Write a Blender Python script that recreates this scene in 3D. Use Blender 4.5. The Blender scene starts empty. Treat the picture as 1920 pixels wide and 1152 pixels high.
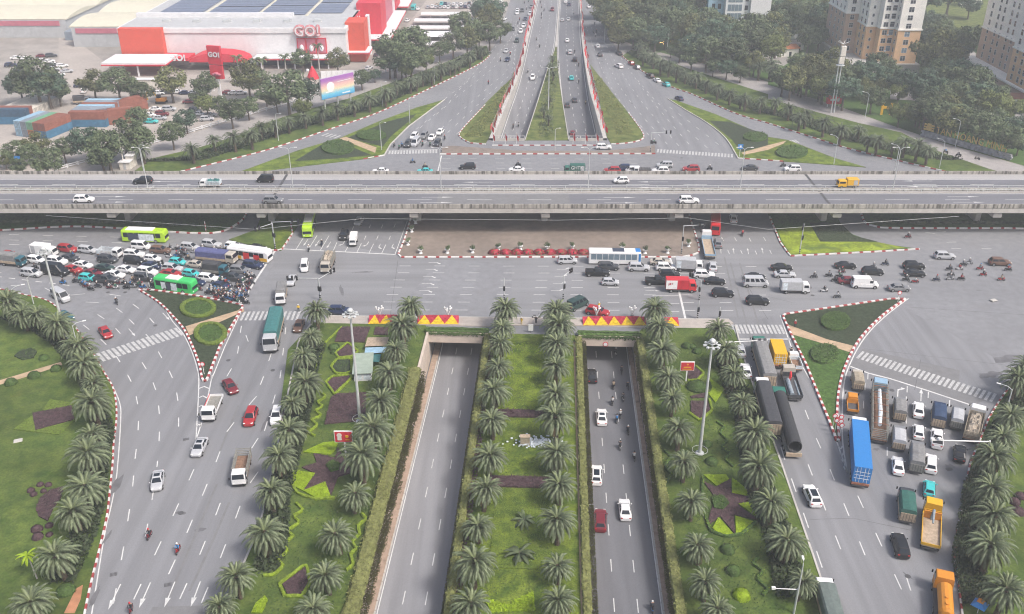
import bpy, bmesh, math, random
from math import sin, cos, pi, radians, atan2, hypot, sqrt
from mathutils import Vector, Matrix
from mathutils.geometry import tessellate_polygon
random.seed(7)
SC = bpy.context.scene
COL = SC.collection

# ------------------------------------------------------------------ camera, sky, sun, exposure
FPX, HCAM, PITCH = 1754.0, 95.0, math.atan(926 / 1754.0)
cam_d = bpy.data.cameras.new('camera'); cam = bpy.data.objects.new('camera', cam_d); COL.objects.link(cam)
cam.location = (0, 0, HCAM); cam.rotation_euler = (pi / 2 - PITCH, 0, 0)
cam_d.sensor_width = 36.0; cam_d.lens = 36.0 * FPX / 1920.0
cam_d.clip_start = 1.0; cam_d.clip_end = 6000.0
SC.camera = cam
SUN_EL, SUN_ROT = radians(52), radians(128)
w = bpy.data.worlds.new('World'); SC.world = w; w.use_nodes = True
nt = w.node_tree; bg = nt.nodes['Background']
sky = nt.nodes.new('ShaderNodeTexSky'); sky.sky_type = 'NISHITA'; sky.sun_disc = False
sky.sun_elevation = SUN_EL; sky.sun_rotation = SUN_ROT; sky.dust_density = 6.0; sky.air_density = 1.0; sky.ozone_density = 1.0
nt.links.new(sky.outputs[0], bg.inputs[0]); bg.inputs[1].default_value = 0.094
sun_d = bpy.data.lights.new('sun', 'SUN'); sun = bpy.data.objects.new('sun', sun_d); COL.objects.link(sun)
sun_d.energy = 1.5; sun_d.angle = radians(10); sun_d.color = (1.0, 0.97, 0.94)
_sd = Vector((sin(SUN_ROT) * cos(SUN_EL), cos(SUN_ROT) * cos(SUN_EL), sin(SUN_EL)))
sun.rotation_euler = (-_sd).to_track_quat('-Z', 'Y').to_euler(); sun.location = (60, -40, 200)
vs = SC.view_settings; vs.view_transform = 'Standard'; vs.look = 'None'; vs.gamma = 1.0; vs.use_curve_mapping = False
vs.exposure = 0.92
cy = SC.cycles
cy.max_bounces = 5; cy.diffuse_bounces = 2; cy.glossy_bounces = 2; cy.transmission_bounces = 2; cy.volume_bounces = 1
cy.transparent_max_bounces = 4; cy.caustics_reflective = False; cy.caustics_refractive = False
cy.pixel_filter_type = 'BLACKMAN_HARRIS'; cy.filter_width = 1.1
cy.use_denoising = True; cy.use_adaptive_sampling = True; cy.adaptive_threshold = 0.015

# ------------------------------------------------------------------ places measured on the ground
CP, SP = cos(PITCH), sin(PITCH)
def ray(u, v):
    x = (u - 960) / FPX; y = (576 - v) / FPX
    return x, CP + y * SP, -SP + y * CP
def G(u, v, z=0.0):
    x, y, d = ray(u, v); t = (HCAM - z) / -d
    return Vector((x * t, y * t, z))
def proj(p):
    y = p[1]; z = p[2] - HCAM
    f = y * CP - z * SP; up = y * SP + z * CP
    return 960 + FPX * p[0] / f, 576 - FPX * up / f
def zfar(y): return -5.5 * min(1.0, max(0.0, (435 - y) / 128.0))
def GS(u, v, zf):
    z = 0.0
    for _ in range(12): z = zf(G(u, v, z).y)
    return G(u, v, z)
TILE = {}
for r, y0 in zip('ABCD', (0, 310, 560, 822)):
    for c in range(4): TILE[r + str(c)] = (480 * c, y0, .28640)
TILE.update(E0=(0, 440, .1302), E1=(240, 420, .1406), E2=(1360, 600, .2256), E3=(1560, 680, .2083), E4=(940, 0, .125), E5=(0, 90, .2083),
            E6=(220, 90, .2083), E7=(740, 0, .125), F0=(200, 0, .1458), F1=(480, 0, .1458), F2=(1540, 0, .1215), F3=(1700, 200, .1146),
            F4=(1280, 0, .1458), F5=(600, 600, .1736), F6=(900, 560, .1389), F7=(1760, 120, .1042), P=(0, 0, 1.0))
def T(t, x, y):
    a = TILE[t]; return a[0] + x * a[2], a[1] + y * a[2]
def Q(s):
    out = []; t = 'P'; n = []
    for w_ in s.split():
        if w_[0].isalpha(): t = w_; continue
        n.append(float(w_))
        if len(n) == 2: out.append(T(t, *n)); n = []
    return out
def GQ(s, z=0.0): return [G(u, v, z) for u, v in Q(s)]
UA = radians(2.7)                       # heading of the underpass axis
def AB(a, b, z=0.0): return Vector((a * cos(UA) + b * sin(UA), -a * sin(UA) + b * cos(UA), z))

# ------------------------------------------------------------------ mesh building
class MB:
    def __init__(s): s.v = []; s.f = []; s.m = []; s.k = 0
    def mat(s, k): s.k = k; return s
    def face(s, pts):
        n = len(s.v); s.v += [tuple(p) for p in pts]; s.f.append(tuple(range(n, n + len(pts)))); s.m.append(s.k)
    def vf(s, vs, fs):
        n = len(s.v); s.v += [tuple(p) for p in vs]
        for f in fs: s.f.append(tuple(n + i for i in f)); s.m.append(s.k)
        return s
    def box(s, x0, x1, y0, y1, z0, z1, M=None, ch=0.0):
        if ch:
            c = ch; P = []
            for z, i in ((z0, c), (z0 + c, 0), (z1 - c, 0), (z1, c)):
                a, b, d, e = x0 + i, x1 - i, y0 + i, y1 - i
                q = c * .5
                P += [(a + q, d, z), (b - q, d, z), (b, d + q, z), (b, e - q, z), (b - q, e, z), (a + q, e, z), (a, e - q, z), (a, d + q, z)]
            fs = [tuple(reversed(range(8))), tuple(range(24, 32))]
            for r in range(3):
                for i in range(8):
                    j = (i + 1) % 8; fs.append((r * 8 + i, r * 8 + j, r * 8 + 8 + j, r * 8 + 8 + i))
        else:
            P = [(x, y, z) for z in (z0, z1) for x, y in ((x0, y0), (x1, y0), (x1, y1), (x0, y1))]
            fs = [(3, 2, 1, 0), (4, 5, 6, 7), (0, 1, 5, 4), (1, 2, 6, 5), (2, 3, 7, 6), (3, 0, 4, 7)]
        if M is not None: P = [M @ Vector(p) for p in P]
        return s.vf(P, fs)
    def loft(s, rings, cap=True, closed=True):
        n = len(rings[0]); P = [p for r in rings for p in r]; fs = []
        for i in range(len(rings) - 1):
            for j in range(n if closed else n - 1):
                k = (j + 1) % n; fs.append((i * n + j, i * n + k, i * n + n + k, i * n + n + j))
        if cap: fs += [tuple(reversed(range(n))), tuple(range((len(rings) - 1) * n, len(rings) * n))]
        return s.vf(P, fs)
    def tube(s, pts, rad, n=6, cap=True):
        pts = [Vector(p) for p in pts]; R = rad if isinstance(rad, (list, tuple)) else [rad] * len(pts); rings = []
        for i, p in enumerate(pts):
            d = (pts[min(i + 1, len(pts) - 1)] - pts[max(i - 1, 0)])
            d = d.normalized() if d.length > 1e-6 else Vector((0, 0, 1))
            a = Vector((0, 0, 1)) if abs(d.z) < .9 else Vector((1, 0, 0))
            x = d.cross(a).normalized(); y = d.cross(x)
            rings.append([p + (x * cos(2 * pi * k / n) - y * sin(2 * pi * k / n)) * R[i] for k in range(n)])
        return s.loft(rings, cap)
    def cyl(s, c, r, axis, h, n=12):
        c = Vector(c); d = Vector(axis).normalized() * h / 2
        return s.tube([c - d, c + d], r, n)
    def prism(s, poly, z0, z1, top=True, bot=False):
        n = len(poly); area = sum(poly[i][0] * poly[(i + 1) % n][1] - poly[(i + 1) % n][0] * poly[i][1] for i in range(n))
        if area < 0: poly = list(reversed(poly))
        lo = [(p[0], p[1], z0) for p in poly]; hi = [(p[0], p[1], z1) for p in poly]
        s.vf(lo + hi, [(i, (i + 1) % n, n + (i + 1) % n, n + i) for i in range(n)])
        if top: s.flat([hi])
        if bot: s.flat([lo], True)
        return s
    def flat(s, loops, flip=False):
        L = [[Vector(p) for p in l] for l in loops]; P = [p for l in L for p in l]
        tr = tessellate_polygon([[Vector((p[0], p[1], 0)) for p in l] for l in L])
        fs = []
        for t in tr:
            a, b, c = (P[i] for i in t)
            n = (b.x - a.x) * (c.y - a.y) - (b.y - a.y) * (c.x - a.x)
            if abs(n) < 1e-9: continue
            t = tuple(t); fs.append(t if (n > 0) != flip else t[::-1])
        return s.vf(P, fs)
    def ball(s, c, r, n=8, m=5, sz=1.0):
        rings = []
        for i in range(m + 1):
            a = -pi / 2 + pi * i / m; rr = max(r * cos(a), 1e-3)
            rings.append([(c[0] + rr * cos(2 * pi * k / n), c[1] + rr * sin(2 * pi * k / n), c[2] + r * sz * sin(a)) for k in range(n)])
        return s.loft(rings)
    def mesh(s, name, mats, smooth=False):
        me = bpy.data.meshes.new(name); me.from_pydata(s.v, [], s.f)
        for m in (mats if isinstance(mats, (list, tuple)) else [mats]): me.materials.append(m)
        if max(s.m or [0]) > 0: me.polygons.foreach_set('material_index', s.m)
        if smooth: me.polygons.foreach_set('use_smooth', [True] * len(s.f))
        me.update(); return me
def node(name, me, parent=None, loc=None, rz=0.0, sc=None):
    o = bpy.data.objects.new(name, me); COL.objects.link(o)
    if parent is not None: o.parent = parent
    if loc is not None: o.location = loc
    if rz: o.rotation_euler = (0, 0, rz)
    if sc is not None: o.scale = sc if isinstance(sc, (tuple, list, Vector)) else (sc, sc, sc)
    return o
THINGS = []                             # (object, base label, sort key text, (u, v)) settled at the end
def tag(o, label, cat, group=None, pos=None, order='left'):
    o['label'] = label; o['category'] = cat
    if group: o['group'] = group
    THINGS.append((o, label, order, pos)); return o
def struct(o): o['kind'] = 'structure'; return o
def setcol(o, m, slot=0):
    o.material_slots[slot].link = 'OBJECT'; o.material_slots[slot].material = m

# ------------------------------------------------------------------ materials
MATS = {}
def mat(name, col, rough=.8, var=.12, scale=2.0, big=0.0, bigscale=.05, bump=0.0, co='W', metal=0.0, rnd=0.0, stretch=None, c2=None, emit=0.0, spec=.3, fine=0.0, dirt=None):
    if name in MATS: return MATS[name]
    m = bpy.data.materials.new(name); m.use_nodes = True; n = m.node_tree; L = n.links; b = n.nodes['Principled BSDF']
    b.inputs['Roughness'].default_value = rough; b.inputs['Metallic'].default_value = metal
    b.inputs['Specular IOR Level'].default_value = spec
    def N(t, **k):
        x = n.nodes.new(t)
        for a, v_ in k.items(): setattr(x, a, v_)
        return x
    if co == 'W': src = N('ShaderNodeNewGeometry').outputs['Position']
    else: src = N('ShaderNodeTexCoord').outputs['Object']
    if stretch:
        mp = N('ShaderNodeMapping'); mp.inputs['Scale'].default_value = stretch[:3]
        if len(stretch) > 3: mp.inputs['Rotation'].default_value = (0, 0, stretch[3])
        L.new(src, mp.inputs['Vector']); src2 = mp.outputs[0]
    else: src2 = src
    def noise(sc, det, vec):
        x = N('ShaderNodeTexNoise'); x.inputs['Scale'].default_value = sc; x.inputs['Detail'].default_value = det
        L.new(vec, x.inputs['Vector']); return x.outputs['Fac']
    def mixc(fac, A, B):
        x = N('ShaderNodeMix', data_type='RGBA'); L.new(fac, x.inputs['Factor'])
        for s_, val in ((6, A), (7, B)):
            if isinstance(val, (tuple, list)): x.inputs[s_].default_value = (*val[:3], 1)
            else: L.new(val, x.inputs[s_])
        return x.outputs[2]
    def ramp(f, lo, hi):
        x = N('ShaderNodeMapRange'); x.inputs['From Min'].default_value = lo; x.inputs['From Max'].default_value = hi; L.new(f, x.inputs['Value']); return x.outputs[0]
    def mul(c, f, lo, hi):                # multiply a colour by a value between lo and hi
        x = N('ShaderNodeMapRange'); x.inputs['From Min'].default_value = .3; x.inputs['From Max'].default_value = .7
        x.inputs['To Min'].default_value = lo; x.inputs['To Max'].default_value = hi; L.new(f, x.inputs['Value'])
        y = N('ShaderNodeVectorMath', operation='SCALE'); L.new(c, y.inputs[0]); L.new(x.outputs[0], y.inputs['Scale']); return y.outputs[0]
    f1 = noise(scale, 5, src2)
    c = mixc(ramp(f1, .32, .68), tuple(k * (1 - var) for k in col), tuple(min(1, k * (1 + var)) for k in (c2 or col)))
    if big: c = mul(c, noise(bigscale, 4, src), 1 - big, 1 + big)
    if fine: c = mul(c, noise(scale * 9, 2, src), 1 - fine, 1 + fine)
    if dirt: c = mixc(ramp(noise(dirt[1], 6, src2), dirt[2], dirt[2] + .16), c, dirt[0])
    if rnd:
        oi = N('ShaderNodeObjectInfo'); x = N('ShaderNodeMapRange'); x.inputs['To Min'].default_value = 1 - rnd; x.inputs['To Max'].default_value = 1 + rnd
        L.new(oi.outputs['Random'], x.inputs['Value']); y = N('ShaderNodeVectorMath', operation='SCALE'); L.new(c, y.inputs[0]); L.new(x.outputs[0], y.inputs['Scale']); c = y.outputs[0]
    L.new(c, b.inputs['Base Color'])
    if bump:
        bp = N('ShaderNodeBump'); bp.inputs['Strength'].default_value = bump; bp.inputs['Distance'].default_value = .3
        L.new(noise(scale * 1.7, 4, src2), bp.inputs['Height']); L.new(bp.outputs[0], b.inputs['Normal'])
    if emit:
        L.new(c, b.inputs['Emission Color']); b.inputs['Emission Strength'].default_value = emit
    MATS[name] = m; return m
def paint(name, col, rough=.35, var=.04, rnd=0.0, metal=0.0, spec=.5): return mat(name, col, rough, var, 3.0, co='O', rnd=rnd, metal=metal, spec=spec)

mat('asphalt', (.214, .217, .229), .9, .09, .6, big=.10, bigscale=.035, fine=.05, dirt=((.20, .20, .205), .12, .60))
mat('asphalt_light', (.25, .25, .262), .9, .13, .5, big=.08, bigscale=.03, fine=.05, stretch=(1.1, .035, 1, UA))
mat('asphalt_ns', (.206, .209, .221), .9, .13, .5, big=.09, bigscale=.03, fine=.05, stretch=(1.1, .035, 1, UA))
mat('asphalt_ew', (.220, .223, .233), .9, .11, .5, big=.10, bigscale=.04, fine=.05, stretch=(.03, .8, 1))
mat('asphalt_dark', (.155, .158, .172), .9, .10, .5, big=.06, bigscale=.04, fine=.05, stretch=(1.1, .03, 1, UA))
mat('asphalt_deck', (.16, .162, .18), .9, .07, .5, big=.06, bigscale=.05, fine=.05, stretch=(.02, .9, 1))
mat('asphalt_stain', (.145, .145, .155), .9, .2, .6, fine=.06)
mat('asphalt_patch', (.19, .19, .195), .9, .08, .8, fine=.05)
mat('concrete', (.47, .45, .42), .85, .10, .7, big=.08, bigscale=.1, fine=.04)
mat('concrete_deck', (.37, .36, .355), .85, .10, .5, fine=.04, stretch=(.05, 1, 1))
mat('concrete_stained', (.36, .34, .31), .85, .25, .8, big=.12, bigscale=.15, stretch=(1.3, 1.3, .12), dirt=((.10, .095, .085), 1.1, .47))
mat('concrete_warm', (.56, .48, .41), .85, .10, .5, big=.08, bigscale=.1, fine=.04)
mat('walk_brick', (.36, .27, .21), .9, .15, 1.2, fine=.1, dirt=((.2, .15, .12), .8, .6))
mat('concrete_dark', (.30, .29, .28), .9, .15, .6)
mat('ground_dust', (.30, .275, .25), .95, .16, .15, big=.14, bigscale=.02, fine=.06)
mat('paving', (.40, .36, .325), .9, .10, .8, big=.10, bigscale=.06, fine=.06)
mat('brick_paving', (.225, .186, .158), .9, .12, .6, big=.14, bigscale=.08, fine=.06, dirt=((.12, .115, .11), .07, .62))
mat('walk_paving', (.33, .31, .30), .9, .10, .5, big=.10, bigscale=.04, fine=.05)
mat('dirt_path', (.45, .33, .22), .95, .15, .8)
mat('red_soil', (.42, .20, .11), .95, .2, .8)
mat('line_white', (.60, .60, .59), .7, .12, 1.2, dirt=((.42, .42, .42), .9, .58))
mat('zebra_paint', (.47, .47, .465), .75, .18, 1.5, dirt=((.30, .30, .31), 1.1, .56))
mat('kerb_white', (.66, .65, .63), .7, .08, 2, dirt=((.45, .43, .4), 1.5, .64))
mat('kerb_red', (.33, .055, .055), .7, .14, 2)
mat('lawn', (.062, .110, .021), .95, .20, .35, big=.25, bigscale=.06, bump=.5, fine=.22, c2=(.092, .126, .026), dirt=((.125, .120, .03), .10, .63))
mat('lawn_bright', (.074, .128, .018), .95, .28, .45, big=.22, bigscale=.1, bump=.6, fine=.3, c2=(.125, .165, .02))
mat('lawn_dry', (.072, .115, .022), .95, .25, .4, big=.2, bigscale=.08, bump=.5, fine=.22, c2=(.13, .145, .04))
mat('cover_dark', (.040, .055, .030), .95, .3, 1.5, big=.1, bump=.8, fine=.3)
mat('cover_green', (.06, .115, .025), .95, .3, 1.4, big=.2, bump=.8, fine=.3)
mat('cover_lime', (.22, .32, .012), .9, .2, 1.5, big=.12, bump=.7, fine=.28)
mat('cover_purple', (.078, .047, .052), .9, .32, 1.6, big=.1, bump=.9, fine=.35)
mat('hedge_dull', (.125, .18, .028), .85, .3, 2.5, bump=.8, fine=.3)
mat('leaf_dull', (.13, .19, .03), .7, .3, 1.2, co='W')
mat('hedge_lime', (.20, .28, .025), .85, .3, 2.5, bump=.8, fine=.3)
mat('hedge_green', (.065, .115, .028), .85, .35, 2.0, bump=.8, fine=.3, big=.2)
mat('hedge_olive', (.17, .18, .062), .9, .3, 1.6, bump=.8, fine=.3, big=.15, bigscale=.2)
mat('leaf_olive', (.18, .195, .062), .8, .35, 1.2, co='W')
mat('leaf_brown', (.15, .14, .06), .85, .3, 1.2, co='W')
mat('leaf_green', (.06, .105, .026), .7, .35, .8, co='W')
mat('leaf_lime', (.22, .32, .012), .7, .3, 1.2, co='W')
mat('leaf_purple', (.080, .046, .054), .7, .35, 2, co='W')
mat('leaf_red', (.42, .03, .06), .6, .3, 2, co='W')
mat('leaf_yellow', (.72, .50, .02), .6, .25, 2, co='W')
mat('frond', (.108, .145, .074), .55, .22, 1.5, co='O', rnd=.30, c2=(.155, .185, .105), spec=.5)
mat('frond_low', (.085, .088, .052), .7, .25, 1.5, co='O', rnd=.2)
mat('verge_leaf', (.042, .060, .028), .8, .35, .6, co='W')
mat('frond_young', (.165, .20, .095), .55, .2, 1.5, co='O', rnd=.15, spec=.5)
mat('frond_dead', (.22, .165, .10), .8, .25, 1.5, co='O', rnd=.15)
mat('palm_bark', (.12, .09, .065), .95, .35, 5, co='O', bump=.8)
mat('bark', (.13, .105, .085), .95, .3, 4, co='O')
mat('tree_leaf', (.055, .092, .040), .7, .4, .8, co='W', rnd=.36, c2=(.115, .145, .072))
mat('tree_leaf_warm', (.085, .10, .036), .7, .4, .8, co='W', rnd=.3, c2=(.13, .14, .055))
mat('tree_leaf_cool', (.040, .080, .046), .7, .4, .8, co='W', rnd=.3, c2=(.075, .12, .075))
mat('frond_far', (.14, .17, .105), .65, .25, 1.5, co='O', rnd=.25)
mat('tree_leaf_light', (.135, .165, .05), .7, .35, .9, co='W', rnd=.2)
mat('steel_pale', (.56, .58, .58), .5, .08, 2, co='O', metal=.2)
mat('steel_dark', (.09, .09, .095), .6, .1, 2, co='O')
mat('black', (.018, .018, .02), .5, .1, 2, co='O')
mat('white_paint', (.78, .78, .77), .5, .05, 2, co='O')
mat('red_paint', (.55, .03, .045), .5, .08, 1, co='O')
mat('tyre', (.022, .022, .023), .85, .15, 4, co='O')
mat('rim', (.40, .41, .42), .35, .1, 4, co='O', metal=.6)
mat('glass', (.016, .022, .032), .12, .1, 2, co='O', spec=.35)
mat('glass_pale', (.16, .22, .27), .1, .1, 2, co='O', spec=.9)
mat('lamp_red', (.40, .012, .012), .3, .05, 2, co='O')
mat('lamp_clear', (.75, .75, .73), .2, .05, 2, co='O')
MT = MATS
# ------------------------------------------------------------------ setting: ground, roads, islands, lawns
def smooth(p, closed=False, n=4):
    p = [Vector(q) for q in p]; out = []; N_ = len(p)
    for i in range(N_ if closed else N_ - 1):
        if closed: a, b, c, d = p[i - 1], p[i], p[(i + 1) % N_], p[(i + 2) % N_]
        else: a, b, c, d = p[max(i - 1, 0)], p[i], p[i + 1], p[min(i + 2, N_ - 1)]
        for k in range(n):
            t = k / n
            out.append(.5 * ((2 * b) + (c - a) * t + (2 * a - 5 * b + 4 * c - d) * t * t + (3 * b - a - 3 * c + d) * t ** 3))
    if not closed: out.append(p[-1])
    return out
def walk(pts, closed=False):
    pts = [Vector(p) for p in pts]
    if closed: pts = pts + [pts[0]]
    L = [0]
    for a, b in zip(pts, pts[1:]): L.append(L[-1] + (b - a).length)
    def at(s):
        s = max(0, min(s, L[-1]))
        for i in range(len(pts) - 1):
            if s <= L[i + 1] or i == len(pts) - 2:
                k = (s - L[i]) / max(L[i + 1] - L[i], 1e-9); return pts[i].lerp(pts[i + 1], k)
    return at, L[-1]
mat('cover_mix', (.20, .26, .022), .9, .35, .25, big=.2, bigscale=.12, bump=.7, fine=.3, dirt=((.09, .14, .03), .22, .52))
UNIT_BLOCK = {}
for k in ('white', 'red'):
    UNIT_BLOCK[k] = MB().box(0, 1, -.5, .5, 0, 1, ch=.06).mesh('kerb_stone', MT['kerb_' + k])
UNIT_GREY = MB().box(0, 1, -.5, .5, 0, 1, ch=.06).mesh('kerb_stone', MT['concrete'])
def seg(name, me, a, b, w_, h, parent=None, z=0.0, over=0.0):
    d = b - a; o = node(name, me, parent, (a.x, a.y, a.z + z), 0, (hypot(d.x, d.y) + over, w_, h)); o.rotation_euler = (0, -atan2(d.z, hypot(d.x, d.y)), atan2(d.y, d.x)); return o
def kerb(parent, pts, closed=False, lw=1.0, lr=1.0, w_=.34, h=.34, grey=False):
    at, L = walk(pts, closed); s = 0; k = 0
    while s < L - .2:
        l = lw if k % 2 == 0 else lr
        a, b = at(s), at(s + l)
        if (b - a).length > .15:
            seg('kerb_stone', UNIT_GREY if grey else UNIT_BLOCK['white' if k % 2 == 0 else 'red'], a, b, w_ + (.004 if k % 2 else 0), h - (.004 if k % 2 else 0), parent)
        s += l; k += 1
def island(name, pts, m, h=.16, z0=-.05):
    o = node(name, MB().prism(pts, z0, h).mesh(name, MT[m])); return struct(o)
def sheet(name, loops, m, z, parent=None):
    L = [[(p[0], p[1], z) for p in l] for l in loops]
    o = node(name, MB().flat(L).mesh(name, MT[m]), parent)
    if parent is None: struct(o)
    return o

B0N, BP = 60.0, 166.5                   # near trench from behind the picture to the tunnel mouth
TR_L, TR_R = (-25.0, -13.3), (6.2, 17.6)
def zroad(b): return -6.2 + 0.0436 * max(0.0, BP - 2 - b)
holes = [[AB(a, b) for a, b in ((t[0], B0N), (t[1], B0N), (t[1], BP), (t[0], BP))] for t in (TR_L, TR_R)]
# far ramps: their edges measured on the sloping road
def edge(s): return smooth([GS(u, v, zfar) for u, v in Q(s)], False, 6)
FL_L = edge('P 938 266 956 212 974 160 987 105 997 57 1010 0'); FL_R = edge('P 990 266 1007 205 1024 140 1039 88 1044 40 1047 0')
FR_L = edge('P 1064 266 1053 180 1047 115 1047 60 1049 29 1051 0'); FR_R = edge('P 1119 266 1110 225 1100 178 1089 86 1086 40 1084 0')
def at_y(line, y):
    for a, b in zip(line, line[1:]):
        if a.y <= y <= b.y or b.y <= y <= a.y:
            k = (y - a.y) / (b.y - a.y); return a.x + (b.x - a.x) * k
    a, b = (line[0], line[1]) if abs(line[0].y - y) < abs(line[-1].y - y) else (line[-2], line[-1])
    return a.x + (b.x - a.x) * (y - a.y) / (b.y - a.y)
FY = [297.0] + [300.0 + 9 * i for i in range(16)]      # 297 .. 435
OFF = {0: -.6, 1: .35, 2: -.35, 3: .6}
def fx(i, y): return at_y((FL_L, FL_R, FR_L, FR_R)[i], y) + OFF[i]
far_holes = [[Vector((fx(i, y), y, 0)) for y in FY] + [Vector((fx(j, y), y, 0)) for y in reversed(FY)] for i, j in ((0, 1), (2, 3))]
BIG = [(-1500, -150), (1500, -150), (1500, 2600), (-1500, 2600)]
sheet('ground', [BIG] + holes + far_holes, 'ground_dust', -.06)

LAWN_W = smooth(GQ('P 157 1175 D0 555 1152 600 940 650 740 700 520 720 350 740 150 C0 745 950 765 760 745 600 690 500 620 380 500 200 B0 480 1050 330 900 150 850 0 815 P -130 520 -300 500'), False, 4)
LAWN_E = smooth(GQ('P 1808 1175 D3 1270 1152 1240 900 1220 780 1240 600 1280 420 1320 180 C3 1380 950 1440 800 1510 680 1560 610 1676 450 P 2000 610 2250 520'), False, 4)
KERB_NW = smooth(GQ('P -280 440 -120 436 B0 0 430 450 405 800 418 1090 440 1370 450 1500 420 1600 350 P 462 395'), False, 4)
KERB_NE = smooth(GQ('P 1614 400 B3 620 350 640 385 710 405 800 415 1350 417 P 1920 430 2200 440'), False, 4)
OUT_L = smooth(GQ('P 60 385 230 347 A0 1190 1125 1676 1005 A1 200 945 480 850 800 740 1100 600 1350 480 1480 410 1530 365'), False, 4)
OUT_R = smooth(GQ('P 2050 385 1900 352 A3 1110 1115 560 985 300 905 0 810 A2 1460 745 1180 620 1040 570 830 455 720 370'), False, 4)
road_outer = [Vector(p) for p in LAWN_W] + GQ('P -300 318 -100 330') + list(OUT_L) + GQ('P 935 72 957 0 975 -80 987 -150 1120 -150 1124 -60 1125 0 1135 77') + list(reversed(OUT_R)) + GQ('P 2250 330') + list(reversed(LAWN_E))
road = sheet('road', [road_outer] + holes + far_holes, 'asphalt', 0.0)
left_road = sheet('left_surface_road', [GQ('P 150 1180 D0 555 1152 650 740 720 350 740 150 C0 765 760 745 600 640 420 P 240 560 455 578 578 602 C1 210 340 D1 100 260 P 464 1042 430 1125 415 1180')], 'asphalt_ns', .006)
right_road = sheet('right_surface_road', [GQ('P 1568 1185 1527 1051 1462 862 1400 690 1376 612 1465 588 1500 575 1690 575 1900 690 D3 1320 180 1280 420 1240 600 1220 780 1240 900 1270 1152 P 1808 1180')], 'asphalt_ns', .006)
cross = sheet('cross_street', [GQ('P 600 600 470 572 545 440 746 480 1285 484 1312 470 1440 410 1480 480 1700 470 1700 556 1464 589 1376 608')], 'asphalt_ew', .010)
north_l = sheet('north_left_road', [GQ('P 724 291 A1 880 950 1000 830 1230 660 P 880 150 960 40 975 -90 1001 -90 A2 150 0 0 480 A1 1676 510 1350 850 1335 900 1220 960 1200 1010')], 'asphalt_ns', .006)
north_r = sheet('north_right_road', [GQ('P 1384 298 A2 1400 910 1280 810 1020 650 P 1160 100 1128 40 1122 -90 1094 -90 A2 460 0 480 300 510 420 640 590 860 880 935 1000')], 'asphalt_ns', .006)
sheet('asphalt_repair', [GQ('D0 1000 1105 1330 1095 1330 1160 970 1160')], 'asphalt_patch', .012)
sheet('asphalt_repair', [GQ('D3 260 530 560 525 930 600 1230 560 1230 800 P 1570 1180 D3 430 960')], 'asphalt_ns', .011)
sheet('asphalt_repair', [GQ('C3 620 330 1255 470 1250 560 1500 640 1330 700 640 470 540 440')], 'asphalt_patch', .012)
sheet('asphalt_repair', [GQ('B1 1200 620 1676 640 1676 1000 900 980')], 'asphalt', .013)
# painted marks -------------------------------------------------------
UNIT_DASH = MB().box(0, 1, -.5, .5, 0, .008).mesh('lane_dash', MT['line_white'])
UNIT_ZEBRA = MB().box(0, 1, -.5, .5, 0, .008).mesh('crosswalk_bar', MT['zebra_paint'])
def line(parent, pts, w_=.16, name='edge_line', z=.014):
    pts = [Vector(p) for p in pts]; mb = MB(); L = []; R = []
    for i, p in enumerate(pts):
        d = pts[min(i + 1, len(pts) - 1)] - pts[max(i - 1, 0)]; n = Vector((-d.y, d.x, 0)).normalized() * w_ / 2
        L.append(p + n); R.append(p - n)
    for i in range(len(pts) - 1):
        mb.face([(R[i].x, R[i].y, R[i].z + z), (R[i + 1].x, R[i + 1].y, R[i + 1].z + z), (L[i + 1].x, L[i + 1].y, L[i + 1].z + z), (L[i].x, L[i].y, L[i].z + z)])
    return node(name, mb.mesh(name, MT['line_white']), parent)
def dashes(parent, pts, dash=2.9, gap=5.7, w_=.17, ph=0.0, z=.014):
    at, L = walk(pts); s = ph
    while s + dash < L:
        seg('lane_dash', UNIT_DASH, at(s), at(s + dash), w_, 1, parent, z); s += dash + gap
def arrow_mesh(kind):
    mb = MB()
    def poly(p): mb.flat([[(x, y, 0) for x, y in p]])
    if kind == 'straight': poly([(0, -.09), (3.2, -.09), (3.2, -.38), (5, 0), (3.2, .38), (3.2, .09), (0, .09)])
    else:
        s = 1 if kind == 'left' else -1
        poly([(0, -.1), (2.8, -.1), (2.8, .1), (0, .1)]); poly([(2.3, s * .08), (2.9, s * .08), (3.3, s * .55), (2.95, s * .6)]); poly([(2.6, s * .5), (3.7, s * .45), (3.5, s * 1.25)])
    return mb.mesh('lane_arrow', MT['line_white'])
ARW = {k: arrow_mesh(k) for k in ('straight', 'left', 'right')}
def arrow(parent, px, ang, kind='straight', z=.02, zf=0.0, sc=1.0):
    p = G(*px, zf); return node('lane_arrow', ARW[kind], parent, (p.x, p.y, zf + z), radians(ang), sc)
def zebra(parent, A, B_, n, wid=3.2, barw=.5, skip=()):
    d = (B_ - A); u = d.normalized(); v = Vector((-u.y, u.x, 0))
    for i in range(n):
        if i in skip: continue
        c = A + d * (i + .5) / n
        o = node('crosswalk_bar', UNIT_ZEBRA, parent, (c.x - v.x * wid / 2, c.y - v.y * wid / 2, .016), atan2(v.y, v.x), (wid, barw, 1))
def GL(s): return GQ(s)
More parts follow.
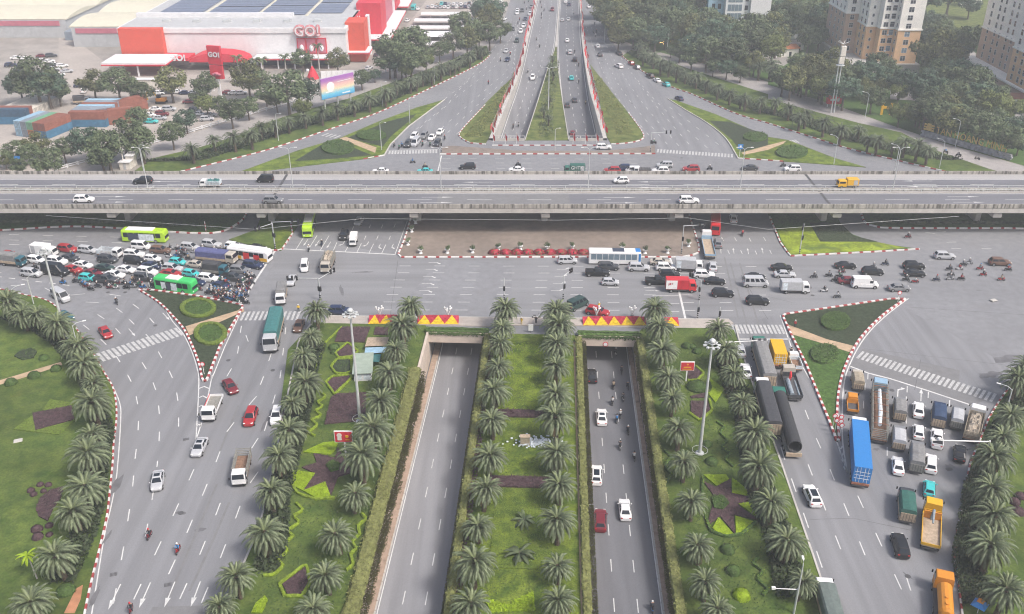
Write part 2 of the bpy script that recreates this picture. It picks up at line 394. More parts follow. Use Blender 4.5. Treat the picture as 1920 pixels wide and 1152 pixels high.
# left surface road
for s in ('D0 1355 0 1295 145 1205 350 1100 580 980 835 830 1152', 'C0 1680 640 1490 860 D0 1425 130 1340 340 1245 570 1135 825 1000 1110', 'C0 1610 240 1660 380', 'D0 1690 0 1480 325 1395 550 1290 805 1160 1090 1130 1160',
          'D0 1690 220 1615 325 1533 550 1435 805 1310 1098 1290 1160', 'C1 100 360 50 510 0 640', 'C1 195 190 160 510 115 670 62 845 5 1040 D1 0 120', 'C0 1580 180 1550 400 1480 520'):
    dashes(left_road, GL(s))
for s in ('C0 615 90 725 165 815 262 890 360 965 475 1020 600 1043 750 1043 905 1030 1085 D0 1030 170 1000 375 960 600 900 900', 'C0 535 165 640 250 740 350 812 460 872 575 905 715 903 880 885 1045 D0 885 130 868 320 843 500 810 710 768 945 730 1152',
          'C0 810 100 900 190 985 265 1065 400 1127 515 1163 650 1170 800 1165 970 D0 1165 60', 'B0 60 790 240 785 400 850 590 840 785 855 870 910 965 985 1045 1080', 'B0 330 830 480 890 700 905 815 975 940 1028'):
    dashes(left_road, smooth(GL(s), False, 3), ph=random.uniform(0, 5))
for (x, y), k in (((790, 955), 0), ((985, 945), 0), ((1145, 940), 0), ((1312, 938), 0)):
    arrow(left_road, T('D0', x, y), -89, sc=.95)
for x, y in ((1050, 75), (828, 178)): arrow(left_road, T('C0', x + 15, y + 20), -52, sc=.8)
line(left_road, smooth(GL('B0 910 815 1040 890 C0 1130 150 1200 232 1255 345 1290 455 1302 560 1283 930'), False, 4), .2)
line(left_road, GL('C0 1390 500 1340 750 1283 930'), .2)
line(left_road, smooth(GL('C0 690 490 745 590 785 690 790 800 765 1150 D0 720 480 690 600 600 1152'), False, 3), .18)
line(left_road, GL('C0 1590 60 1470 320 1385 530'), .2)
for i in range(5):
    k = i / 5; a = T('C0', 1303 - 4 * i, 590 + 62 * i); b = T('C0', 1370 - 13 * i, 590 + 62 * i); m_ = ((a[0] + b[0]) / 2, (a[1] + b[1]) / 2 - 4)
    line(left_road, [G(*a), G(*m_), G(*b)], .3, 'chevron_mark')
zebra(left_road, G(*T('C0', 645, 390)), G(*T('C0', 1185, 212)), 17, 4.0, .62)
zebra(left_road, G(*T('C1', -100, 115)), G(*T('C1', 290, 112)), 13, 4.0, .5)
# cross street
for y, s in ((660, .25), (705, .2), (752, .2), (799, .2), (847, .2), (896, .2), (948, .2)):
    x0 = {660: 940, 705: 930, 752: 900, 799: 880, 847: 855, 896: 835, 948: 810}[y]
    dashes(cross, GL('B1 %d %d B3 60 %d' % (x0, y, y + 4)), 2.6, 5.6, .16)
for x, y in ((1130, 638), (1110, 682), (1095, 728), (1085, 774), (1070, 822)):
    arrow(cross, T('B1', x, y), 0, 'right', sc=.8); arrow(cross, T('B1', x + 860, y), 0, 'left', sc=.8); arrow(cross, T('B1', x + 1480, y), 0, 'straight', sc=.7)
line(cross, GL('B2 1035 608 1060 680 1135 1005'), .45, 'stop_line')
for y in (855, 905, 958): line(cross, GL('B2 920 %d 1095 %d' % (y, y)), .16, 'lane_line')
line(cross, GL('B1 170 548 915 585'), .4, 'stop_line')
line(cross, GL('B1 125 560 0 750 B0 1560 930'), .5, 'stop_line')
for x0, y0, x1, y1 in ((320, 460, 262, 552), (400, 460, 345, 548), (478, 462, 420, 560), (530, 505, 505, 562), (610, 520, 583, 568), (690, 512, 660, 572), (770, 515, 740, 575), (850, 520, 822, 580), (990, 365, 910, 585)):
    line(cross, GL('B1 %d %d %d %d' % (x0, y0, x1, y1)), .16, 'lane_line')
for x, y in ((720, 462), (800, 462), (880, 465), (640, 400), (750, 390), (830, 390), (912, 385)): dashes(cross, GL('B1 %d %d %d %d' % (x, y, x - 16, y + 40)), 2.4, 9, .16)
for x, y, k in ((330, 500, 'straight'), (405, 505, 'straight'), (480, 515, 'straight'), (572, 510, 'right'), (728, 515, 'right'), (805, 530, 'left'), (890, 530, 'left')):
    arrow(cross, T('B1', x + 10, y - 14), -95, k, sc=.8)
for x, y in ((1365, 560), (1450, 562), (1545, 565), (1640, 560)):
    arrow(cross, T('B2', x + 4, y + 18), 82, 'straight', sc=.7); dashes(cross, GL('B2 %d %d %d %d' % (x + 58, y + 20, x + 40, y - 20)), 2.2, 9, .15); dashes(cross, GL('B2 %d %d %d %d' % (x + 20, y - 65, x, y - 100)), 2.2, 9, .15)
zebra(right_road, G(*T('C2', 1440, 200)), G(*T('C3', 105, 202)), 13, 3.8, .5)
line(right_road, GL('C2 1450 266 C3 150 266'), .4, 'stop_line')
for (x, y, x2, y2) in ((1100, 425, 1280, 455), (1030, 440, 1240, 470), (1170, 505, 1400, 500), (1050, 622, 1200, 620), (1200, 545, 1640, 550)): dashes(cross, GL('B3 %d %d %d %d' % (x, y, x2, y2)), 2.4, 5, .15)
# right surface road
for s in ('D3 745 1025 655 815 572 610 475 375 390 165 C3 305 890 235 710', 'D3 585 1010 505 800 430 610 345 385 260 165 C3 255 1080 45 880', 'D3 890 1025 795 820 715 640 640 490 575 350', 'D3 985 1152 880 830 800 600', 'E2 430 980 410 900', 'E2 430 520 415 490'):
    p = GL(s); dashes(right_road, list(reversed(p)), ph=1.0)
line(right_road, GL('C3 80 110 150 310 290 560 420 850 520 1140'), .22)
dashes(right_road, GL('D3 85 60 110 140 190 370 270 600 345 820 430 1060'), 3.4, 5, .18)
line(right_road, smooth(GL('C3 920 0 800 90 690 190 610 290 545 410 500 540 485 760 490 950 520 1140'), False, 3), .22)
for i in range(4):
    a, b = T('C3', 460 + 12 * i, 965 + 45 * i), T('C3', 490 + 6 * i, 965 + 45 * i); line(right_road, [G(*a), G((a[0] + b[0]) / 2, a[1] + 6), G(*b)], .3, 'chevron_mark')
zebra(right_road, G(*T('C3', 590, 365)), G(*T('C3', 1490, 655)), 28, 3.4, .52)
line(right_road, GL('C3 540 445 660 490 800 525 1050 605 1335 700'), .38, 'stop_line')
for x, y in ((655, 490), (912, 575), (1050, 612), (1190, 665)): line(right_road, GL('C3 %d %d %d %d' % (x, y, x - 2, y + 40)), .16, 'lane_line')
for x, y in ((635, 600), (625, 720), (905, 690), (905, 820), (780, 1030)): dashes(right_road, GL('C3 %d %d %d %d' % (x, y, x, y - 60)), 2.6, 9, .15)
arrow(right_road, T('E3', 800, 350), 68, sc=.9); arrow(right_road, T('E3', 590, 310), 68, 'right', sc=1.0)
# left street lanes behind the jam
for y in (455, 490, 520): dashes(road, GL('B0 %d %d 880 %d' % (60, y, y - 6 + 25)), 2.6, 6.2, .16)
for y in (600, 720): dashes(road, GL('B0 -60 %d 620 %d' % (y - 20, y + 10)), 2.6, 6.2, .15)
dashes(road, GL('B0 -30 728 470 790'), 1.7, 1.9, .25)
# far roads
for x0, x1 in (((1100, 940), (1640, 470)), ((1045, 850), (1560, 440)), ((1200, 920), (1676, 480)), ((1300, 890), (1690, 560)), ((1130, 730), (1520, 430)), ((1000, 900), (1240, 700))):
    dashes(north_l, [G(*T('A1', *x0)), G(*T('A1', *x1)), G(970 + random.uniform(-6, 18), 40)], 2.6, 5.8, .16, random.uniform(0, 4))
for x0, x1, x2 in (((960, 960), (640, 560), (480, 160)), ((1030, 960), (700, 560), (510, 160)), ((1100, 965), (770, 560), (540, 160)), ((1180, 970), (870, 600), (560, 160)), ((1280, 970), (960, 680), (800, 500)), ((1380, 970), (1150, 790), (1000, 680))):
    dashes(north_r, smooth([G(*T('A2', *p)) for p in (x0, x1, x2)], False, 4), 2.6, 5.8, .16, random.uniform(0, 4))
zebra(north_l, G(*T('A1', 865, 1000)), G(*T('A1', 1190, 993)), 17, 3.4, .6)
zebra(north_r, G(*T('A2', 945, 988)), G(*T('A2', 1450, 1022)), 24, 3.4, .6)
for y in (1043, 1070, 1105): dashes(road, GL('A1 1220 %d A2 870 %d' % (y - 2, y)), 2.6, 5.6, .16)
line(road, GL('A1 1190 1125 1215 1020'), .35, 'stop_line')
line(north_l, GL('A1 855 985 1190 980'), .3, 'stop_line')
zebra(road, G(*T('A1', 440, 880)), G(*T('A1', 545, 900)), 4, 3.4, .7); zebra(road, G(*T('A3', 130, 930)), G(*T('A3', 195, 925)), 4, 3.0, .6)

# islands and lawns ------------------------------------------------------------------
lawnW = island('lawn', list(LAWN_W) + GQ('P -600 600 -600 1400 0 1500'), 'lawn'); kerb(lawnW, LAWN_W[:-8], w_=.28, h=.28)
lawnE = island('lawn', list(LAWN_E) + GQ('P 2600 600 2600 1400 1900 1500'), 'lawn'); kerb(lawnE, LAWN_E[:-8], w_=.28, h=.28)
isl = smooth(GQ('B0 910 820 C0 1040 30 1140 130 1210 215 1270 340 1310 450'), False, 4) + GQ('C0 1325 535 1340 550 1357 535') + GQ('C0 1440 320 1590 62 B0 1588 925') + GQ('B0 1560 914 1280 860 990 822')
isW = island('traffic_island', isl, 'cover_dark'); kerb(isW, isl, True, .95, .95, .42, .42)
isr = smooth(GQ('C3 898 8 780 90 690 170 600 270 540 370 490 490 460 620 450 760'), False, 4) + GQ('C3 466 935 450 942') + GQ('C3 400 810 330 640 250 440 150 240 95 120') + GQ('C3 110 108 480 55 800 8')
isE = island('traffic_island', isr, 'cover_dark'); kerb(isE, isr, True, 1.0, 1.0, .42, .42)
isl2 = GQ('B0 1500 490 B1 40 545 100 560 165 562 240 450 P 572 405 585 380 500 380') + GQ('B0 1676 425')
isNW = island('traffic_island', isl2, 'lawn'); kerb(isNW, GQ('P 545 418 B1 240 450 165 562 100 560'), False, 1.6, .9)
isr2 = GQ('P 1430 385 B3 10 340 80 510 145 598') + GQ('B3 700 570 990 552') + smooth(GQ('B3 760 520 560 460 480 400'), False, 3) + GQ('P 1560 385')
isNE = island('traffic_island', isr2, 'cover_green'); kerb(isNE, GQ('B3 10 340 80 510 145 598 700 570 990 552'), False, 2.0, .9)
lawnN = island('lawn', list(KERB_NW) + GQ('P 430 345 60 385 -280 385'), 'cover_green'); kerb(lawnN, KERB_NW, False, 2.1, .8, .4, .4)
lawnN2 = island('lawn', list(KERB_NE) + GQ('P 2200 385 1640 372'), 'cover_green'); kerb(lawnN2, KERB_NE, False, 2.1, .8, .4, .4)
ctr = smooth(GQ('B1 1020 330 975 480 930 590'), False, 3) + GQ('B1 945 606') + GQ('B2 1120 605') + smooth(GQ('B2 1190 590 1228 560 1195 440 1160 330'), False, 3)
ctr_full = ctr + GQ('P 1272 352 798 352')
isC = island('paved_island', ctr_full, 'brick_paving'); kerb(isC, ctr, False, 2.0, .8, .4, .36)
nn = GQ('A1 1205 1013 1225 965 1280 958 1676 985 A2 0 990 600 992 860 965 935 955 938 1010')
isN = island('paved_island', nn, 'brick_paving'); kerb(isN, GQ('A1 1205 1013 A2 938 1010'), False, 2.0, 1.4, .4, .36)
fL = GQ('A1 1235 655 1000 830 880 950 840 1020 740 1040 300 1092 0 1128 P 440 326 470 316') + GQ('A1 270 990 560 903 800 800 1050 708')
isFL = island('traffic_island', fL, 'lawn_bright'); kerb(isFL, GQ('A1 1235 655 1000 830 880 950 840 1020'), False, 1.0, 1.0, .35, .3, True); kerb(isFL, GQ('A1 840 1020 700 1045'), False, 2, 1.5)
fR = smooth(GQ('A2 1020 650 1130 720 1280 810 1400 910 1480 1040'), False, 3) + GQ('A3 0 1052 560 1092 640 1098 440 1040 130 920') + GQ('A2 1676 900 1330 750 1070 660')
isFR = island('traffic_island', fR, 'lawn_bright'); kerb(isFR, smooth(GQ('A2 1020 650 1130 720 1280 810 1400 910 1480 1040'), False, 3), False, 1, 1, .35, .3, True); kerb(isFR, GQ('A2 1480 1040 1676 1052 A3 100 1060'), False, 2, 1.5)
wl = smooth(GQ('A2 8 475 A1 1676 512 1500 680 1350 850 1335 900 1400 940'), False, 3) + GQ('A1 1500 948 1528 900 1660 620')
isWL = island('lawn', wl, 'lawn_dry'); kerb(isWL, smooth(GQ('A1 1500 690 1350 850 1335 900 1400 940'), False, 3) + GQ('A1 1505 948'), False, 2, 1)
wr = smooth(GQ('A2 512 425 640 590 760 740 860 880 830 925 720 944'), False, 3) + GQ('A2 650 946 622 900 560 600')
isWR = island('lawn', wr, 'lawn_dry'); kerb(isWR, smooth(GQ('A2 760 740 860 880 830 925 720 944'), False, 3) + GQ('A2 650 946'), False, 2, 1)
# verge lawns along the outer kerbs with pavements behind
vl = list(OUT_L) + GQ('A1 1510 300 1420 330 1200 430 900 540 600 650 300 730 0 830 A0 1560 890 1300 970 1000 1040 P 240 330 80 352')
isVL = island('lawn', vl, 'lawn', .14); kerb(isVL, OUT_L[4:], False, 1.7, 1.7, .35, .32)
vr = list(OUT_R) + GQ('A2 780 330 1000 400 1300 500 1676 620 A3 0 650 330 740 600 810 870 870 1130 1000 1450 1110 P 2050 372')
isVR = island('lawn', vr, 'lawn', .14); kerb(isVR, OUT_R[4:], False, 1.7, 1.7, .35, .32)
sheet('pavement', [GQ('A2 575 180 620 230 790 305 1000 355 1300 430 1676 540 A3 0 560 430 690 850 840 1180 950 1676 1090 P 2150 345 2150 380 A3 1450 1118 1130 1008 870 878 600 818 330 748 0 658 A2 1676 628 1300 508 1000 408 720 372 600 290')], 'walk_paving', -.02)
sheet('pavement', [GQ('P -100 330 150 330 A0 1000 1045 1300 975 1560 895 A1 0 835 300 735 600 655 900 545 1200 435 1420 335 1530 300 1600 300 1600 240 1300 345 900 460 640 550 400 620 0 750 A0 1300 860 1000 950 370 1125')], 'walk_paving', -.02)
sheet('car_park', [GQ('P -60 90 120 60 230 140 480 140 700 130 800 0 960 0 900 60 850 100 640 160 480 210 300 270 100 322 -300 330')], 'paving', -.03)
sheet('bare_ground', [GQ('P -200 40 110 40 110 110 60 180 0 215 -200 240')], 'ground_dust', -.02)
sheet('meadow', [GQ('P 1715 -10 1900 -10 1905 60 1720 60')], 'lawn_dry', -.02)
sheet('park_ground', [GQ('P 1170 60 1132 -60 1540 -150 2300 -150 2300 330 A3 1676 1085 1180 945 850 835 430 685 0 555 A2 1676 535 1000 350 800 300 600 200')], 'cover_green', -.04)
for s in ('F4 780 670 1090 640 1420 770 1300 850 900 720', 'A3 800 560 1000 590 980 660 800 650', 'A3 1280 370 1340 330 1440 420 1500 560 1430 580 1340 450', 'A3 1340 710 1560 750 1676 740 1676 800 1520 800 1350 750', 'F4 0 180 230 200 200 280 30 290'):
    sheet('courtyard_paving', [GQ(s)], 'walk_paving', -.025)
sheet('swimming_pool', [GQ('F4 1330 430 1560 420 1570 470 1500 560 1400 600 1290 560')], 'glass_pale', -.015)
for k, s in enumerate(('P 60 60 340 20 350 30 80 70',)): pass

# ------------------------------------------------------------------ near gardens on both sides of the underpass
blockL = [AB(TR_L[0] - .02, b) for b in (B0N, BP + 1.2)] + GQ('C1 1110 180 440 160 P 588 606 575 620 540 657') + GQ('D1 100 255 20 600') + GQ('P 464 1042 430 1125 400 1190')
gL = island('garden', blockL, 'lawn', .16)
blockR = [AB(TR_R[1] + .02, b) for b in (BP + 1.2, B0N)] + GQ('P 1572 1185 1527 1051 1462 862 1400 690 1376 620') + GQ('C2 1380 200 1090 190 850 200')
gR = island('garden', blockR, 'lawn', .16)
gC = island('garden', [AB(TR_L[1] + .02, B0N), AB(TR_R[0] - .02, B0N), AB(TR_R[0] - .02, BP + 1.2), AB(TR_L[1] + .02, BP + 1.2)], 'lawn_bright', .16)
prom = GQ('C1 470 118 C2 1420 140 1450 165 1380 200 C2 850 192 400 180 0 178 C1 1520 185 440 165')
island('promenade', prom, 'paving', .18)
kerb(gL, GQ('P 588 602 560 640 D1 100 255 20 600 P 464 1042 430 1125 405 1185'), False, 2, 2, .3, .25, True)
kerb(gR, GQ('P 1378 612 1400 690 1462 862 1527 1051 1570 1180'), False, 2, 2, .3, .25, True)
kerb(gC, GQ('C1 470 118 C2 1420 140'), False, 2, 2, .3, .22, True)
sheet('bare_strip', [[AB(a, b) for a, b in ((5.0, 60), (6.0, 60), (5.9, 165), (4.7, 165))]], 'dirt_path', .175)
sheet('bare_strip', [[AB(a, b) for a, b in ((5.95, 60), (6.15, 60), (6.15, 165), (5.95, 165))]], 'cover_dark', .18)
def patch(name, s, m, z=.175): return sheet(name, [GQ(s)], m, z)
patch('soil_path', 'B0 1215 1060 1560 955 1590 930 1600 960 1240 1120', 'dirt_path', .172)
patch('soil_path', 'C3 130 175 380 270 560 315 545 360 330 290 140 235', 'dirt_path', .172)
patch('lawn_cover', 'C3 150 240 330 290 545 360 505 460 460 620 445 760 440 900 330 640 250 440', 'cover_green', .168)
patch('soil_path', 'C0 0 540 200 480 400 420 410 440 200 510 0 570', 'dirt_path'); patch('soil_path', 'D0 420 1152 500 990 545 965 530 1060 490 1152', 'red_soil')
patch('soil_path', 'A1 545 910 590 900 790 970 780 1005', 'dirt_path', .172); patch('soil_path', 'A2 1500 1005 1676 955 A3 120 925 100 945 A2 1676 985 1520 1018', 'dirt_path', .172)
patch('soil_path', 'C1 1000 168 1060 168 480 560 380 900 350 880 460 520', 'lawn', .17)
patch('lawn_cover', 'A1 250 1060 450 940 560 940 760 1020 560 1040', 'cover_dark', .172); patch('lawn_cover', 'A1 600 905 860 800 1050 750 1000 800 880 900 830 965', 'cover_dark', .172)
patch('lawn_cover', 'A2 1290 795 1420 800 1676 890 1676 955 1500 1000 1440 920', 'cover_dark', .172)
patch('lawn_cover', 'B3 60 420 280 400 340 500 720 508 900 545 700 562 150 590 90 500', 'cover_mix', .172)
patch('lawn_cover', 'B3 270 380 470 380 560 465 720 505 340 505', 'cover_dark', .176)
patch('lawn_cover', 'B1 110 550 165 550 235 445 290 350 200 420 140 440', 'lawn_bright', .172)
# far median, verges of the ramp
MED = [Vector((fx(1, y) + .02, y, 0)) for y in FY] + [Vector((fx(2, y) - .02, y, 0)) for y in reversed(FY)]
med = island('median_lawn', [p for p in MED], 'lawn_dry', .15)
if True:
    ys = [435 + 12 * i for i in range(12)]
    node('median_kerb', MB().prism([(at_y(FL_R, y) + .2, y) for y in ys] + [(at_y(FR_L, y) - .2, y) for y in reversed(ys)], 0, .35).mesh('median_kerb', MT['concrete']), med)

# ------------------------------------------------------------------ underpass: road, walls, tunnel mouths
def rows(mb, cols):                     # cols: list of lists of points -> grid
    n = len(cols[0])
    for a, b in zip(cols, cols[1:]):
        for i in range(n - 1): mb.face([a[i], b[i], b[i + 1], a[i + 1]])
bs = [B0N + (BP - B0N) * i / 30 for i in range(31)] + [BP + 12, BP + 30, BP + 60]
for side, (a0, a1) in (('left', TR_L), ('right', TR_R)):
    me = MB(); rows(me, [[AB(a, b, zroad(b)) for b in bs] for a in (a0, a1)])
    o = struct(node(side + '_underpass_road', me.mesh('underpass_road', MT['asphalt_dark' if side == 'right' else 'asphalt_light'])))
    e0, e1, l1, l2 = (-23.15, -13.7, -19.9, -16.7) if side == 'left' else (6.6, 16.35, 9.75, 13.05)
    for a in (e0, e1): line(o, [AB(a, b, zroad(b)) for b in bs], .16, z=.03)
    for a in (l1, l2): dashes(o, [AB(a, b, zroad(b)) for b in bs], 2.7, 5.5, .15, 3.0, z=.03)
    # raised side walk
    w0, w1 = (-24.7, -23.45) if side == 'left' else (16.55, 17.45)
    mb = MB(); rows(mb, [[AB(w0, b, zroad(b) + .32) for b in bs], [AB(w1, b, zroad(b) + .32) for b in bs]][::1])
    wf = w1 if side == 'left' else w0
    rows(mb, [[AB(wf, b, zroad(b) + .32) for b in bs], [AB(wf, b, zroad(b)) for b in bs]])
    sw = node('side_walk', mb.mesh('side_walk', MT['walk_brick']), o)
    at, L = walk([AB(wf, b, zroad(b) + .02) for b in bs[:31]]); s = 0; k = 0
    cap = MB().box(0, 1, -.5, .5, 0, 1, ch=.04).mesh('kerb_stone', MT['concrete'])
    while s < L - 1.8: seg('kerb_stone', cap, at(s), at(s + 1.75), .22, .36, sw); s += 1.9
    for nm, a, w_ in (('inner', a0, -.5), ('outer', a1, .5)):
        mb = MB(); lo = [AB(a, b, zroad(b) - .5) for b in bs[:31]]; hi = [AB(a, b, .55) for b in bs[:31]]; ho = [AB(a + w_, b, .55) for b in bs[:31]]; bo = [AB(a + w_, b, -.04) for b in bs[:31]]
        rows(mb, [lo, hi, ho, bo]); mb.face([lo[-1], hi[-1], ho[-1], bo[-1]])
        ow = node('retaining_wall', mb.mesh('retaining_wall', MT['concrete_warm']))
        tag(ow, 'concrete retaining wall on the %s side of the %s underpass road' % ('left' if nm == 'inner' else 'right', side), 'wall')
    # tunnel mouth
    pr = node('tunnel_portal', None, None, AB((a0 + a1) / 2, BP, -6.2)); pr.rotation_euler = (0, 0, -UA); W = (a1 - a0) / 2
    tag(pr, '%s concrete tunnel mouth under the cross street' % side, 'tunnel')
    node('lintel', MB().box(-W - .5, W + .5, 0, 1.0, 4.5, 6.85, ch=.08).mesh('lintel', MT['concrete_warm']), pr)
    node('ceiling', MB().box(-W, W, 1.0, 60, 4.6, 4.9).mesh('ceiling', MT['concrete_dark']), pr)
    for sx in (-1, 1): node('side_wall', MB().box(sx * W - (.0 if sx > 0 else .4), sx * W + (.4 if sx > 0 else 0), .02, 60, -.3, 4.6).mesh('side_wall', MT['concrete']), pr)
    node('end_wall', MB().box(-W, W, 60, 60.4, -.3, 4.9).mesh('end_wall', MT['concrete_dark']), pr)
    if side == 'right':
        sg = node('sign_disc', MB().cyl((-.6, -.06, 5.1), .55, (0, 1, 0), .06, 20).mesh('sign_disc', MT['red_paint']), pr)
        node('sign_face', MB().cyl((-.6, -.1, 5.1), .40, (0, 1, 0), .06, 20).mesh('sign_face', MT['white_paint']), sg)
        node('panel_joint', MB().box(-.02, .02, -.01, 0, 4.6, 6.8).mesh('panel_joint', MT['concrete_dark']), pr)
# far ramps
YS = FY + [446 + 14 * i for i in range(14)]
for side, i, j in (('left', 0, 1), ('right', 2, 3)):
    mb = MB(); rows(mb, [[Vector((fx(i, y) , y, zfar(y) + (.02 if y > 430 else 0))) for y in YS], [Vector((fx(j, y), y, zfar(y) + (.02 if y > 430 else 0))) for y in YS]])
    o = struct(node('far_%s_ramp_road' % side, mb.mesh('ramp_road', MT['asphalt_dark' if side == 'right' else 'asphalt_ns'])))
    for q in (.05, .95): line(o, [Vector((fx(i, y) + (fx(j, y) - fx(i, y)) * q, y, zfar(y) + .03)) for y in YS], .2, z=.03)
    for q in (.36, .66): dashes(o, [Vector((fx(i, y) + (fx(j, y) - fx(i, y)) * q, y, zfar(y) + .03)) for y in YS], 2.6, 5.6, .16, random.uniform(0, 4), z=.03)
    for kk, sgn in ((i, -1), (j, 1)):
        mb = MB(); outer = kk in (0, 3); th = 1.3 if outer else .25; top = .75 if outer else .3
        Y2 = FY if not outer else YS
        lo = [Vector((fx(kk, y), y, zfar(y) - .4)) for y in Y2]; hi = [Vector((fx(kk, y), y, top)) for y in Y2]; ho = [Vector((fx(kk, y) + sgn * th, y, top)) for y in Y2]; bo = [Vector((fx(kk, y) + sgn * th, y, -.04)) for y in Y2]
        rows(mb, [lo, hi, ho, bo]); ow = node('retaining_wall', mb.mesh('retaining_wall', MT['concrete']))
        tag(ow, 'pale retaining wall on the %s side of the far %s ramp' % ('left' if kk in (0, 2) else 'right', side), 'wall')
    y = FY[0]; bw = node('ramp_head_barrier', None, None, (fx(i, y), y - .3, 0)); Wd = fx(j, y) - fx(i, y)
    tag(bw, 'low pale barrier across the head of the far %s ramp' % side, 'barrier')
    node('wall_panel', MB().box(0, Wd, -.2, .1, -6, .9).mesh('wall_panel', MT['concrete']), bw)
    for k in range(7): node('post', MB().box(Wd * k / 6 - .06, Wd * k / 6 + .06, -.1, .02, .9, 1.7).mesh('post', MT['white_paint']), bw)
    node('rail', MB().box(0, Wd, -.07, -.01, 1.6, 1.7).mesh('rail', MT['white_paint']), bw)
kerb(isN, GQ('A1 1545 955 A2 650 955'), False, 2.0, 1.4, .35, .3)

# ------------------------------------------------------------------ flyover
def fy(v, z=8.0): return G(960, v, z).y
ZD = 8.0; Y0, Y1 = fy(388.5), fy(327); XL, XR = -330, 330
fo = node('flyover', None, None, (0, (Y0 + Y1) / 2, 0)); tag(fo, 'long grey concrete flyover crossing the whole junction', 'bridge')
yc_ = (Y0 + Y1) / 2
def fbox(name, x0, x1, y0, y1, z0, z1, m, ch=0, parent=fo): return node(name, MB().box(x0, x1, y0 - yc_, y1 - yc_, z0, z1, ch=ch).mesh(name, MT[m]), parent)
YM0, YM1 = fy(361.8), fy(354.2)
fbox('deck_slab', XL, XR, Y0, Y1, ZD - .5, ZD - .02, 'concrete_deck')
fbox('girder', XL, XR, Y0 + 1.2, YM0 - .4, ZD - 2.0, ZD - .5, 'concrete_dark'); fbox('girder', XL, XR, YM1 + .4, Y1 - 1.2, ZD - 2.0, ZD - .5, 'concrete_dark')
fbox('carriageway', XL, XR, fy(387), fy(363), ZD - .02, ZD, 'asphalt_deck'); fbox('carriageway', XL, XR, fy(353), fy(336.5), ZD - .02, ZD, 'asphalt_deck')
nseg = 22
for k in range(nseg):
    x0 = XL + (XR - XL) * k / nseg; x1 = x0 + (XR - XL) / nseg - .06
    fbox('parapet_panel', x0, x1, Y0 - .3, Y0 + .02, ZD - .30, ZD + .85, 'concrete_stained', .04)
    fbox('edge_beam', x0, x1, Y0 - .22, Y0 + .6, ZD - 1.55, ZD - .32, 'concrete')
    fbox('parapet_panel', x0, x1, Y1 - .02, Y1 + .3, ZD - .55, ZD + .85, 'concrete_stained', .04)
    fbox('median_barrier', x0, x1, (YM0 + YM1) / 2 - .3, (YM0 + YM1) / 2 + .3, ZD - .02, ZD + .55, 'concrete_stained', .08)
for yy in (YM0, YM1):
    fbox('median_kerb', XL, XR, yy - .15, yy + .15, ZD - .03, ZD + .25, 'concrete')
    rl = fbox('guard_rail', XL, XR, yy - .05, yy + .05, ZD + .75, ZD + .9, 'steel_pale')
    pm = MB().box(-.06, .06, -.06, .06, 0, .8).mesh('rail_post', MT['steel_pale'])
    for k in range(66): node('rail_post', pm, rl, (-130 + 4 * k, yy - yc_, ZD))
for v_, w_ in ((337, .2), (352.5, .2), (364, .2), (386.3, .22)): fbox('edge_line', XL, XR, fy(v_) - w_ / 2, fy(v_) + w_ / 2, ZD + .006, ZD + .012, 'line_white')
DASH = MB().box(0, 1, -.5, .5, 0, .008).mesh('lane_dash', MT['line_white'])
for v_, ph in ((346.4, 3), (375, 7)):
    x = -140 + ph
    while x < 140: node('lane_dash', DASH, fo, (x, fy(v_) - yc_, ZD + .012), 0, (6.2, .18, 1)); x += 15.2
for tl, pts, ang in (('B0', ((1180, 107), (1140, 144)), 180), ('B0', ((620, 207), (620, 242)), 0), ('B1', ((1550, 112), (1545, 148)), 180), ('B1', ((1085, 210), (1075, 245)), 0), ('B2', ((1020, 110), (1025, 146)), 180), ('B2', ((600, 212), (605, 247)), 0), ('B3', ((1075, 104), (1110, 140)), 180), ('B3', ((1175, 207), (1210, 243)), 0)):
    for p in pts:
        g = G(*T(tl, *p), ZD); node('lane_arrow', ARW['straight'], fo, (g.x, g.y - yc_, ZD + .016), radians(ang), (1.65, .9, 1))
for u in (518, 1537):
    X = G(u, 360, ZD).x; fbox('expansion_joint', X - .35, X + .35, Y0 + .2, Y1 - .2, ZD + .004, ZD + .02, 'steel_dark')
fbox('resurfaced_lane', G(820, 374, ZD).x, G(1068, 374, ZD).x, fy(385.5), fy(365), ZD + .001, ZD + .004, 'asphalt_patch')
px_ = [245, 512, 785, 1020, 1258, 1540, 1826]
for u in [-60] + px_ + [2090]:
    X = G(u, 412).x
    p = node('pier', MB().box(X - .8, X + .8, -2.6, 2.6, -.05, ZD - 3.0, ch=.4).mesh('pier', MT['concrete']), fo)
    node('pier_cap', MB().box(X - 1.1, X + 1.1, Y0 + .4 - yc_, Y1 - .4 - yc_, ZD - 3.1, ZD - 1.95, ch=.15).mesh('pier_cap', MT['concrete']), p)
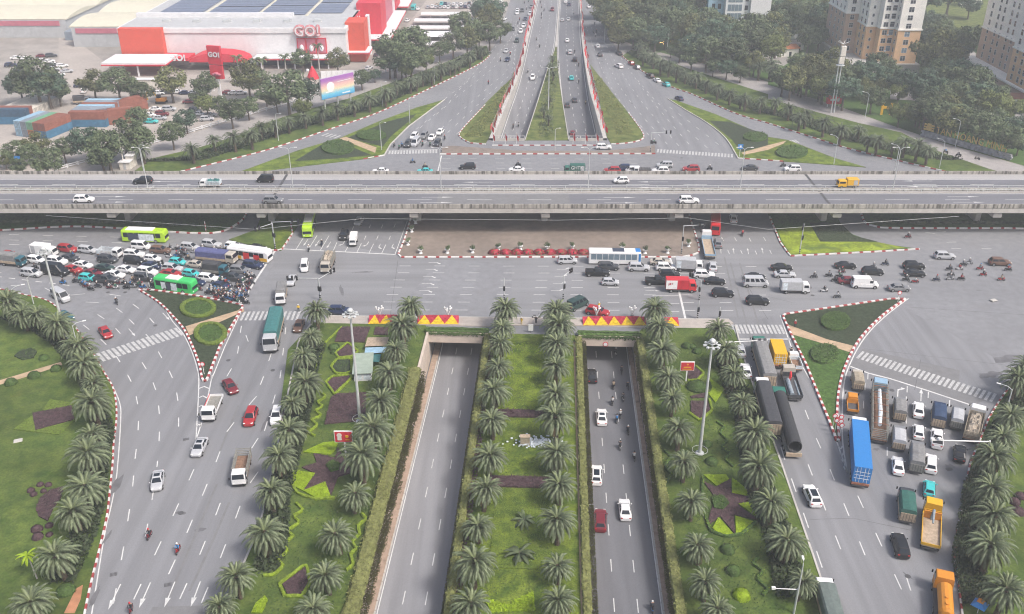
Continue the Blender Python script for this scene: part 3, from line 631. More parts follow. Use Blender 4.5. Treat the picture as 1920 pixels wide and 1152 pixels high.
# ------------------------------------------------------------------ palms
def frond_mesh(name, L, up, droop, m, n=26, lw=.54):
    mb = MB(); pts = []; a = up; p = Vector((0, 0, 0)); st = L / n
    for i in range(n + 1):
        pts.append(p.copy()); p = p + Vector((cos(a), 0, sin(a))) * st; a -= droop / n * (.5 + i / n)
    for i in range(0, n, 4):
        j = min(i + 4, n); w0, w1 = .055 * (1 - i / n) + .012, .055 * (1 - j / n) + .012
        mb.face([pts[i] + Vector((0, -w0, .01)), pts[j] + Vector((0, -w1, .01)), pts[j] + Vector((0, w1, .01)), pts[i] + Vector((0, w0, .01))])
    rg = random.Random(len(name) + int(up * 100))
    for i in range(2, n + 1):
        s = i / n; ll = lw * (sin(pi * min(1, s * .80 + .20)) ** .55) * (1.0 if s < .95 else .8); t = (pts[i] - pts[i - 1]).normalized()
        for sd in (-1, 1):
            for half in (0, .5):
                b = pts[i - 1].lerp(pts[i], half); k = ll * rg.uniform(.82, 1.1)
                d = (t * .78 + Vector((0, sd * .74, 0)) + Vector((0, 0, -.05 - .35 * rg.random()))).normalized()
                wv = t * .030
                tip = b + d * k + Vector((0, 0, -.14 * k))
                mb.face([b - wv, b + wv, b + d * k * .6 + wv * .9, tip, b + d * k * .6 - wv * .9] if sd > 0 else [b + wv, b - wv, b + d * k * .6 - wv * .9, tip, b + d * k * .6 + wv * .9])
    return mb.mesh(name, MT[m])
FR = [frond_mesh('frond', 2.9, 1.15, 1.3, 'frond_young'), frond_mesh('frond', 3.4, .95, 1.9, 'frond'), frond_mesh('frond', 3.6, .62, 2.0, 'frond'), frond_mesh('frond', 3.5, .25, 1.9, 'frond'), frond_mesh('frond', 2.9, -.35, 1.1, 'frond_low'), frond_mesh('frond', 2.8, -.6, .9, 'frond_dead')]
def palm_trunk(h, r=.36):
    mb = MB(); pts = []; rad = []
    for i in range(9):
        t = i / 8; pts.append((0, 0, h * t)); rad.append(r * (1.18 - .35 * t + (.28 if i >= 7 else 0)) * (1.06 if i % 2 else .95))
    return mb.tube(pts, rad, 9).mesh('trunk', MT['palm_bark'])
TRK = palm_trunk(4.2); TRKH = MB().ball((0, 0, 4.3), .55, 8, 5, 1.2).mesh('crown_heart', MT['palm_bark'])
def frond_set(rg, full):
    out = []
    for ring, n, k, e0, e1, s in ((0, 8, 0, .30, .0, .84), (1, 15, 1, .12, -.10, .98), (2, 21, 2, .08, -.16, 1.04), (3, 21, 3, .05, -.35, 1.02), (4, 13, 4, .0, -.55, .98)):
        for i in range(n if full else int(n * .5)):
            out.append((k, 2 * pi * (i + rg.uniform(-.28, .28)) / (n if full else int(n * .5)) + ring * .37, rg.uniform(e1, e0), s * rg.uniform(.88, 1.1), rg.uniform(-.25, .25)))
    return out
def palm(u, v, label, sc=1.0, order='top', lean=None):
    rg = random.Random(int(u * 13 + v * 7)); sc *= .95 * rg.uniform(.80, 1.16)
    p = G(u, v, 4.4 * sc); o = node('date_palm', None, None, (p.x, p.y, .12), rg.uniform(0, 6.28), (sc, sc, sc * rg.uniform(.88, 1.12)))
    o.rotation_euler = (rg.gauss(0, .05), rg.gauss(0, .05), o.rotation_euler[2]); tag(o, label, 'palm tree', 'date palms planted in rows', order=order)
    node('trunk', TRK, o); node('crown_heart', TRKH, o)
    for k, a, el, s, tw in frond_set(rg, True):
        f = node('frond', FR[5 if k == 4 and rg.random() < .4 else k], o, (cos(a) * .16, sin(a) * .16, 4.35 + (.25 if k < 2 else -.05 * k)), 0, s); f.rotation_euler = (tw, -el, a)
    return o
PR = (('date palm on the road side of the left garden', 'C1 395 100 365 240 305 385 310 560 240 680 210 850 150 1050 D1 100 370 50 630 P 445 1085 418 1142'),
      ('date palm between left garden beds and left underpass', 'C1 1015 75 965 190 920 340 870 480 815 690 760 870 D1 690 130 635 370 540 630 470 900 360 1110'),
      ('date palm in the left row of the central strip', 'C1 1625 70 1610 190 1600 310 1590 440 1560 600 1550 800 D1 1530 110 1490 350 1455 570 1425 830 1385 1085'),
      ('date palm in the right row of the central strip', 'C2 300 80 300 190 295 310 290 450 285 620 295 800 D2 290 90 310 300 300 560 305 840 310 1070'),
      ('date palm between right underpass and right garden beds', 'C2 950 70 960 190 1000 330 1020 500 1050 670 1095 870 D2 1130 170 1180 420 1230 710 1270 950 1330 1130'),
      ('date palm on the road side of the right garden', 'C2 1360 200 1395 330 1450 500 1505 690 1565 890 P 1423 880 1448 945 1473 1012 1501 1095'),
      ('date palm in the row edging the left lawn', 'C0 60 30 150 90 250 110 390 170 500 310 550 430 610 560 610 690 590 890 D0 560 110 545 310 475 490 390 780 200 1060'),
      ('date palm in the row edging the right lawn', 'C3 1690 470 1620 545 1590 760 1530 900 D3 1480 150 1470 330 1450 510 1450 720 1540 1020'))
SIZ = {1: 1.08, 6: 1.06, 7: 1.1, 3: 1.07, 2: 1.05}
for i, (lab, s) in enumerate(PR):
    for u, v in Q(s): palm(u, v, lab, SIZ.get(i, 1.0) * (.86 if v > 1080 and i not in (6, 7) else 1.0) * (1.0 if v < 900 else .95))
# far palms: one crown each
def far_crown(seed):
    rg = random.Random(seed); verts = []; faces = []; mats = []; base = 0
    for k, a, el, s, tw in frond_set(rg, False):
        me = FR[k]; R = Matrix.Translation((0, 0, 4.3)) @ Matrix.Rotation(a, 4, 'Z') @ Matrix.Rotation(-el, 4, 'Y') @ Matrix.Rotation(tw, 4, 'X') @ Matrix.Scale(s, 4)
        vs_ = [R @ v.co for v in me.vertices]; verts += vs_
        for f in me.polygons: faces.append([base + i for i in f.vertices]); mats.append(k // 3 if k < 4 else 2)
        base += len(vs_)
    me = bpy.data.meshes.new('crown'); me.from_pydata(verts, [], faces)
    for m in ('frond_far', 'frond_far', 'frond_low'): me.materials.append(MT[m])
    me.polygons.foreach_set('material_index', mats); me.update(); return me
FCR = [far_crown(s) for s in (1, 2, 3)]
def far_palm(u, v, label, sc=1.0, tr=TRK, cr=None, name='date_palm'):
    rg = random.Random(int(u * 17 + v)); sc *= 1.12 * rg.uniform(.85, 1.12); p = G(u, v, 4.4 * sc)
    o = node(name, None, None, (p.x, p.y, .1), rg.uniform(0, 6.28), sc); tag(o, label, 'palm tree', 'date palms along the far roads')
    node('trunk', tr, o); node('crown', cr or FCR[rg.randrange(3)], o)
for u, v in Q('A0 930 985 1255 975 1400 915 1530 895 1640 880 A1 30 830 120 815 210 795 320 765 430 735 530 705 640 680 740 645 845 610 920 555 1010 535 1090 495 1150 480 1210 445 1270 425 1330 395 1400 365 1450 320 1480 330'):
    far_palm(u, v, 'date palm in the verge below the mall fence')
for u, v in Q('A2 830 310 880 340 930 372 975 410 1030 425 1080 460 1135 485 1210 500 1275 545 1350 575 1430 610 1530 645 1630 665 A3 50 670 140 710 250 750 370 800 480 850 600 850 720 920 900 930 985 950 1050 985 880 320'):
    far_palm(u, v, 'date palm in the far right verge')
for u, v in Q('A2 240 770 265 380 262 430 270 480 245 650 210 720'): far_palm(u, v, 'small date palm on the far median lawn', .62)
for u, v in Q('A2 1230 290 1300 270 1380 300 1450 310 1500 280 1560 250 1620 290 1560 420 1620 440 A3 40 450 90 480 150 500 180 520 20 420'): far_palm(u, v, 'date palm in the park beyond the right pavement', 1.15)
# tall slim palms by the mall and one young palm on the left lawn
TALL = MB().tube([(0, 0, 0), (0, 0, 4), (0, 0, 11)], [.34, .26, .18], 8).mesh('trunk', MT['concrete'])
def crown_small(r, m):
    mb = MB(); rg = random.Random(3)
    for i in range(15):
        a = 2 * pi * i / 15 + rg.uniform(-.2, .2); up = rg.uniform(-.1, 1.0); p = Vector((0, 0, 0)); t = up; L = []
        for k in range(7): L.append(p.copy()); p = p + Vector((cos(a) * cos(t), sin(a) * cos(t), sin(t))) * r / 6; t -= .28
        sd = Vector((-sin(a), cos(a), 0))
        for k in range(6):
            w0, w1 = .34 * r / 3 * sin(pi * (k + .6) / 7), .34 * r / 3 * sin(pi * (k + 1.6) / 7.4)
            for q in (-1, 1):
                mb.face([L[k], L[k + 1], L[k + 1] + sd * q * w1 + Vector((0, 0, -w1 * .5)), L[k] + sd * q * w0 + Vector((0, 0, -w0 * .5))])
    return mb.mesh('crown', MT[m])
CRT = crown_small(3.2, 'tree_leaf'); CRY = crown_small(1.7, 'leaf_lime')
for u, v in Q('A1 40 385 185 365 400 295 A0 1670 390 1550 370'):
    p = G(u, v, 11); o = node('tall_palm', None, None, (p.x, p.y, 0)); tag(o, 'tall slim palm standing in front of the white mall wall', 'palm tree', 'tall palms by the mall')
    node('trunk', TALL, o); node('crown', CRT, o, (0, 0, 10.8))
p = G(*T('D0', 245, 925)); o = node('young_palm', None, None, (p.x, p.y, .1)); tag(o, 'young thin palm with yellow drooping leaves on the left lawn', 'palm tree')
node('trunk', MB().tube([(0, 0, 0), (-.2, .1, 2), (-.5, .2, 4.2)], [.11, .09, .08], 6).mesh('trunk', MT['concrete']), o); node('crown', CRY, o, (-.5, .2, 4.2))

# ------------------------------------------------------------------ broadleaf trees
def leaf_quads(mb, c, r, n, size, rg, flat=.75):
    for _ in range(n):
        d = Vector((rg.gauss(0, 1), rg.gauss(0, 1), rg.gauss(0, 1))); d.normalize(); rr = r * rg.uniform(.55, 1.0)
        p = c + Vector((d.x * rr, d.y * rr, d.z * rr * flat))
        nrm = (d + Vector((rg.uniform(-.6, .6), rg.uniform(-.6, .6), rg.uniform(-.1, .9)))).normalized()
        x = nrm.orthogonal().normalized(); y = nrm.cross(x); a = rg.uniform(0, 6.28); x, y = x * cos(a) + y * sin(a), y * cos(a) - x * sin(a)
        s = size * rg.uniform(.6, 1.3)
        mb.face([p - x * s, p - y * s * .6, p + x * s, p + y * s * .6])
def tree_meshes(seed, m):
    rg = random.Random(seed); tk = MB(); cr = MB(); H = 2.4
    tk.tube([(0, 0, 0), (.05, 0, 1.2), (.1, .05, H), (.1, .1, H + 1.6)], [.26, .21, .17, .1], 8)
    tips = []
    for i in range(8):
        a = 2 * pi * i / 8 + rg.uniform(-.4, .4); el = rg.uniform(.35, 1.2); L = rg.uniform(1.6, 2.6)
        q = Vector((cos(a) * cos(el), sin(a) * cos(el), sin(el))) * L + Vector((.1, .05, H - .3 + .12 * i)); tk.tube([(.1, .05, H - .4 + .1 * i), q * .5 + Vector((.05, .03, H * .5 + .2)), q], [.11, .07, .03], 5); tips.append(q)
    N_ = 34
    for i in range(N_):
        d = Vector((rg.gauss(0, 1), rg.gauss(0, 1), rg.gauss(0, .8))); d.normalize()
        R = rg.uniform(.45, 1.0) ** .5
        c = Vector((d.x * 2.9 * R * rg.uniform(.8, 1.12), d.y * 2.9 * R * rg.uniform(.8, 1.12), 4.6 + d.z * 2.1 * R))
        if c.z < 2.7: c.z = 2.7 + rg.random()
        leaf_quads(cr, c, rg.uniform(.8, 1.45), 78, .23, rg)
    return tk.mesh('trunk', MT['bark']), cr.mesh('crown', MT[m])
TREES = [tree_meshes(s, m_) for s, m_ in ((11, 'tree_leaf'), (12, 'tree_leaf_warm'), (13, 'tree_leaf'), (14, 'tree_leaf_cool'), (15, 'tree_leaf'))]; TREEL = [tree_meshes(s, 'tree_leaf_light') for s in (21, 22)]
def tree(u, v, rpx, label, light=False, grp='trees', tall=1.0):
    rg = random.Random(int(u * 3 + v * 11)); p = G(u, v, 4.5); s_px = FPX / (p.y * CP + (HCAM - 4.5) * SP); sc = rpx / s_px / 2.75
    zc = 4.6 * sc * tall; p = G(u, v, zc)
    o = node('tree', None, None, (p.x, p.y, 0), rg.uniform(0, 6.28), (sc, sc, sc * tall * rg.uniform(.92, 1.08)))
    tag(o, label, 'tree', grp); tk, cr = (TREEL if light else TREES)[rg.randrange(2 if light else 5)]
    node('trunk', tk, o); node('crown', cr, o); return o
def grove(s, label, light=False, grp='trees', k=1.0):
    t = None; n = []
    for w_ in s.split():
        if w_[0].isalpha(): t = w_; continue
        n.append(float(w_))
        if len(n) == 3: u, v = T(t, n[0], n[1]); tree(u, v, n[2] * TILE[t][2] * k, label, light, grp); n = []
grove('A0 220 490 125 300 540 100 370 570 75 120 545 80 600 520 85 760 520 95 840 560 60 930 595 65 1110 520 90 1340 540 75 1620 500 90 A1 20 520 75', 'leafy tree in the mall car park', grp='trees around the mall')
grove('A0 1210 770 65 1510 720 75 1120 860 75 890 760 70 1620 690 60 1440 680 55 1290 620 50', 'tree between the car park and the white fence', grp='trees around the mall')
grove('A0 560 900 100 690 940 110 800 880 105 900 900 90 660 1010 80', 'big dark tree in front of the stacked containers', grp='trees around the mall')
grove('A0 80 980 70 220 920 75 300 1050 85 410 960 75 120 1085 50 190 985 60 30 1050 40', 'tree by the pavement near the far left corner', grp='trees around the mall')
grove('A1 200 560 110 330 570 85 130 640 60 60 600 60', 'tree beside the colourful billboard', grp='trees around the mall')
grove('A1 300 370 65 530 390 65 690 500 55 775 480 38', 'small tree in front of the mall entrance', grp='trees around the mall')
grove('A1 900 310 110 1010 270 105 870 380 80 1010 370 90 950 400 70 1090 330 60', 'dark round tree south of the parking shelters', grp='trees around the mall')
grove('A1 1370 160 85 1290 260 75 1200 320 55 1380 250 70 1530 40 85 1520 120 75 1470 60 60 1530 210 70 1600 180 60 1460 220 60', 'tree among the parking shelters', grp='trees around the mall')
grove('A1 980 440 55 1110 400 50 300 700 55 A0 1350 670 60', 'yellowish tree by the mall fence', True, 'trees around the mall')
grove('A2 640 50 75 720 30 85 800 70 85 900 50 95 1000 40 85 700 140 80 800 180 80 880 140 80 960 120 80 1050 130 85 650 150 50 740 90 70 850 100 70 1060 20 60 1180 10 60', 'tree in the dense wood right of the far road', grp='trees of the park')
grove('A2 940 220 70 1180 190 80 1260 210 90 1330 160 85 1290 110 70 1430 190 75 1500 230 80 1600 200 75 1560 160 60 1400 260 80 1280 280 75 1180 280 70 1100 330 50 700 225 65 1180 370 60 870 250 60', 'tree in the park below the white office block', grp='trees of the park')
grove('A2 1320 430 45 1410 430 55 1500 460 50 1590 400 60 1040 330 30 1110 360 30', 'small street tree on the right pavement', grp='trees of the park')
grove('A2 1080 255 45 740 180 40', 'yellowish tree in the park', True, 'trees of the park')
grove('A3 60 150 90 150 70 85 220 40 75 320 30 65 370 150 75 270 230 75 60 250 75 20 60 60 120 170 60 220 140 60 300 90 60 340 230 60', 'tree left of the beige apartment tower', grp='trees of the park')
grove('A3 270 460 95 360 480 95 420 410 90 510 560 95 570 490 75 620 450 60 200 400 60 230 520 70 440 560 70 340 570 60', 'tree around the foot of the beige apartment tower', grp='trees of the park')
grove('A3 700 470 90 740 400 75 690 620 75 640 560 60 800 440 60 880 510 85 760 540 60', 'tree in front of the beige apartment tower', grp='trees of the park')
grove('A3 1080 550 110 1200 500 105 1300 480 95 1000 600 70 1240 620 95 1360 540 95 1400 620 80 1480 600 80 1150 640 80 1310 640 75', 'tree in the garden between the two apartment towers', grp='trees of the park')
grove('A3 1100 320 115 1190 340 90 1040 120 60 1020 200 60 1150 190 70 1220 260 75 1040 270 70 1300 230 60 1430 250 50 1130 120 50 1000 340 50 1210 400 60 1080 400 60', 'tree behind the garden, beside the meadow', grp='trees of the park')
grove('A3 1040 710 95 1130 740 95 1220 770 90 1310 790 95 1400 820 95 1490 850 90 1580 890 90 1640 820 75 1500 760 70 1650 930 60 980 740 60 1350 720 60 1240 700 60', 'dense green tree behind the gold lettering wall', grp='trees of the park', k=.95)
grove('A3 1600 690 80 1530 690 70 870 720 70 860 600 50', 'sparse brownish tree in the park', True, 'trees of the park')
grove('A2 600 -40 90 720 -60 95 850 -50 95 980 -60 95 1100 -50 95 1230 -40 95 A3 100 -40 90 220 -60 90 330 -50 90 1050 -40 90 1200 -50 90 1330 20 60', 'far tree at the upper edge of the park', grp='trees of the park')

# ------------------------------------------------------------------ hedges, beds and clipped shrubs
def tufts(mb, pts, n, size, rg, spread, h, hang=0.0):
    at, L = walk(pts)
    for _ in range(n):
        p = at(rg.uniform(0, L)); p = p + Vector((rg.uniform(-spread, spread), rg.uniform(-.1, .1), rg.uniform(-hang, h)))
        d = Vector((rg.gauss(0, 1), rg.gauss(0, 1), rg.gauss(0, 1) + .6)).normalized(); x = d.orthogonal().normalized(); y = d.cross(x); s = size * rg.uniform(.6, 1.4)
        mb.face([p - x * s, p - y * s * .5, p + x * s, p + y * s * .5])
def hedge_body(mb, pts, w_, h, rg, n=3):
    at, L = walk(pts); N_ = max(2, int(L / .6)); rings = []
    for i in range(N_ + 1):
        p = at(L * i / N_); q = at(min(L, L * i / N_ + .1)); q0 = at(max(0, L * i / N_ - .1)); d = (q - q0); nrm = Vector((-d.y, d.x, 0)).normalized()
        prof = ((-.5, 0), (-.56, .55), (-.42, .93), (0, 1.0), (.42, .93), (.56, .55), (.5, 0))
        rings.append([p + nrm * (w_ * a * rg.uniform(.85, 1.15)) + Vector((0, 0, h * b * rg.uniform(.85, 1.12))) for a, b in prof])
    mb.loft(rings, True, True)
def hedge(name, pts, w_, h, m, label, leaf=None, nl=0, cat='hedge', size=.14, z=.16):
    rg = random.Random(len(pts) + int(pts[0][0] * 10)); mb = MB(); P = [Vector((p[0], p[1], p[2] + z)) for p in pts]; hedge_body(mb, P, w_, h, rg)
    if leaf:
        mb.mat(1); tufts(mb, [p + Vector((0, 0, h * .3)) for p in P], nl, size, rg, w_ * .6, h * .8)
    o = node(name, mb.mesh(name, [MT[m], MT[leaf or m]])); return tag(o, label, cat)
# the big shaggy hedges along the underpass walls
def wall_hedge(a, side, label, w_=1.1, hang=2.0, b1=BP - 1):
    rg = random.Random(int(a * 10)); mb = MB(); pts = [AB(a, b, .2) for b in [B0N + (b1 - B0N) * i / 60 for i in range(61)]]; hedge_body(mb, pts, w_, 1.0, rg)
    mb.mat(1); tufts(mb, [p + Vector((0, 0, .5)) for p in pts], 7000, .16, rg, w_ * .62, .62, .3)
    for _ in range(16000):               # growth hanging over the wall
        b = rg.uniform(B0N, b1); mb.mat(2 if rg.random() < .45 else 1); hh = min(hang, -zroad(b) - .5) * (.72 + .28 * sin(b * .9) * sin(b * .37 + 1)); dz = -abs(rg.uniform(0, 1)) * max(.6, hh)
        p = AB(a + side * (w_ / 2 + rg.uniform(-.25, .95) * (1 if side > 0 else .5)), b, .6 + dz); s = .19 * rg.uniform(.6, 1.3)
        mb.face([p + Vector((0, -s * .4, 0)), p + Vector((side * s * .5, 0, -s * .6)), p + Vector((0, s * .4, -s * 1.6)), p + Vector((-side * .1, 0, -s * .6))])
    o = node('hedge', mb.mesh('hedge', [MT['hedge_olive'], MT['leaf_olive'], MT['leaf_brown']])); tag(o, label, 'hedge')
wall_hedge(TR_L[0] - .75, 1, 'long olive hedge hanging over the left wall of the left underpass', 2.0, 5.2, 152)
wall_hedge(TR_L[1] + .5, -1, 'long olive hedge on the right wall of the left underpass')
wall_hedge(TR_R[0] - .45, 1, 'long olive hedge on the left wall of the right underpass')
wall_hedge(TR_R[1] + .55, -1, 'long olive hedge hanging over the right wall of the right underpass', 1.3, 3.0)
for side, (a0, a1) in (('left', TR_L), ('right', TR_R)):
    rg = random.Random(5); mb = MB(); pts = [AB(a0 - .6 + (a1 - a0 + 1.2) * i / 12, BP + 1.1, .5) for i in range(13)]; hedge_body(mb, pts, 1.6, .6, rg); mb.mat(1); tufts(mb, [p + Vector((0, -.3, .3)) for p in pts], 1200, .16, rg, .6, .4, .1)
    for _ in range(420):
        p = AB(a0 + rg.uniform(0, a1 - a0), BP - rg.uniform(0, .25), .85 - abs(rg.gauss(0, .26))); s = .16; mb.face([p, p + Vector((s, 0, -s * .3)), p + Vector((0, -.05, -s * 1.5)), p + Vector((-s, 0, -s * .3))])
    tag(node('hedge', mb.mesh('hedge', [MT['hedge_green'], MT['leaf_green']])), 'green hedge over the mouth of the %s tunnel' % side, 'hedge')
# ground cover beds: low cushions of leaves with an uneven top
def bed(name, s, m, leaf, label, h=.35, n=None, world=None, cat='flower bed', size=.12, z0=.15, smooth_n=0):
    pts = world or GQ(s)
    if smooth_n: pts = smooth(pts, True, smooth_n)
    rg = random.Random(int(pts[0][0] * 7 + pts[0][1])); mb = MB().prism(pts, z0, z0 + h * .7)
    xs = [p[0] for p in pts]; ys = [p[1] for p in pts]
    def inside(x, y):
        c = False; j = len(pts) - 1
        for i in range(len(pts)):
            if (pts[i][1] > y) != (pts[j][1] > y) and x < (pts[j][0] - pts[i][0]) * (y - pts[i][1]) / (pts[j][1] - pts[i][1]) + pts[i][0]: c = not c
            j = i
        return c
    A = abs(sum(pts[i][0] * pts[(i + 1) % len(pts)][1] - pts[(i + 1) % len(pts)][0] * pts[i][1] for i in range(len(pts)))) / 2
    n = n or int(min(2600, A * 16)); k = 0; mb.mat(1)
    while k < n:
        x, y = rg.uniform(min(xs), max(xs)), rg.uniform(min(ys), max(ys)); k += 1
        if not inside(x + rg.uniform(-.2, .2), y + rg.uniform(-.2, .2)): continue
        p = Vector((x, y, z0 + h * rg.uniform(.6, 1.05))); d = Vector((rg.gauss(0, .7), rg.gauss(0, .7), 1)).normalized(); u_ = d.orthogonal().normalized(); v_ = d.cross(u_); t = size * rg.uniform(.6, 1.5)
        mb.face([p - u_ * t, p - v_ * t * .7, p + u_ * t, p + v_ * t * .7])
    return tag(node(name, mb.mesh(name, [MT[m], MT[leaf]])), label, cat)
PUR = ('cover_purple', 'leaf_purple'); LIM = ('cover_lime', 'leaf_lime'); GRN = ('cover_green', 'leaf_green')
def border(s, label, w_=.42, h=.45, closed=True, m='hedge_lime'):
    p = GQ(s); p = p + [p[0]] if closed else p
    hedge('low_hedge', p, w_, h, m, label, 'leaf_lime', int(walk(p)[1] * 26), size=.09)
bed('flower_bed', 'F5 215 90 545 90 480 255 160 245', *PUR, 'dark purple bed just below the promenade, left of the shed yard')
bed('flower_bed', 'F5 600 90 740 95 730 175 580 170', *PUR, 'small dark purple bed above the shed yard')
bed('flower_bed', 'F5 180 375 300 270 400 355 340 405 205 415', *PUR, 'five-sided purple bed nearest the promenade in the left garden'); border('F5 165 370 300 262 415 355 345 415 200 425', 'lime border hedge around the upper five-sided purple bed')
bed('flower_bed', 'F5 140 515 190 450 330 440 350 545 290 580 180 580', 'cover_dark', 'leaf_green', 'dark green rounded bed left of the mast'); border('F5 120 520 185 440 P 659 676 F5 345 570 280 598 170 592', 'lime border hedge around the dark green rounded bed')
bed('flower_bed', 'F5 85 690 140 640 310 620 340 640 160 810', *PUR, 'kite-shaped purple bed left of the mast'); border('F5 65 690 130 625 330 612 345 640 160 822', 'lime border hedge around the kite-shaped purple bed')
bed('flower_bed', 'F5 120 850 190 810 500 800 490 1100 50 1140 90 980', *PUR, 'large square purple bed around the foot of the left mast')
bed('flower_bed', 'D1 375 105 520 140 540 70 590 170 640 230 540 260 490 385 440 300 310 355 390 240 300 200 400 170', *PUR, 'purple star-shaped bed below the portrait billboard')
for i, s in enumerate(('D1 310 100 440 40 540 30 520 90 490 115 380 110', 'D1 245 220 390 240 310 355 240 320', 'D1 310 355 455 295 490 390 400 405')): bed('flower_bed', s, *LIM, 'lime wedge beside the purple star bed in the left garden', .4)
bed('flower_bed', 'D1 460 190 500 160 550 180 545 220 490 235', *GRN, 'green centre of the purple star bed', .7, 500)
border('D1 240 310 270 370 390 410 520 400', 'curved lime border below the purple star bed', closed=False)
bed('flower_bed', 'D1 175 965 325 855 345 960 300 1030 210 1035', *PUR, 'purple kite bed near the lower edge of the left garden'); border('D1 155 965 320 840 335 850 355 960 300 1045 190 1045', 'lime border hedge around the lower purple kite bed')
bed('flower_bed', 'D1 -30 1152 0 1090 60 1040 80 1070 40 1152', *LIM, 'lime bed at the lower left corner of the left garden')
border('C1 420 620 460 650 400 690 440 715 390 745 430 775 365 805 405 840 345 885 385 910', 'zigzag lime hedge beside the left road palms, upper stretch', closed=False)
border('D1 265 435 310 480 250 520 285 565 205 615 245 655 175 705 210 750 145 800 180 850 120 905 50 910', 'zigzag lime hedge beside the left road palms, lower stretch', closed=False)
border('D1 690 500 725 540 670 580 680 640 630 690 660 735 620 770 640 840 590 875', 'zigzag lime hedge beside the left underpass hedge', closed=False)
border('F5 235 90 60 260 0 420 C1 380 500', 'long lime border curving from the promenade', .3, .35, False)
# right garden
bed('flower_bed', 'D2 1250 290 1330 330 1430 275 1435 370 1570 400 1480 450 1600 540 1450 510 1460 640 1360 520 1270 590 1300 490 1330 400', *PUR, 'purple star-shaped bed in the right garden')
for s in ('D2 1250 250 1400 250 1420 280 1340 325', 'D2 1440 270 1530 340 1545 385 1440 370', 'D2 1480 440 1580 430 1600 520', 'D2 1460 520 1590 560 1540 620 1465 645', 'D2 1350 530 1450 640 1370 650 1310 600'): bed('flower_bed', s, *LIM, 'lime wedge beside the purple star bed in the right garden', .4)
bed('flower_bed', 'D2 1310 400 1370 390 1420 440 1380 480 1320 470', *GRN, 'green centre of the purple star bed in the right garden', .7, 500)
border('D2 1250 260 1240 450 1300 620 1400 655 1500 640 1590 560', 'curved border hedge around the right star bed', closed=False, m='hedge_green')
bed('flower_bed', 'C2 1150 480 1200 460 1245 500 1200 540 1150 535', *PUR, 'small purple bed beside the red billboard'); border('C2 1150 545 1210 545 1255 500 1200 450', 'lime border of the small purple bed by the red billboard', closed=False)
bed('flower_bed', 'C2 1165 650 1270 625 1265 655 1175 660', *PUR, 'thin purple bed below the rounded green shrub'); bed('flower_bed', 'C2 1170 680 1280 680 1295 740 1230 800 1170 750', *PUR, 'purple five-sided bed right of the underpass palms'); border('C2 1160 760 1230 810 1310 740 1290 670', 'lime border of the purple five-sided bed', closed=False)
bed('flower_bed', 'C2 1290 530 1390 600 1330 690 1290 640 1310 590', *LIM, 'bright lime angular bed right of the right mast')
for s, k in (('C2 1340 815 1390 850 1360 890 1410 940 1370 980 1430 1030 1390 1060 1450 1110', 'upper'), ('D2 1610 790 1570 830 1640 880 1600 930 1676 1000 1640 1040', 'lower')): border(s, 'zigzag hedge beside the right road palms, %s stretch' % k, closed=False, m='hedge_green')
border('D2 1000 90 1040 130 1000 190 1040 250 1010 300', 'zigzag hedge beside the right underpass hedge', closed=False, m='hedge_green')
def shrub(tile, x, y, r, m, leaf, label, sz=.8):
    p = G(*T(tile, x, y)); rg = random.Random(int(x + y)); mb = MB(); n = 10
    rings = []
    for i in range(6):
        a = pi / 2 * i / 5; rr = max(.02, r * cos(a))
        rings.append([(rr * cos(2 * pi * k / n) * rg.uniform(.92, 1.08), rr * sin(2 * pi * k / n) * rg.uniform(.92, 1.08), .1 + r * sz * sin(a) * rg.uniform(.95, 1.05)) for k in range(n)])
    mb.loft(rings); mb.mat(1)
    for _ in range(int(220 * r)):
        a, e = rg.uniform(0, 6.28), rg.uniform(0, 1.5); d = Vector((cos(a) * cos(e), sin(a) * cos(e), sin(e) * sz)); q = d * r * rg.uniform(.95, 1.08) + Vector((0, 0, .1)); x_ = d.orthogonal().normalized(); y_ = d.cross(x_); s = .12 * rg.uniform(.6, 1.3)
        mb.face([q - x_ * s, q - y_ * s, q + x_ * s, q + y_ * s])
    o = node('shrub', mb.mesh('shrub', [MT[m], MT[leaf]]), None, (p.x, p.y, .1)); tag(o, label, 'shrub', 'clipped shrubs')
for x, y, r in ((205, 350, .8), (222, 376, .75), (265, 312, .75), (318, 314, .75), (288, 354, .65), (245, 605, 1.15), (250, 655, 1.1), (325, 580, .8), (325, 640, .7)): shrub('D0', x, y, r * .75, 'cover_purple', 'leaf_purple', 'round purple shrub on the left lawn')
for t, x, y, r in (('D0', 435, 1010, 1.3), ('C0', 75, 560, 1.2), ('C0', 225, 515, 1.2), ('C0', 370, 470, 1.1), ('C0', 290, 400, 1.0)): shrub(t, x, y, r, 'hedge_green', 'leaf_green', 'round green shrub on the left lawn')
for t, x, y, r in (('C2', 1275, 965, .95), ('C2', 1305, 1080, 1.1), ('D2', 1410, 740, 1.1), ('D2', 1445, 880, 1.1), ('C2', 1140, 320, 1.0), ('C2', 1180, 325, .8), ('C2', 1210, 355, 1.0)): shrub(t, x, y, r, 'hedge_green', 'leaf_green', 'round green shrub in the right garden')
shrub('D2', 1500, 1040, 1.25, 'cover_lime', 'leaf_lime', 'bright lime ball shrub near the bottom of the right garden')
shrub('C2', 1210, 590, 2.0, 'hedge_green', 'leaf_green', 'large rounded green shrub beside the right mast', .6)
for x, y, r in ((1610, 425, .9), (1630, 490, 1.1), (1650, 390, .9)): shrub('D3', x, y, r, 'cover_purple', 'leaf_purple', 'round purple shrub on the right lawn')
for x, y, r in ((150, 250, 1.1), (500, 290, .8), (490, 330, .7)): shrub('C1', x + 20 if x > 200 else 510, y + 30 if x > 200 else 330, r, 'hedge_green', 'leaf_green', 'round green shrub in the left garden')
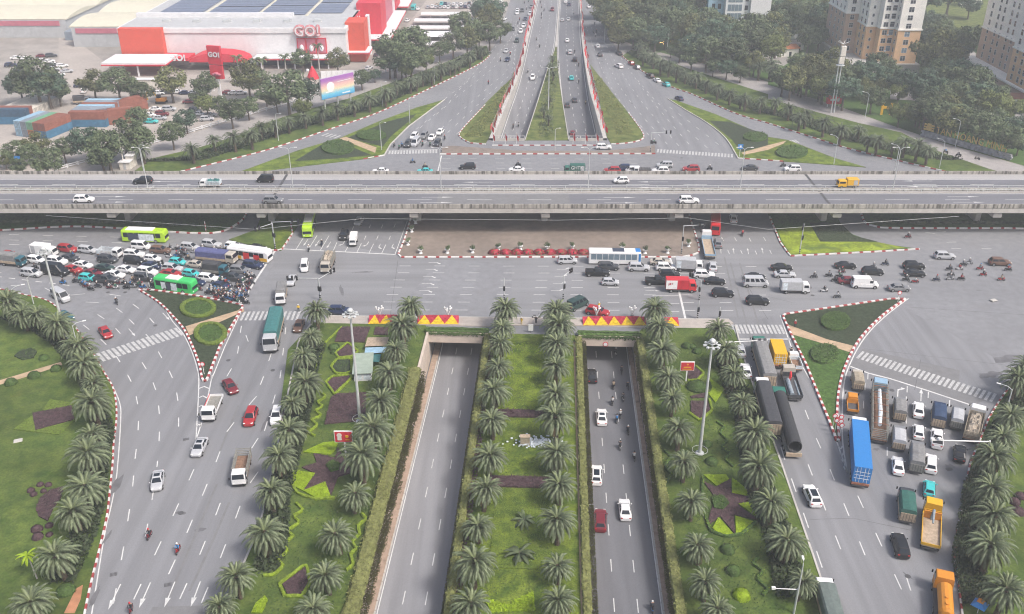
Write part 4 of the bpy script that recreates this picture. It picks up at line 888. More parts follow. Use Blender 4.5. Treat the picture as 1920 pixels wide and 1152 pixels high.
# left lawn beds
bed('flower_bed', 'C0 215 760 470 710 490 800 235 870', *PUR, 'purple square bed inside the lime diamond on the left lawn'); bed('flower_bed', 'C0 280 735 330 670 480 690 465 712 300 745', 'hedge_dull', 'leaf_dull', 'upper lime corner of the diamond bed on the left lawn', .28); bed('flower_bed', 'C0 90 865 215 775 235 872 490 805 390 900', 'hedge_dull', 'leaf_dull', 'lower lime corner of the diamond bed on the left lawn', .28)
bed('flower_bed', 'D0 420 325 330 350 265 400 238 470 255 520 315 550 350 470 400 400', *PUR, 'purple crescent bed on the left lawn')
bed('flower_bed', 'C0 95 385 140 345 210 335 245 355 220 395 150 410', 'cover_dark', 'leaf_green', 'dark green oval bed on the left lawn')
for k, (t, x, y, rx, ry, h) in {'upper': ('B0', 1298, 945, 105, 55, .5), 'lower': ('C0', 1380, 240, 95, 66, .5)}.items():
    q = [T(t, x + rx * cos(2 * pi * i / 24), y + ry * sin(2 * pi * i / 24)) for i in range(24)]; W = [G(*a) for a in q]
    bed('flower_bed', None, *GRN, '%s green oval bed on the left traffic island' % k, h, 900, W); hedge('low_hedge', W + [W[0]], .9, .65, 'hedge_dull', 'lime hedge ring round the %s oval of the left traffic island' % k, 'leaf_dull', 1100, size=.1)
for k, (t, x, y, rx, ry) in {'upper': ('C3', 440, 160, 97, 58), 'lower': ('C3', 370, 375, 95, 62)}.items():
    q = [T(t, x + rx * cos(2 * pi * i / 24), y + ry * sin(2 * pi * i / 24)) for i in range(24)]; bed('flower_bed', None, 'hedge_green', 'leaf_green', '%s green oval bed on the right traffic island' % k, .8, 1400, [G(*a) for a in q])
for k, (t, x, y, rx, ry) in {'left end of the far left': ('A1', 535, 975, 108, 45), 'right end of the far left': ('A1', 755, 895, 98, 32), 'far right': ('A3', 155, 1005, 105, 40), 'upper end of the far right': ('A2', 1590, 905, 80, 28)}.items():
    q = [T(t, x + rx * cos(2 * pi * i / 20), y + ry * sin(2 * pi * i / 20)) for i in range(20)]; bed('flower_bed', None, 'hedge_green', 'leaf_green', 'raised green oval bed at the %s island' % k, .9, 1200, [G(*a) for a in q], size=.18)
# central strip
for b0, b1, m, lab in ((118, 120.6, PUR, 'narrow purple cross bed in the central strip, lower'), (137.5, 139.6, PUR, 'narrow purple cross bed in the central strip, upper')):
    bed('flower_bed', None, *m, lab, .5, 900, [AB(a, b) for a, b in ((-9.5, b0), (1.0, b0), (1.0, b1), (-9.5, b1))])
def area(name, s, leaf, m, label, n, size=.22, h=.5, world=None): bed(name, s, m, leaf, label, h, n, world, 'ground cover', size)
area('ground_cover', None, 'leaf_lime', 'lawn_bright', 'bright ground cover filling the upper part of the central strip', 4200, .085, .20, [AB(a, b) for a, b in ((-8.5, 140), (1.5, 140), (1.5, 164), (-8.5, 164))])
area('ground_cover', None, 'leaf_dull', 'lawn_bright', 'bright ground cover filling the middle of the central strip', 6000, .08, .20, [AB(a, b) for a, b in ((-8, 100), (1, 100), (1, 117.5), (-8, 117.5))])
bed('flower_bed', 'D1 1500 1065 1676 1110 D2 0 1085 140 1015 150 1140 0 1140 D1 1540 1152', *LIM, 'bright lime bed at the bottom of the central strip', .4, 2400)
for t, x, y, s in (('D2', 80, 560, 1.3), ('D2', 50, 780, 1.5)):
    p = G(*T(t, x, y)); o = node('bush', None, None, (p.x, p.y, .15), x, s); tag(o, 'loose green bush in the central strip', 'bush'); node('crown', CRT, o, (0, 0, .5), 0, .55); node('stem', MB().tube([(0, 0, 0), (0, 0, .6)], [.1, .06], 6).mesh('stem', MT['bark']), o)
# dark undergrowth below the palm rows
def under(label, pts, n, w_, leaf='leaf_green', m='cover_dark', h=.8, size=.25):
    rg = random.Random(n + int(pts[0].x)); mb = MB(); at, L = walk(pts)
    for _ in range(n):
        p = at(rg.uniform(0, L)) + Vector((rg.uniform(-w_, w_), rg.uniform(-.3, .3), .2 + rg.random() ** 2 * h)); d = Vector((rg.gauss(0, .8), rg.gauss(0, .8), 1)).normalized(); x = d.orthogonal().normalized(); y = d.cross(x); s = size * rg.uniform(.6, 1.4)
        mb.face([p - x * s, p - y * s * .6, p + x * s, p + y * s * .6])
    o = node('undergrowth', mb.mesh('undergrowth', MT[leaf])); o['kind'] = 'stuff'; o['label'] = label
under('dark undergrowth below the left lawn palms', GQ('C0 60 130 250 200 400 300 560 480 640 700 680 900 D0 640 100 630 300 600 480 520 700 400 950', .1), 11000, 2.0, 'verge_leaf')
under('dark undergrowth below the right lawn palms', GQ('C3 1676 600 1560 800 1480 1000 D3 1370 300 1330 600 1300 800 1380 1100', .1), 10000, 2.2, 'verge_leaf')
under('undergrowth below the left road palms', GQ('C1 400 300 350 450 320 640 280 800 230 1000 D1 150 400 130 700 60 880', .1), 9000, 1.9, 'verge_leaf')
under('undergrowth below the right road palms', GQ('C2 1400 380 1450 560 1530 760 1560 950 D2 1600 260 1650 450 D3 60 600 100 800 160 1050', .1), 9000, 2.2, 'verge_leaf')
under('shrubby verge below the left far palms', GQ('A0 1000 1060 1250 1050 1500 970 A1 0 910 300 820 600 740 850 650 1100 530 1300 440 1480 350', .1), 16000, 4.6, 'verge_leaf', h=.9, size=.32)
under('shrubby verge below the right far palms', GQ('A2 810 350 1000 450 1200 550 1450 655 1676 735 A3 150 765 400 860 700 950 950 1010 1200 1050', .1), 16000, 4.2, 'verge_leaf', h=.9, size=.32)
under('scrub on the left ramp wedge', GQ('A1 1660 560 1560 720 1450 850 1420 900', .1), 1800, 2.6, 'leaf_olive', h=.5); under('scrub on the right ramp wedge', GQ('A2 540 520 620 640 700 780 740 890', .1), 1800, 3.0, 'leaf_olive', h=.5)
under('clumps on the far median lawn', GQ('A2 275 400 255 560 230 720 220 900', .1), 1500, 2.4, 'tree_leaf', h=.9); under('dark ground cover below the flyover, left', GQ('B0 0 380 600 375 1200 400', .1), 2500, 6, 'tree_leaf', h=.6); under('dark ground cover below the flyover, right', GQ('B3 800 380 1200 385 1676 385', .1), 2500, 6, 'tree_leaf', h=.6)
under('dark soil strip plants left of the central palms', [AB(-12.0, b, .1) for b in (62, 100, 164)], 4000, .7, 'leaf_purple', h=.4, size=.16)
under('rough grass in the central strip', [AB(-3.7, b, .05) for b in (62, 100, 164)], 9000, 4.6, 'leaf_green', h=.22, size=.10)
under('grass tufts of the left garden', [AB(-33, b, .05) for b in (62, 100, 164)], 7000, 7.0, 'leaf_green', h=.15, size=.13)
under('grass tufts of the right garden', [AB(27, b, .05) for b in (62, 100, 164)], 7000, 6.0, 'leaf_green', h=.15, size=.13)
for k, s_ in enumerate(('A1 100 860 300 795 500 745 700 690 880 615 1050 545 1180 490 1300 440 1420 385', 'A2 860 380 990 450 1110 510 1240 570 1380 625 1500 665 1600 700 A3 90 745 210 790 330 830 540 890 660 930 820 970')):
    for u, v in Q(s_): far_palm(u, v - 5, 'date palm in the kerb side row of the far %s verge' % ('left', 'right')[k], .9) if int(u) % 3 == 0 else None
# fill the park between the measured trees
prg_ = random.Random(44); spots = []
for t, x0, x1, y0, y1, n in (('A2', 600, 1250, -30, 230, 34), ('A2', 1250, 1676, 110, 330, 22), ('A3', 0, 400, 20, 560, 26), ('A3', 960, 1440, 130, 640, 30), ('A3', 950, 1676, 560, 820, 16), ('A2', 1676, 1760, 20, 300, 6)):
    for _ in range(n):
        x, y = prg_.uniform(x0, x1), prg_.uniform(y0, y1); u, v = T(t, x, y); p = G(u, v, 4)
        if 136 < p.x < 170 and 380 < p.y < 440 or 183 < p.x and 315 < p.y < 398 or (t == 'A3' and 120 < x < 400 and 180 < y < 330) or (t == 'A3' and 960 < x < 1300 and y < 200) or (95 < p.x < 132 and p.y > 470): continue
        if 1380 < u < 1500 and 85 < v < 140 or 1460 < u < 1525 and 55 < v < 105 or 1800 < u < 1885 and 92 < v < 178 or 1665 < u < 1730 and 158 < v < 205: continue
        if p.x < 66 + (p.y - 330) * -.06 and p.y < 480: continue
        tree(u, v, prg_.uniform(60, 95) * .2864, 'tree in the park canopy right of the far road', prg_.random() < .14, 'trees of the park')
# ------------------------------------------------------------------ vehicles
PAINT = {k: paint('paint_' + k.replace(' ', '_'), c, r, spec=.5) for k, (c, r) in {
    'white': ((.76, .76, .76), .3), 'silver': ((.46, .47, .49), .32), 'grey': ((.20, .205, .215), .32), 'black': ((.018, .019, .022), .25), 'dark': ((.055, .06, .068), .28),
    'navy': ((.022, .035, .085), .28), 'red': ((.36, .025, .03), .3), 'maroon': ((.17, .02, .03), .3), 'teal': ((.055, .50, .50), .35), 'brown': ((.15, .085, .06), .35),
    'beige': ((.46, .42, .36), .4), 'green': ((.03, .16, .12), .4), 'dark green': ((.03, .06, .055), .3), 'yellow': ((.72, .40, .015), .4), 'orange': ((.62, .24, .02), .45), 'blue': ((.03, .20, .52), .4),
    'light blue': ((.28, .42, .55), .4), 'pink': ((.62, .40, .42), .35), 'bright red': ((.62, .03, .035), .35), 'lime': ((.42, .66, .03), .35), 'bright green': ((.05, .52, .13), .35), 'dark teal': ((.03, .12, .16), .4)}.items()}
for k, (c, v) in {'canvas_grey': ((.22, .22, .22), .15), 'canvas_green': ((.035, .12, .10), .12), 'canvas_blue': ((.035, .06, .12), .15), 'canvas_dark': ((.06, .062, .07), .15), 'canvas_tan': ((.34, .29, .22), .2), 'canvas_teal': ((.05, .17, .17), .12), 'canvas_sage': ((.13, .16, .15), .12), 'canvas_violet': ((.10, .11, .24), .18), 'wood': ((.26, .16, .11), .25), 'wood_pale': ((.42, .33, .24), .2), 'grating': ((.25, .245, .22), .2),
                  'rust': ((.30, .13, .08), .25), 'load_stuff': ((.36, .31, .25), .35), 'pipe_black': ((.045, .047, .052), .12), 'pipe_steel': ((.25, .30, .34), .15), 'box_grey': ((.42, .43, .45), .08), 'plastic_pale': ((.62, .68, .72), .2), 'livery_dark': ((.05, .065, .10), .1)}.items():
    mat(k, c, .8, v, 2.2, co='O', dirt=(tuple(q * .7 for q in c), 1.3, .62))
def wheel_mesh(r, w_):
    t = MB(); t.cyl((0, 0, r), r, (0, 1, 0), w_, 14); k = MB(); k.cyl((0, 0, r), r * .6, (0, 1, 0), w_ + .03, 10)
    return t.mesh('wheel', MT['tyre']), k.mesh('rim', MT['rim'])
WHEELS = {}
def wheels(r, w_):
    if (r, w_) not in WHEELS: WHEELS[(r, w_)] = wheel_mesh(r, w_)
    return WHEELS[(r, w_)]
def quad_on(mb, c4, s0, s1, t0, t1, off=.014):
    """window pane on the bilinear face c4 (bottom-left, bottom-right, top-right, top-left), lifted by off and given thickness"""
    a, b, c, d = (Vector(p) for p in c4); n = (b - a).cross(d - a).normalized() * off
    def P(s, t): return a.lerp(b, s).lerp(d.lerp(c, s), t)
    q = [P(s0, t0), P(s1, t0), P(s1, t1), P(s0, t1)]
    lo = [p - n for p in q]; hi = [p + n for p in q]
    mb.vf(lo + hi, [(4, 5, 6, 7), (0, 1, 5, 4), (1, 2, 6, 5), (2, 3, 7, 6), (3, 0, 4, 7)])
def car_parts(L, W, H, belt, xr0, xr1, xf1, xf0, hood=.9, tail=1.0, r=.33, roofdark=False, bed=None, nside=2, roofw=.70):
    """a car along +X; xr*, xf* give the foot and top of the rear and front screens"""
    w = W / 2; h = L / 2; b = MB()
    st = [(-h, .74, tail * .78), (-h + .08, .90, tail * .93), (-h + .35, .97, tail), (xr0 + .1, 1.0, belt + .01), (0, 1.0, belt), (xf0 - .1, 1.0, belt), (xf0 + .05, .99, belt - .02), (h - .75, .97, hood + .02), (h - .32, .93, hood - .06), (h - .08, .82, hood - .20), (h, .68, hood - .32)]
    st = sorted(st, key=lambda s: s[0]); rings = []
    for x, k, zt in st:
        y = w * k; zb = .24 if abs(x) < h - .4 else .30
        rings.append([(x, -y * .92, zb), (x, -y, zb + .16), (x, -y * 1.0, zt - .26), (x, -y * .95, zt - .08), (x, -y * .78, zt), (x, y * .78, zt), (x, y * .95, zt - .08), (x, y, zt - .26), (x, y, zb + .16), (x, y * .92, zb)])
    b.loft([list(q) for q in rings])
    def ring(x0, x1, y, z, c=.12): return [(x0 + c, -y, z), (x1 - c, -y, z), (x1, -y + c * 1.6, z), (x1, y - c * 1.6, z), (x1 - c, y, z), (x0 + c, y, z), (x0, y - c * 1.6, z), (x0, -y + c * 1.6, z)]
    yb, yt = w * .93, w * roofw
    zr = H - .05
    if bed: xr0_, xr1_ = bed, bed + .12
    else: xr0_, xr1_ = xr0, xr1
    b.loft([ring(xr0_, xf0, yb, belt - .02), ring(xr1_, xf1, yt, zr), ring(xr1_ + .16, xf1 - .18, yt * .86, H)])
    b.mat(1)
    for sx in (-1, 1):
        xw = (h - .82) if sx > 0 else (-h + .80)
        for sy in (-1, 1): b.cyl((xw, sy * (w - .03), r), r * 1.16, (0, 1, 0), .08, 14)
    b.box(-h + .3, h - .3, -w * .85, w * .85, .18, .32)
    b.mat(0)
    for sy in (-1, 1): b.box(xf0 - .30, xf0 - .12, sy * (w + .10) - .09, sy * (w + .10) + .09, belt - .02, belt + .13, ch=.03)
    if bed:                               # open load bed of a pickup
        b.box(-h + .12, bed - .05, -w * .94, -w * .84, belt - .3, belt + .12); b.box(-h + .12, bed - .05, w * .84, w * .94, belt - .3, belt + .12); b.box(-h + .05, -h + .14, -w * .94, w * .94, belt - .3, belt + .12)
        b.mat(1); b.box(-h + .15, bed - .06, -w * .83, w * .83, belt - .02, belt + .03); b.mat(0)
    parts = [('body', b.mesh('body', [PAINT['white'], MT['black']]), (0, 0, 0), None)]
    A = lambda x, y, z: (x, y, z)
    F = [A(xf0, -yb + .1, belt), A(xf0, yb - .1, belt), A(xf1, yt - .1, zr), A(xf1, -yt + .1, zr)]
    R = [A(xr0_, yb - .1, belt), A(xr0_, -yb + .1, belt), A(xr1_, -yt + .1, zr), A(xr1_, yt - .1, zr)]
    Sr = [A(xr0_ + .1, -yb, belt), A(xf0 - .1, -yb, belt), A(xf1 - .1, -yt, zr), A(xr1_ + .1, -yt, zr)]
    Sl = [A(xf0 - .1, yb, belt), A(xr0_ + .1, yb, belt), A(xr1_ + .1, yt, zr), A(xf1 - .1, yt, zr)]
    m = MB(); quad_on(m, F, .02, .98, .06, .93); parts.append(('windscreen', m.mesh('windscreen', MT['glass']), (0, 0, 0), None))
    m = MB(); quad_on(m, R, .06, .94, .15, .88); parts.append(('rear_window', m.mesh('rear_window', MT['glass']), (0, 0, 0), None))
    for S, nm in ((Sr, 0), (Sl, 1)):
        for k in range(nside):
            g = .035; a0, a1 = k / nside + g, (k + 1) / nside - g
            m = MB(); quad_on(m, S, a0, a1, .12, .86); parts.append(('side_window', m.mesh('side_window', MT['glass']), (0, 0, 0), None))
    for sy in (-1, 1):
        m = MB().box(h - .30, h - .05, sy * w * .64 - .17, sy * w * .64 + .17, hood - .30, hood - .14, ch=.03); parts.append(('headlight', m.mesh('headlight', MT['lamp_clear']), (0, 0, 0), None))
        m = MB().box(-h - .005, -h + .14, sy * w * .68 - .15, sy * w * .68 + .15, tail * .72, tail * .88, ch=.02); parts.append(('tail_light', m.mesh('tail_light', MT['lamp_red']), (0, 0, 0), None))
    if roofdark:
        m = MB().box(xr1_ + .35, xf1 - .3, -yt * .7, yt * .7, H - .01, H + .012, ch=.005); parts.append(('sunroof', m.mesh('sunroof', MT['glass']), (0, 0, 0), None))
    t, k = wheels(r, .22)
    for sx in (-1, 1):
        xw = (h - .82) if sx > 0 else (-h + .80)
        for sy in (-1, 1): parts.append(('wheel', t, (xw, sy * (w - .08), 0), k))
    return parts
CARS = {
    'sedan': car_parts(4.6, 1.8, 1.46, .95, -1.75, -1.05, .35, 1.05, .92, .98),
    'suv': car_parts(4.7, 1.88, 1.72, 1.07, -2.22, -1.85, .40, 1.12, 1.03, 1.10, .36),
    'suv_sunroof': car_parts(4.7, 1.88, 1.70, 1.07, -2.22, -1.80, .40, 1.12, 1.03, 1.10, .36, True),
    'sedan_sunroof': car_parts(4.7, 1.84, 1.46, .95, -1.8, -1.05, .35, 1.1, .92, .98, .34, True),
    'hatchback': car_parts(3.9, 1.72, 1.52, .98, -1.82, -1.45, .35, 1.05, .93, 1.0, .31),
    'people carrier': car_parts(4.6, 1.78, 1.74, 1.03, -2.18, -1.95, .55, 1.35, .98, 1.06, .33, nside=3),
    'pickup': car_parts(5.3, 1.88, 1.80, 1.12, -2.4, -2.2, .60, 1.25, 1.08, 1.12, .38, bed=-.75),
    'minibus': car_parts(5.4, 1.95, 2.25, 1.25, -2.62, -2.52, 1.35, 2.15, 1.15, 1.28, .36, nside=4, roofw=.84),
    'panel van': car_parts(5.5, 2.0, 2.35, 1.25, -2.68, -2.62, 1.0, 1.95, 1.15, 1.28, .36, nside=1, roofw=.86),
    'limousine van': car_parts(6.1, 2.05, 2.6, 1.3, -2.98, -2.9, 1.2, 2.2, 1.2, 1.32, .38, nside=3, roofw=.86),
    'small van': car_parts(4.2, 1.66, 1.92, 1.1, -2.05, -1.95, .95, 1.6, 1.02, 1.1, .32, nside=2, roofw=.82)}
_pv = CARS['panel van']                  # a panel van has a blind side behind the front window
for key in ('panel van',):
    w_, out = 1.0, []
    for nm, me, loc, k in CARS[key]:
        if nm == 'side_window':
            m = MB(); sgn = -1 if me.vertices[0].co.y < 0 else 1; m.box(.75, 1.45, sgn * .93 - .02, sgn * .93 + .02, 1.32, 1.85, ch=.01); me = m.mesh('side_window', MT['glass'])
        out.append((nm, me, loc, k))
    CARS[key] = out
def merged(parts, name):
    verts, faces, mats, idx = [], [], [], []
    slots = [PAINT['white']]
    for nm, me, loc, k in parts:
        for mm, z in ((me, loc), (k, loc)):
            if mm is None: continue
            base = len(verts); verts += [tuple(v.co + Vector(z)) for v in mm.vertices]
            for f in mm.polygons:
                mt = mm.materials[f.material_index]
                if mt not in slots: slots.append(mt)
                faces.append([base + i for i in f.vertices]); idx.append(slots.index(mt))
    me = bpy.data.meshes.new(name); me.from_pydata(verts, [], faces)
    for s in slots: me.materials.append(s)
    me.polygons.foreach_set('material_index', idx); me.update(); return me
FARCAR = {k: merged(v, 'car') for k, v in CARS.items() if k != 'x'}
def surf(u, v, kind, dz):
    if kind == 'd': p = G(u, v, ZD + dz); p.z = ZD + .01; return p, 0
    if kind == 'g': p = G(u, v, dz); p.z = .02; return p, 0
    if kind == 'i': p = G(u, v, dz + .17); p.z = .17; return p, 0
    z = 0.0
    for _ in range(14):
        q = G(u, v, z + dz); b = q.x * sin(UA) + q.y * cos(UA); z = (zroad(b) if kind == 'u' else zfar(q.y)) + .03
    p = G(u, v, z + dz); p.z = z; return p, 0
ORDER_OF = 'left'
def heading(t, x, y, hd, kind, dz, p):
    if isinstance(hd, (int, float)): return radians(hd)
    q, _ = surf(*T(t, *hd), kind, dz); return atan2(q.y - p.y, q.x - p.x)
crg = random.Random(5)
def place_car(t, x, y, typ, col, hd, desc, kind='g', far=None, name=None, tex=None):
    u, v = T(t, x, y); p, _ = surf(u, v, kind, .75); a = heading(t, x, y, hd, kind, .75, p) + crg.gauss(0, .025); k_ = 1.06 * crg.uniform(.97, 1.03)
    far = (v < 330 and kind in 'gr') if far is None else far
    base = {'suv_sunroof': 'suv', 'sedan_sunroof': 'sedan', 'limousine van': 'panel van', 'small van': 'small van'}.get(typ, typ)
    nm = base.replace(' ', '_'); lab = '%s %s %s' % (col, 'SUV' if base == 'suv' else base, desc)
    if far:
        o = node(nm, FARCAR[typ], None, p, a, k_); setcol(o, PAINT[col])
    else:
        o = node(nm, None, None, p, a, k_)
        for pn, me, loc, k in CARS[typ]:
            c = node(pn, me, o, loc)
            if pn == 'body': setcol(c, PAINT[col])
            if k is not None: node('rim', k, c)
    tag(o, lab, 'van' if 'van' in base or base == 'minibus' else 'pickup' if base == 'pickup' else 'car', 'vehicles on the roads'); return o
def cars(desc, rows_, kind='g', far=None):
    for t, x, y, typ, col, hd in rows_: place_car(t, x, y, typ, col, hd, desc, kind, far)
S, U, HB, PC, MBs, PV, PK, LV, SV, SS, US = 'sedan', 'suv', 'hatchback', 'people carrier', 'minibus', 'panel van', 'pickup', 'limousine van', 'small van', 'sedan_sunroof', 'suv_sunroof'
J = -13
cars('in the traffic jam on the left street', [('E0', 120, 285, S, 'red', J), ('E0', 970, 205, U, 'red', J), ('E0', 1260, 220, PC, 'silver', J), ('E0', 530, 365, U, 'white', J), ('E0', 820, 380, U, 'white', J - 3), ('E0', 1000, 330, S, 'dark', J), ('E0', 1190, 432, S, 'white', J - 3),
    ('E0', 1550, 352, U, 'dark', J), ('E0', 1505, 468, S, 'dark green', J), ('E0', 450, 552, PC, 'silver', J), ('E0', 800, 530, LV, 'black', J - 2), ('E0', 1045, 492, S, 'red', J - 3), ('E0', 1330, 545, S, 'maroon', J - 3), ('E0', 1265, 617, HB, 'teal', J), ('E0', 1530, 645, PK, 'dark', J), ('E0', 1650, 572, S, 'white', J - 4), ('E0', 1810, 498, S, 'white', J - 3),
    ('E1', 80, 402, U, 'white', J), ('E1', 80, 488, U, 'black', J), ('E1', 170, 297, SV, 'white', J), ('E1', 430, 348, U, 'brown', J + 4), ('E1', 325, 458, HB, 'white', J), ('E1', 310, 550, S, 'navy', J), ('E1', 255, 635, U, 'white', J - 3), ('E1', 210, 712, U, 'dark', J), ('E1', 660, 500, HB, 'teal', J - 4), ('E1', 590, 588, U, 'silver', J), ('E1', 908, 535, S, 'beige', J - 2),
    ('E1', 570, 655, S, 'red', J), ('E1', 838, 655, HB, 'teal', J - 3), ('E1', 825, 305, PC, 'silver', J), ('E1', 1110, 267, U, 'silver', J), ('E1', 1415, 297, U, 'white', J), ('E1', 1715, 312, S, 'black', J), ('E1', 1490, 612, U, 'grey', J), ('E1', 1665, 545, U, 'navy', J - 3), ('E1', 1072, 722, U, 'white', J - 3), ('E1', 1400, 712, PK, 'dark', J), ('E1', 1230, 815, S, 'navy', J), ('E1', 890, 772, S, 'navy', J)])
cars('turning off the left street beside the jam', [('E0', 872, 890, MBs, 'silver', -40)])
cars('half hidden behind the left lawn palms', [('B0', 425, 985, S, 'dark teal', -35)])
cars('on the left slip road above the crosswalk', [('C0', 690, 218, S, 'red', -55)])
LSH = -111
cars('on the left surface road', [('C0', 1507, 572, S, 'maroon', -58), ('C0', 1640, 772, U, 'red', -85), ('C0', 1305, 968, SS, 'silver', -92), ('D0', 1030, 272, SS, 'silver', -76), ('C1', 135, 765, U, 'white', -86), ('B1', 280, 1048, S, 'brown', -87), ('B1', 232, 750, S, 'silver', -83), ('B1', 318, 662, SV, 'white', -84)])
cars('coming out from under the flyover', [('B1', 575, 455, U, 'black', -90), ('B1', 675, 362, S, 'silver', -94)])
cars('beside the promenade palms on the cross street', [('B1', 548, 950, U, 'navy', 0)])
cars('on the cross street in front of the paved island', [('B2', 362, 622, PC, 'silver', 0), ('B2', 633, 662, U, 'dark', -3), ('B2', 560, 702, PK, 'black', -2), ('B2', 830, 668, U, 'silver', -2), ('B2', 643, 762, HB, 'silver', -2), ('B2', 970, 630, S, 'beige', -3), ('B2', 1010, 666, U, 'white', -5), ('B2', 1032, 715, U, 'black', -5), ('B2', 955, 757, PK, 'black', -2),
    ('B2', 1257, 714, U, 'white', -4), ('B2', 1327, 756, S, 'black', -3), ('B2', 1380, 836, U, 'black', -3), ('B2', 430, 910, MBs, 'dark green', 44), ('B2', 560, 957, U, 'red', -22)])
cars('leaving the junction to the right', [('B2', 1595, 771, MBs, 'silver', -4), ('B2', 1592, 728, S, 'black', -4), ('B2', 1607, 887, U, 'black', -3), ('B3', 90, 667, S, 'black', -2), ('B3', 110, 712, S, 'silver', -2), ('B3', 508, 654, S, 'black', -3), ('B3', 685, 694, U, 'black', -3), ('B3', 530, 754, S, 'maroon', -3), ('B3', 632, 778, PV, 'white', -3),
    ('B3', 955, 657, U, 'black', -3), ('B3', 960, 705, S, 'black', -3), ('B3', 857, 800, S, 'grey', -4), ('B3', 1157, 592, U, 'silver', -4), ('B3', 1518, 634, U, 'brown', -4)])
cars('driving north beside the long flatbed', [('B2', 1350, 508, U, 'grey', 82), ('B2', 1315, 660, S, 'silver', 80), ('B2', 1450, 347, S, 'white', 82)])
cars('on the far carriageway of the flyover', [('B0', 935, 100, U, 'black', 180), ('B1', 60, 92, SV, 'black', 180), ('B2', 715, 97, HB, 'white', 180)], 'd')
cars('on the near carriageway of the flyover', [('B0', 548, 222, U, 'white', 0), ('B1', 112, 228, U, 'grey', 0), ('B2', 1158, 229, U, 'white', 0)], 'd')
UH = 90 - 2.7
cars('in the right underpass', [('C2', 522, 502, SS, 'black', UH), ('C2', 588, 772, SS, 'white', UH), ('D2', 553, 237, US, 'white', UH), ('D2', 740, 462, S, 'white', UH), ('D2', 578, 533, U, 'maroon', UH)], 'u')
cars('on the right surface road', [('E2', 172, 418, S, 'white', 86), ('E2', 125, 252, S, 'silver', 86), ('D3', 288, 372, US, 'white', (262, 310))])
cars('in the queue at the right stop line', [('E3', 780, 422, S, 'white', (780, 370)), ('E3', 780, 620, HB, 'white', (780, 560)), ('E3', 945, 680, PK, 'white', (950, 600)), ('E3', 595, 922, S, 'white', (588, 850)), ('E3', 890, 905, U, 'white', (892, 820)), ('E3', 1152, 812, S, 'black', (1155, 745)), ('D3', 1058, 325, HB, 'teal', (1062, 270)), ('D3', 866, 698, U, 'black', (842, 625))])
W_ = 180
cars('on the cross street beyond the flyover', [('A1', 815, 1118, S, 'white', W_), ('A1', 1105, 1118, S, 'teal', W_), ('A1', 1385, 1090, U, 'black', W_), ('A2', 30, 1108, S, 'white', W_), ('A2', 655, 1116, U, 'red', W_), ('A2', 725, 1100, U, 'navy', W_), ('A2', 790, 1116, SV, 'white', W_), ('A2', 1000, 1080, PC, 'silver', W_), ('A2', 972, 1118, U, 'white', W_), ('A2', 1172, 1105, U, 'red', W_), ('A2', 1557, 1097, S, 'dark', W_), ('A3', 160, 1105, U, 'white', W_)], far=False)
cars('on the narrow lane behind the far paved strip', [('A2', 600, 962, U, 'white', 0)])
cars('waiting at the far left crosswalk', [('A1', 995, 942, U, 'dark', -101), ('A1', 1045, 935, MBs, 'silver', -100), ('A1', 1035, 892, U, 'white', -101), ('A1', 1100, 888, U, 'grey', -101), ('A1', 1152, 898, S, 'white', -101), ('A1', 1205, 862, S, 'white', -101), ('A1', 1187, 937, U, 'dark', -99)], far=False)
NL = -93
cars('on the far left road', [('E4', 235, 195, U, 'white', NL), ('E4', 240, 155, S, 'white', NL), ('E4', 310, 158, U, 'dark', NL), ('E4', 360, 282, S, 'navy', NL), ('E4', 430, 210, U, 'white', NL), ('E4', 335, 390, U, 'white', NL), ('E4', 290, 470, U, 'white', NL), ('E4', 230, 608, U, 'dark green', NL), ('E4', 75, 762, S, 'silver', -103), ('E4', 90, 892, S, 'navy', -101), ('E4', 170, 432, S, 'dark', NL), ('E4', 450, 100, U, 'grey', NL)])
cars('on the far left ramp', [('E4', 765, 142, U, 'maroon', -94), ('A2', 135, 506, U, 'white', -94)], 'r')
cars('on the far right ramp', [('E4', 965, 25, S, 'white', 86), ('E4', 1015, 68, U, 'navy', 86), ('E4', 912, 298, S, 'silver', 86), ('E4', 1008, 288, S, 'silver', 86), ('E4', 990, 602, S, 'white', 86), ('E4', 1030, 780, U, 'silver', 88), ('E4', 1105, 890, U, 'black', 88), ('A2', 390, 508, S, 'teal', 88), ('A2', 410, 652, S, 'dark', 88), ('A2', 362, 685, U, 'dark', 88), ('A2', 397, 870, HB, 'maroon', 88)], 'r')
cars('on the far right road', [('E4', 1315, 98, S, 'white', 92), ('E4', 1445, 688, S, 'white', 92), ('E4', 1480, 818, HB, 'dark', 93), ('A2', 700, 432, U, 'white', 112)])
cars('parked along the far right kerb', [('A2', 700, 348, S, 'black', 106), ('A2', 780, 413, HB, 'red', 106), ('A2', 818, 440, HB, 'grey', 106), ('A2', 905, 497, U, 'black', 106), ('A2', 950, 524, S, 'white', 106), ('A2', 1010, 552, HB, 'teal', 106), ('A2', 1095, 642, S, 'navy', 106)])
rg = random.Random(9)
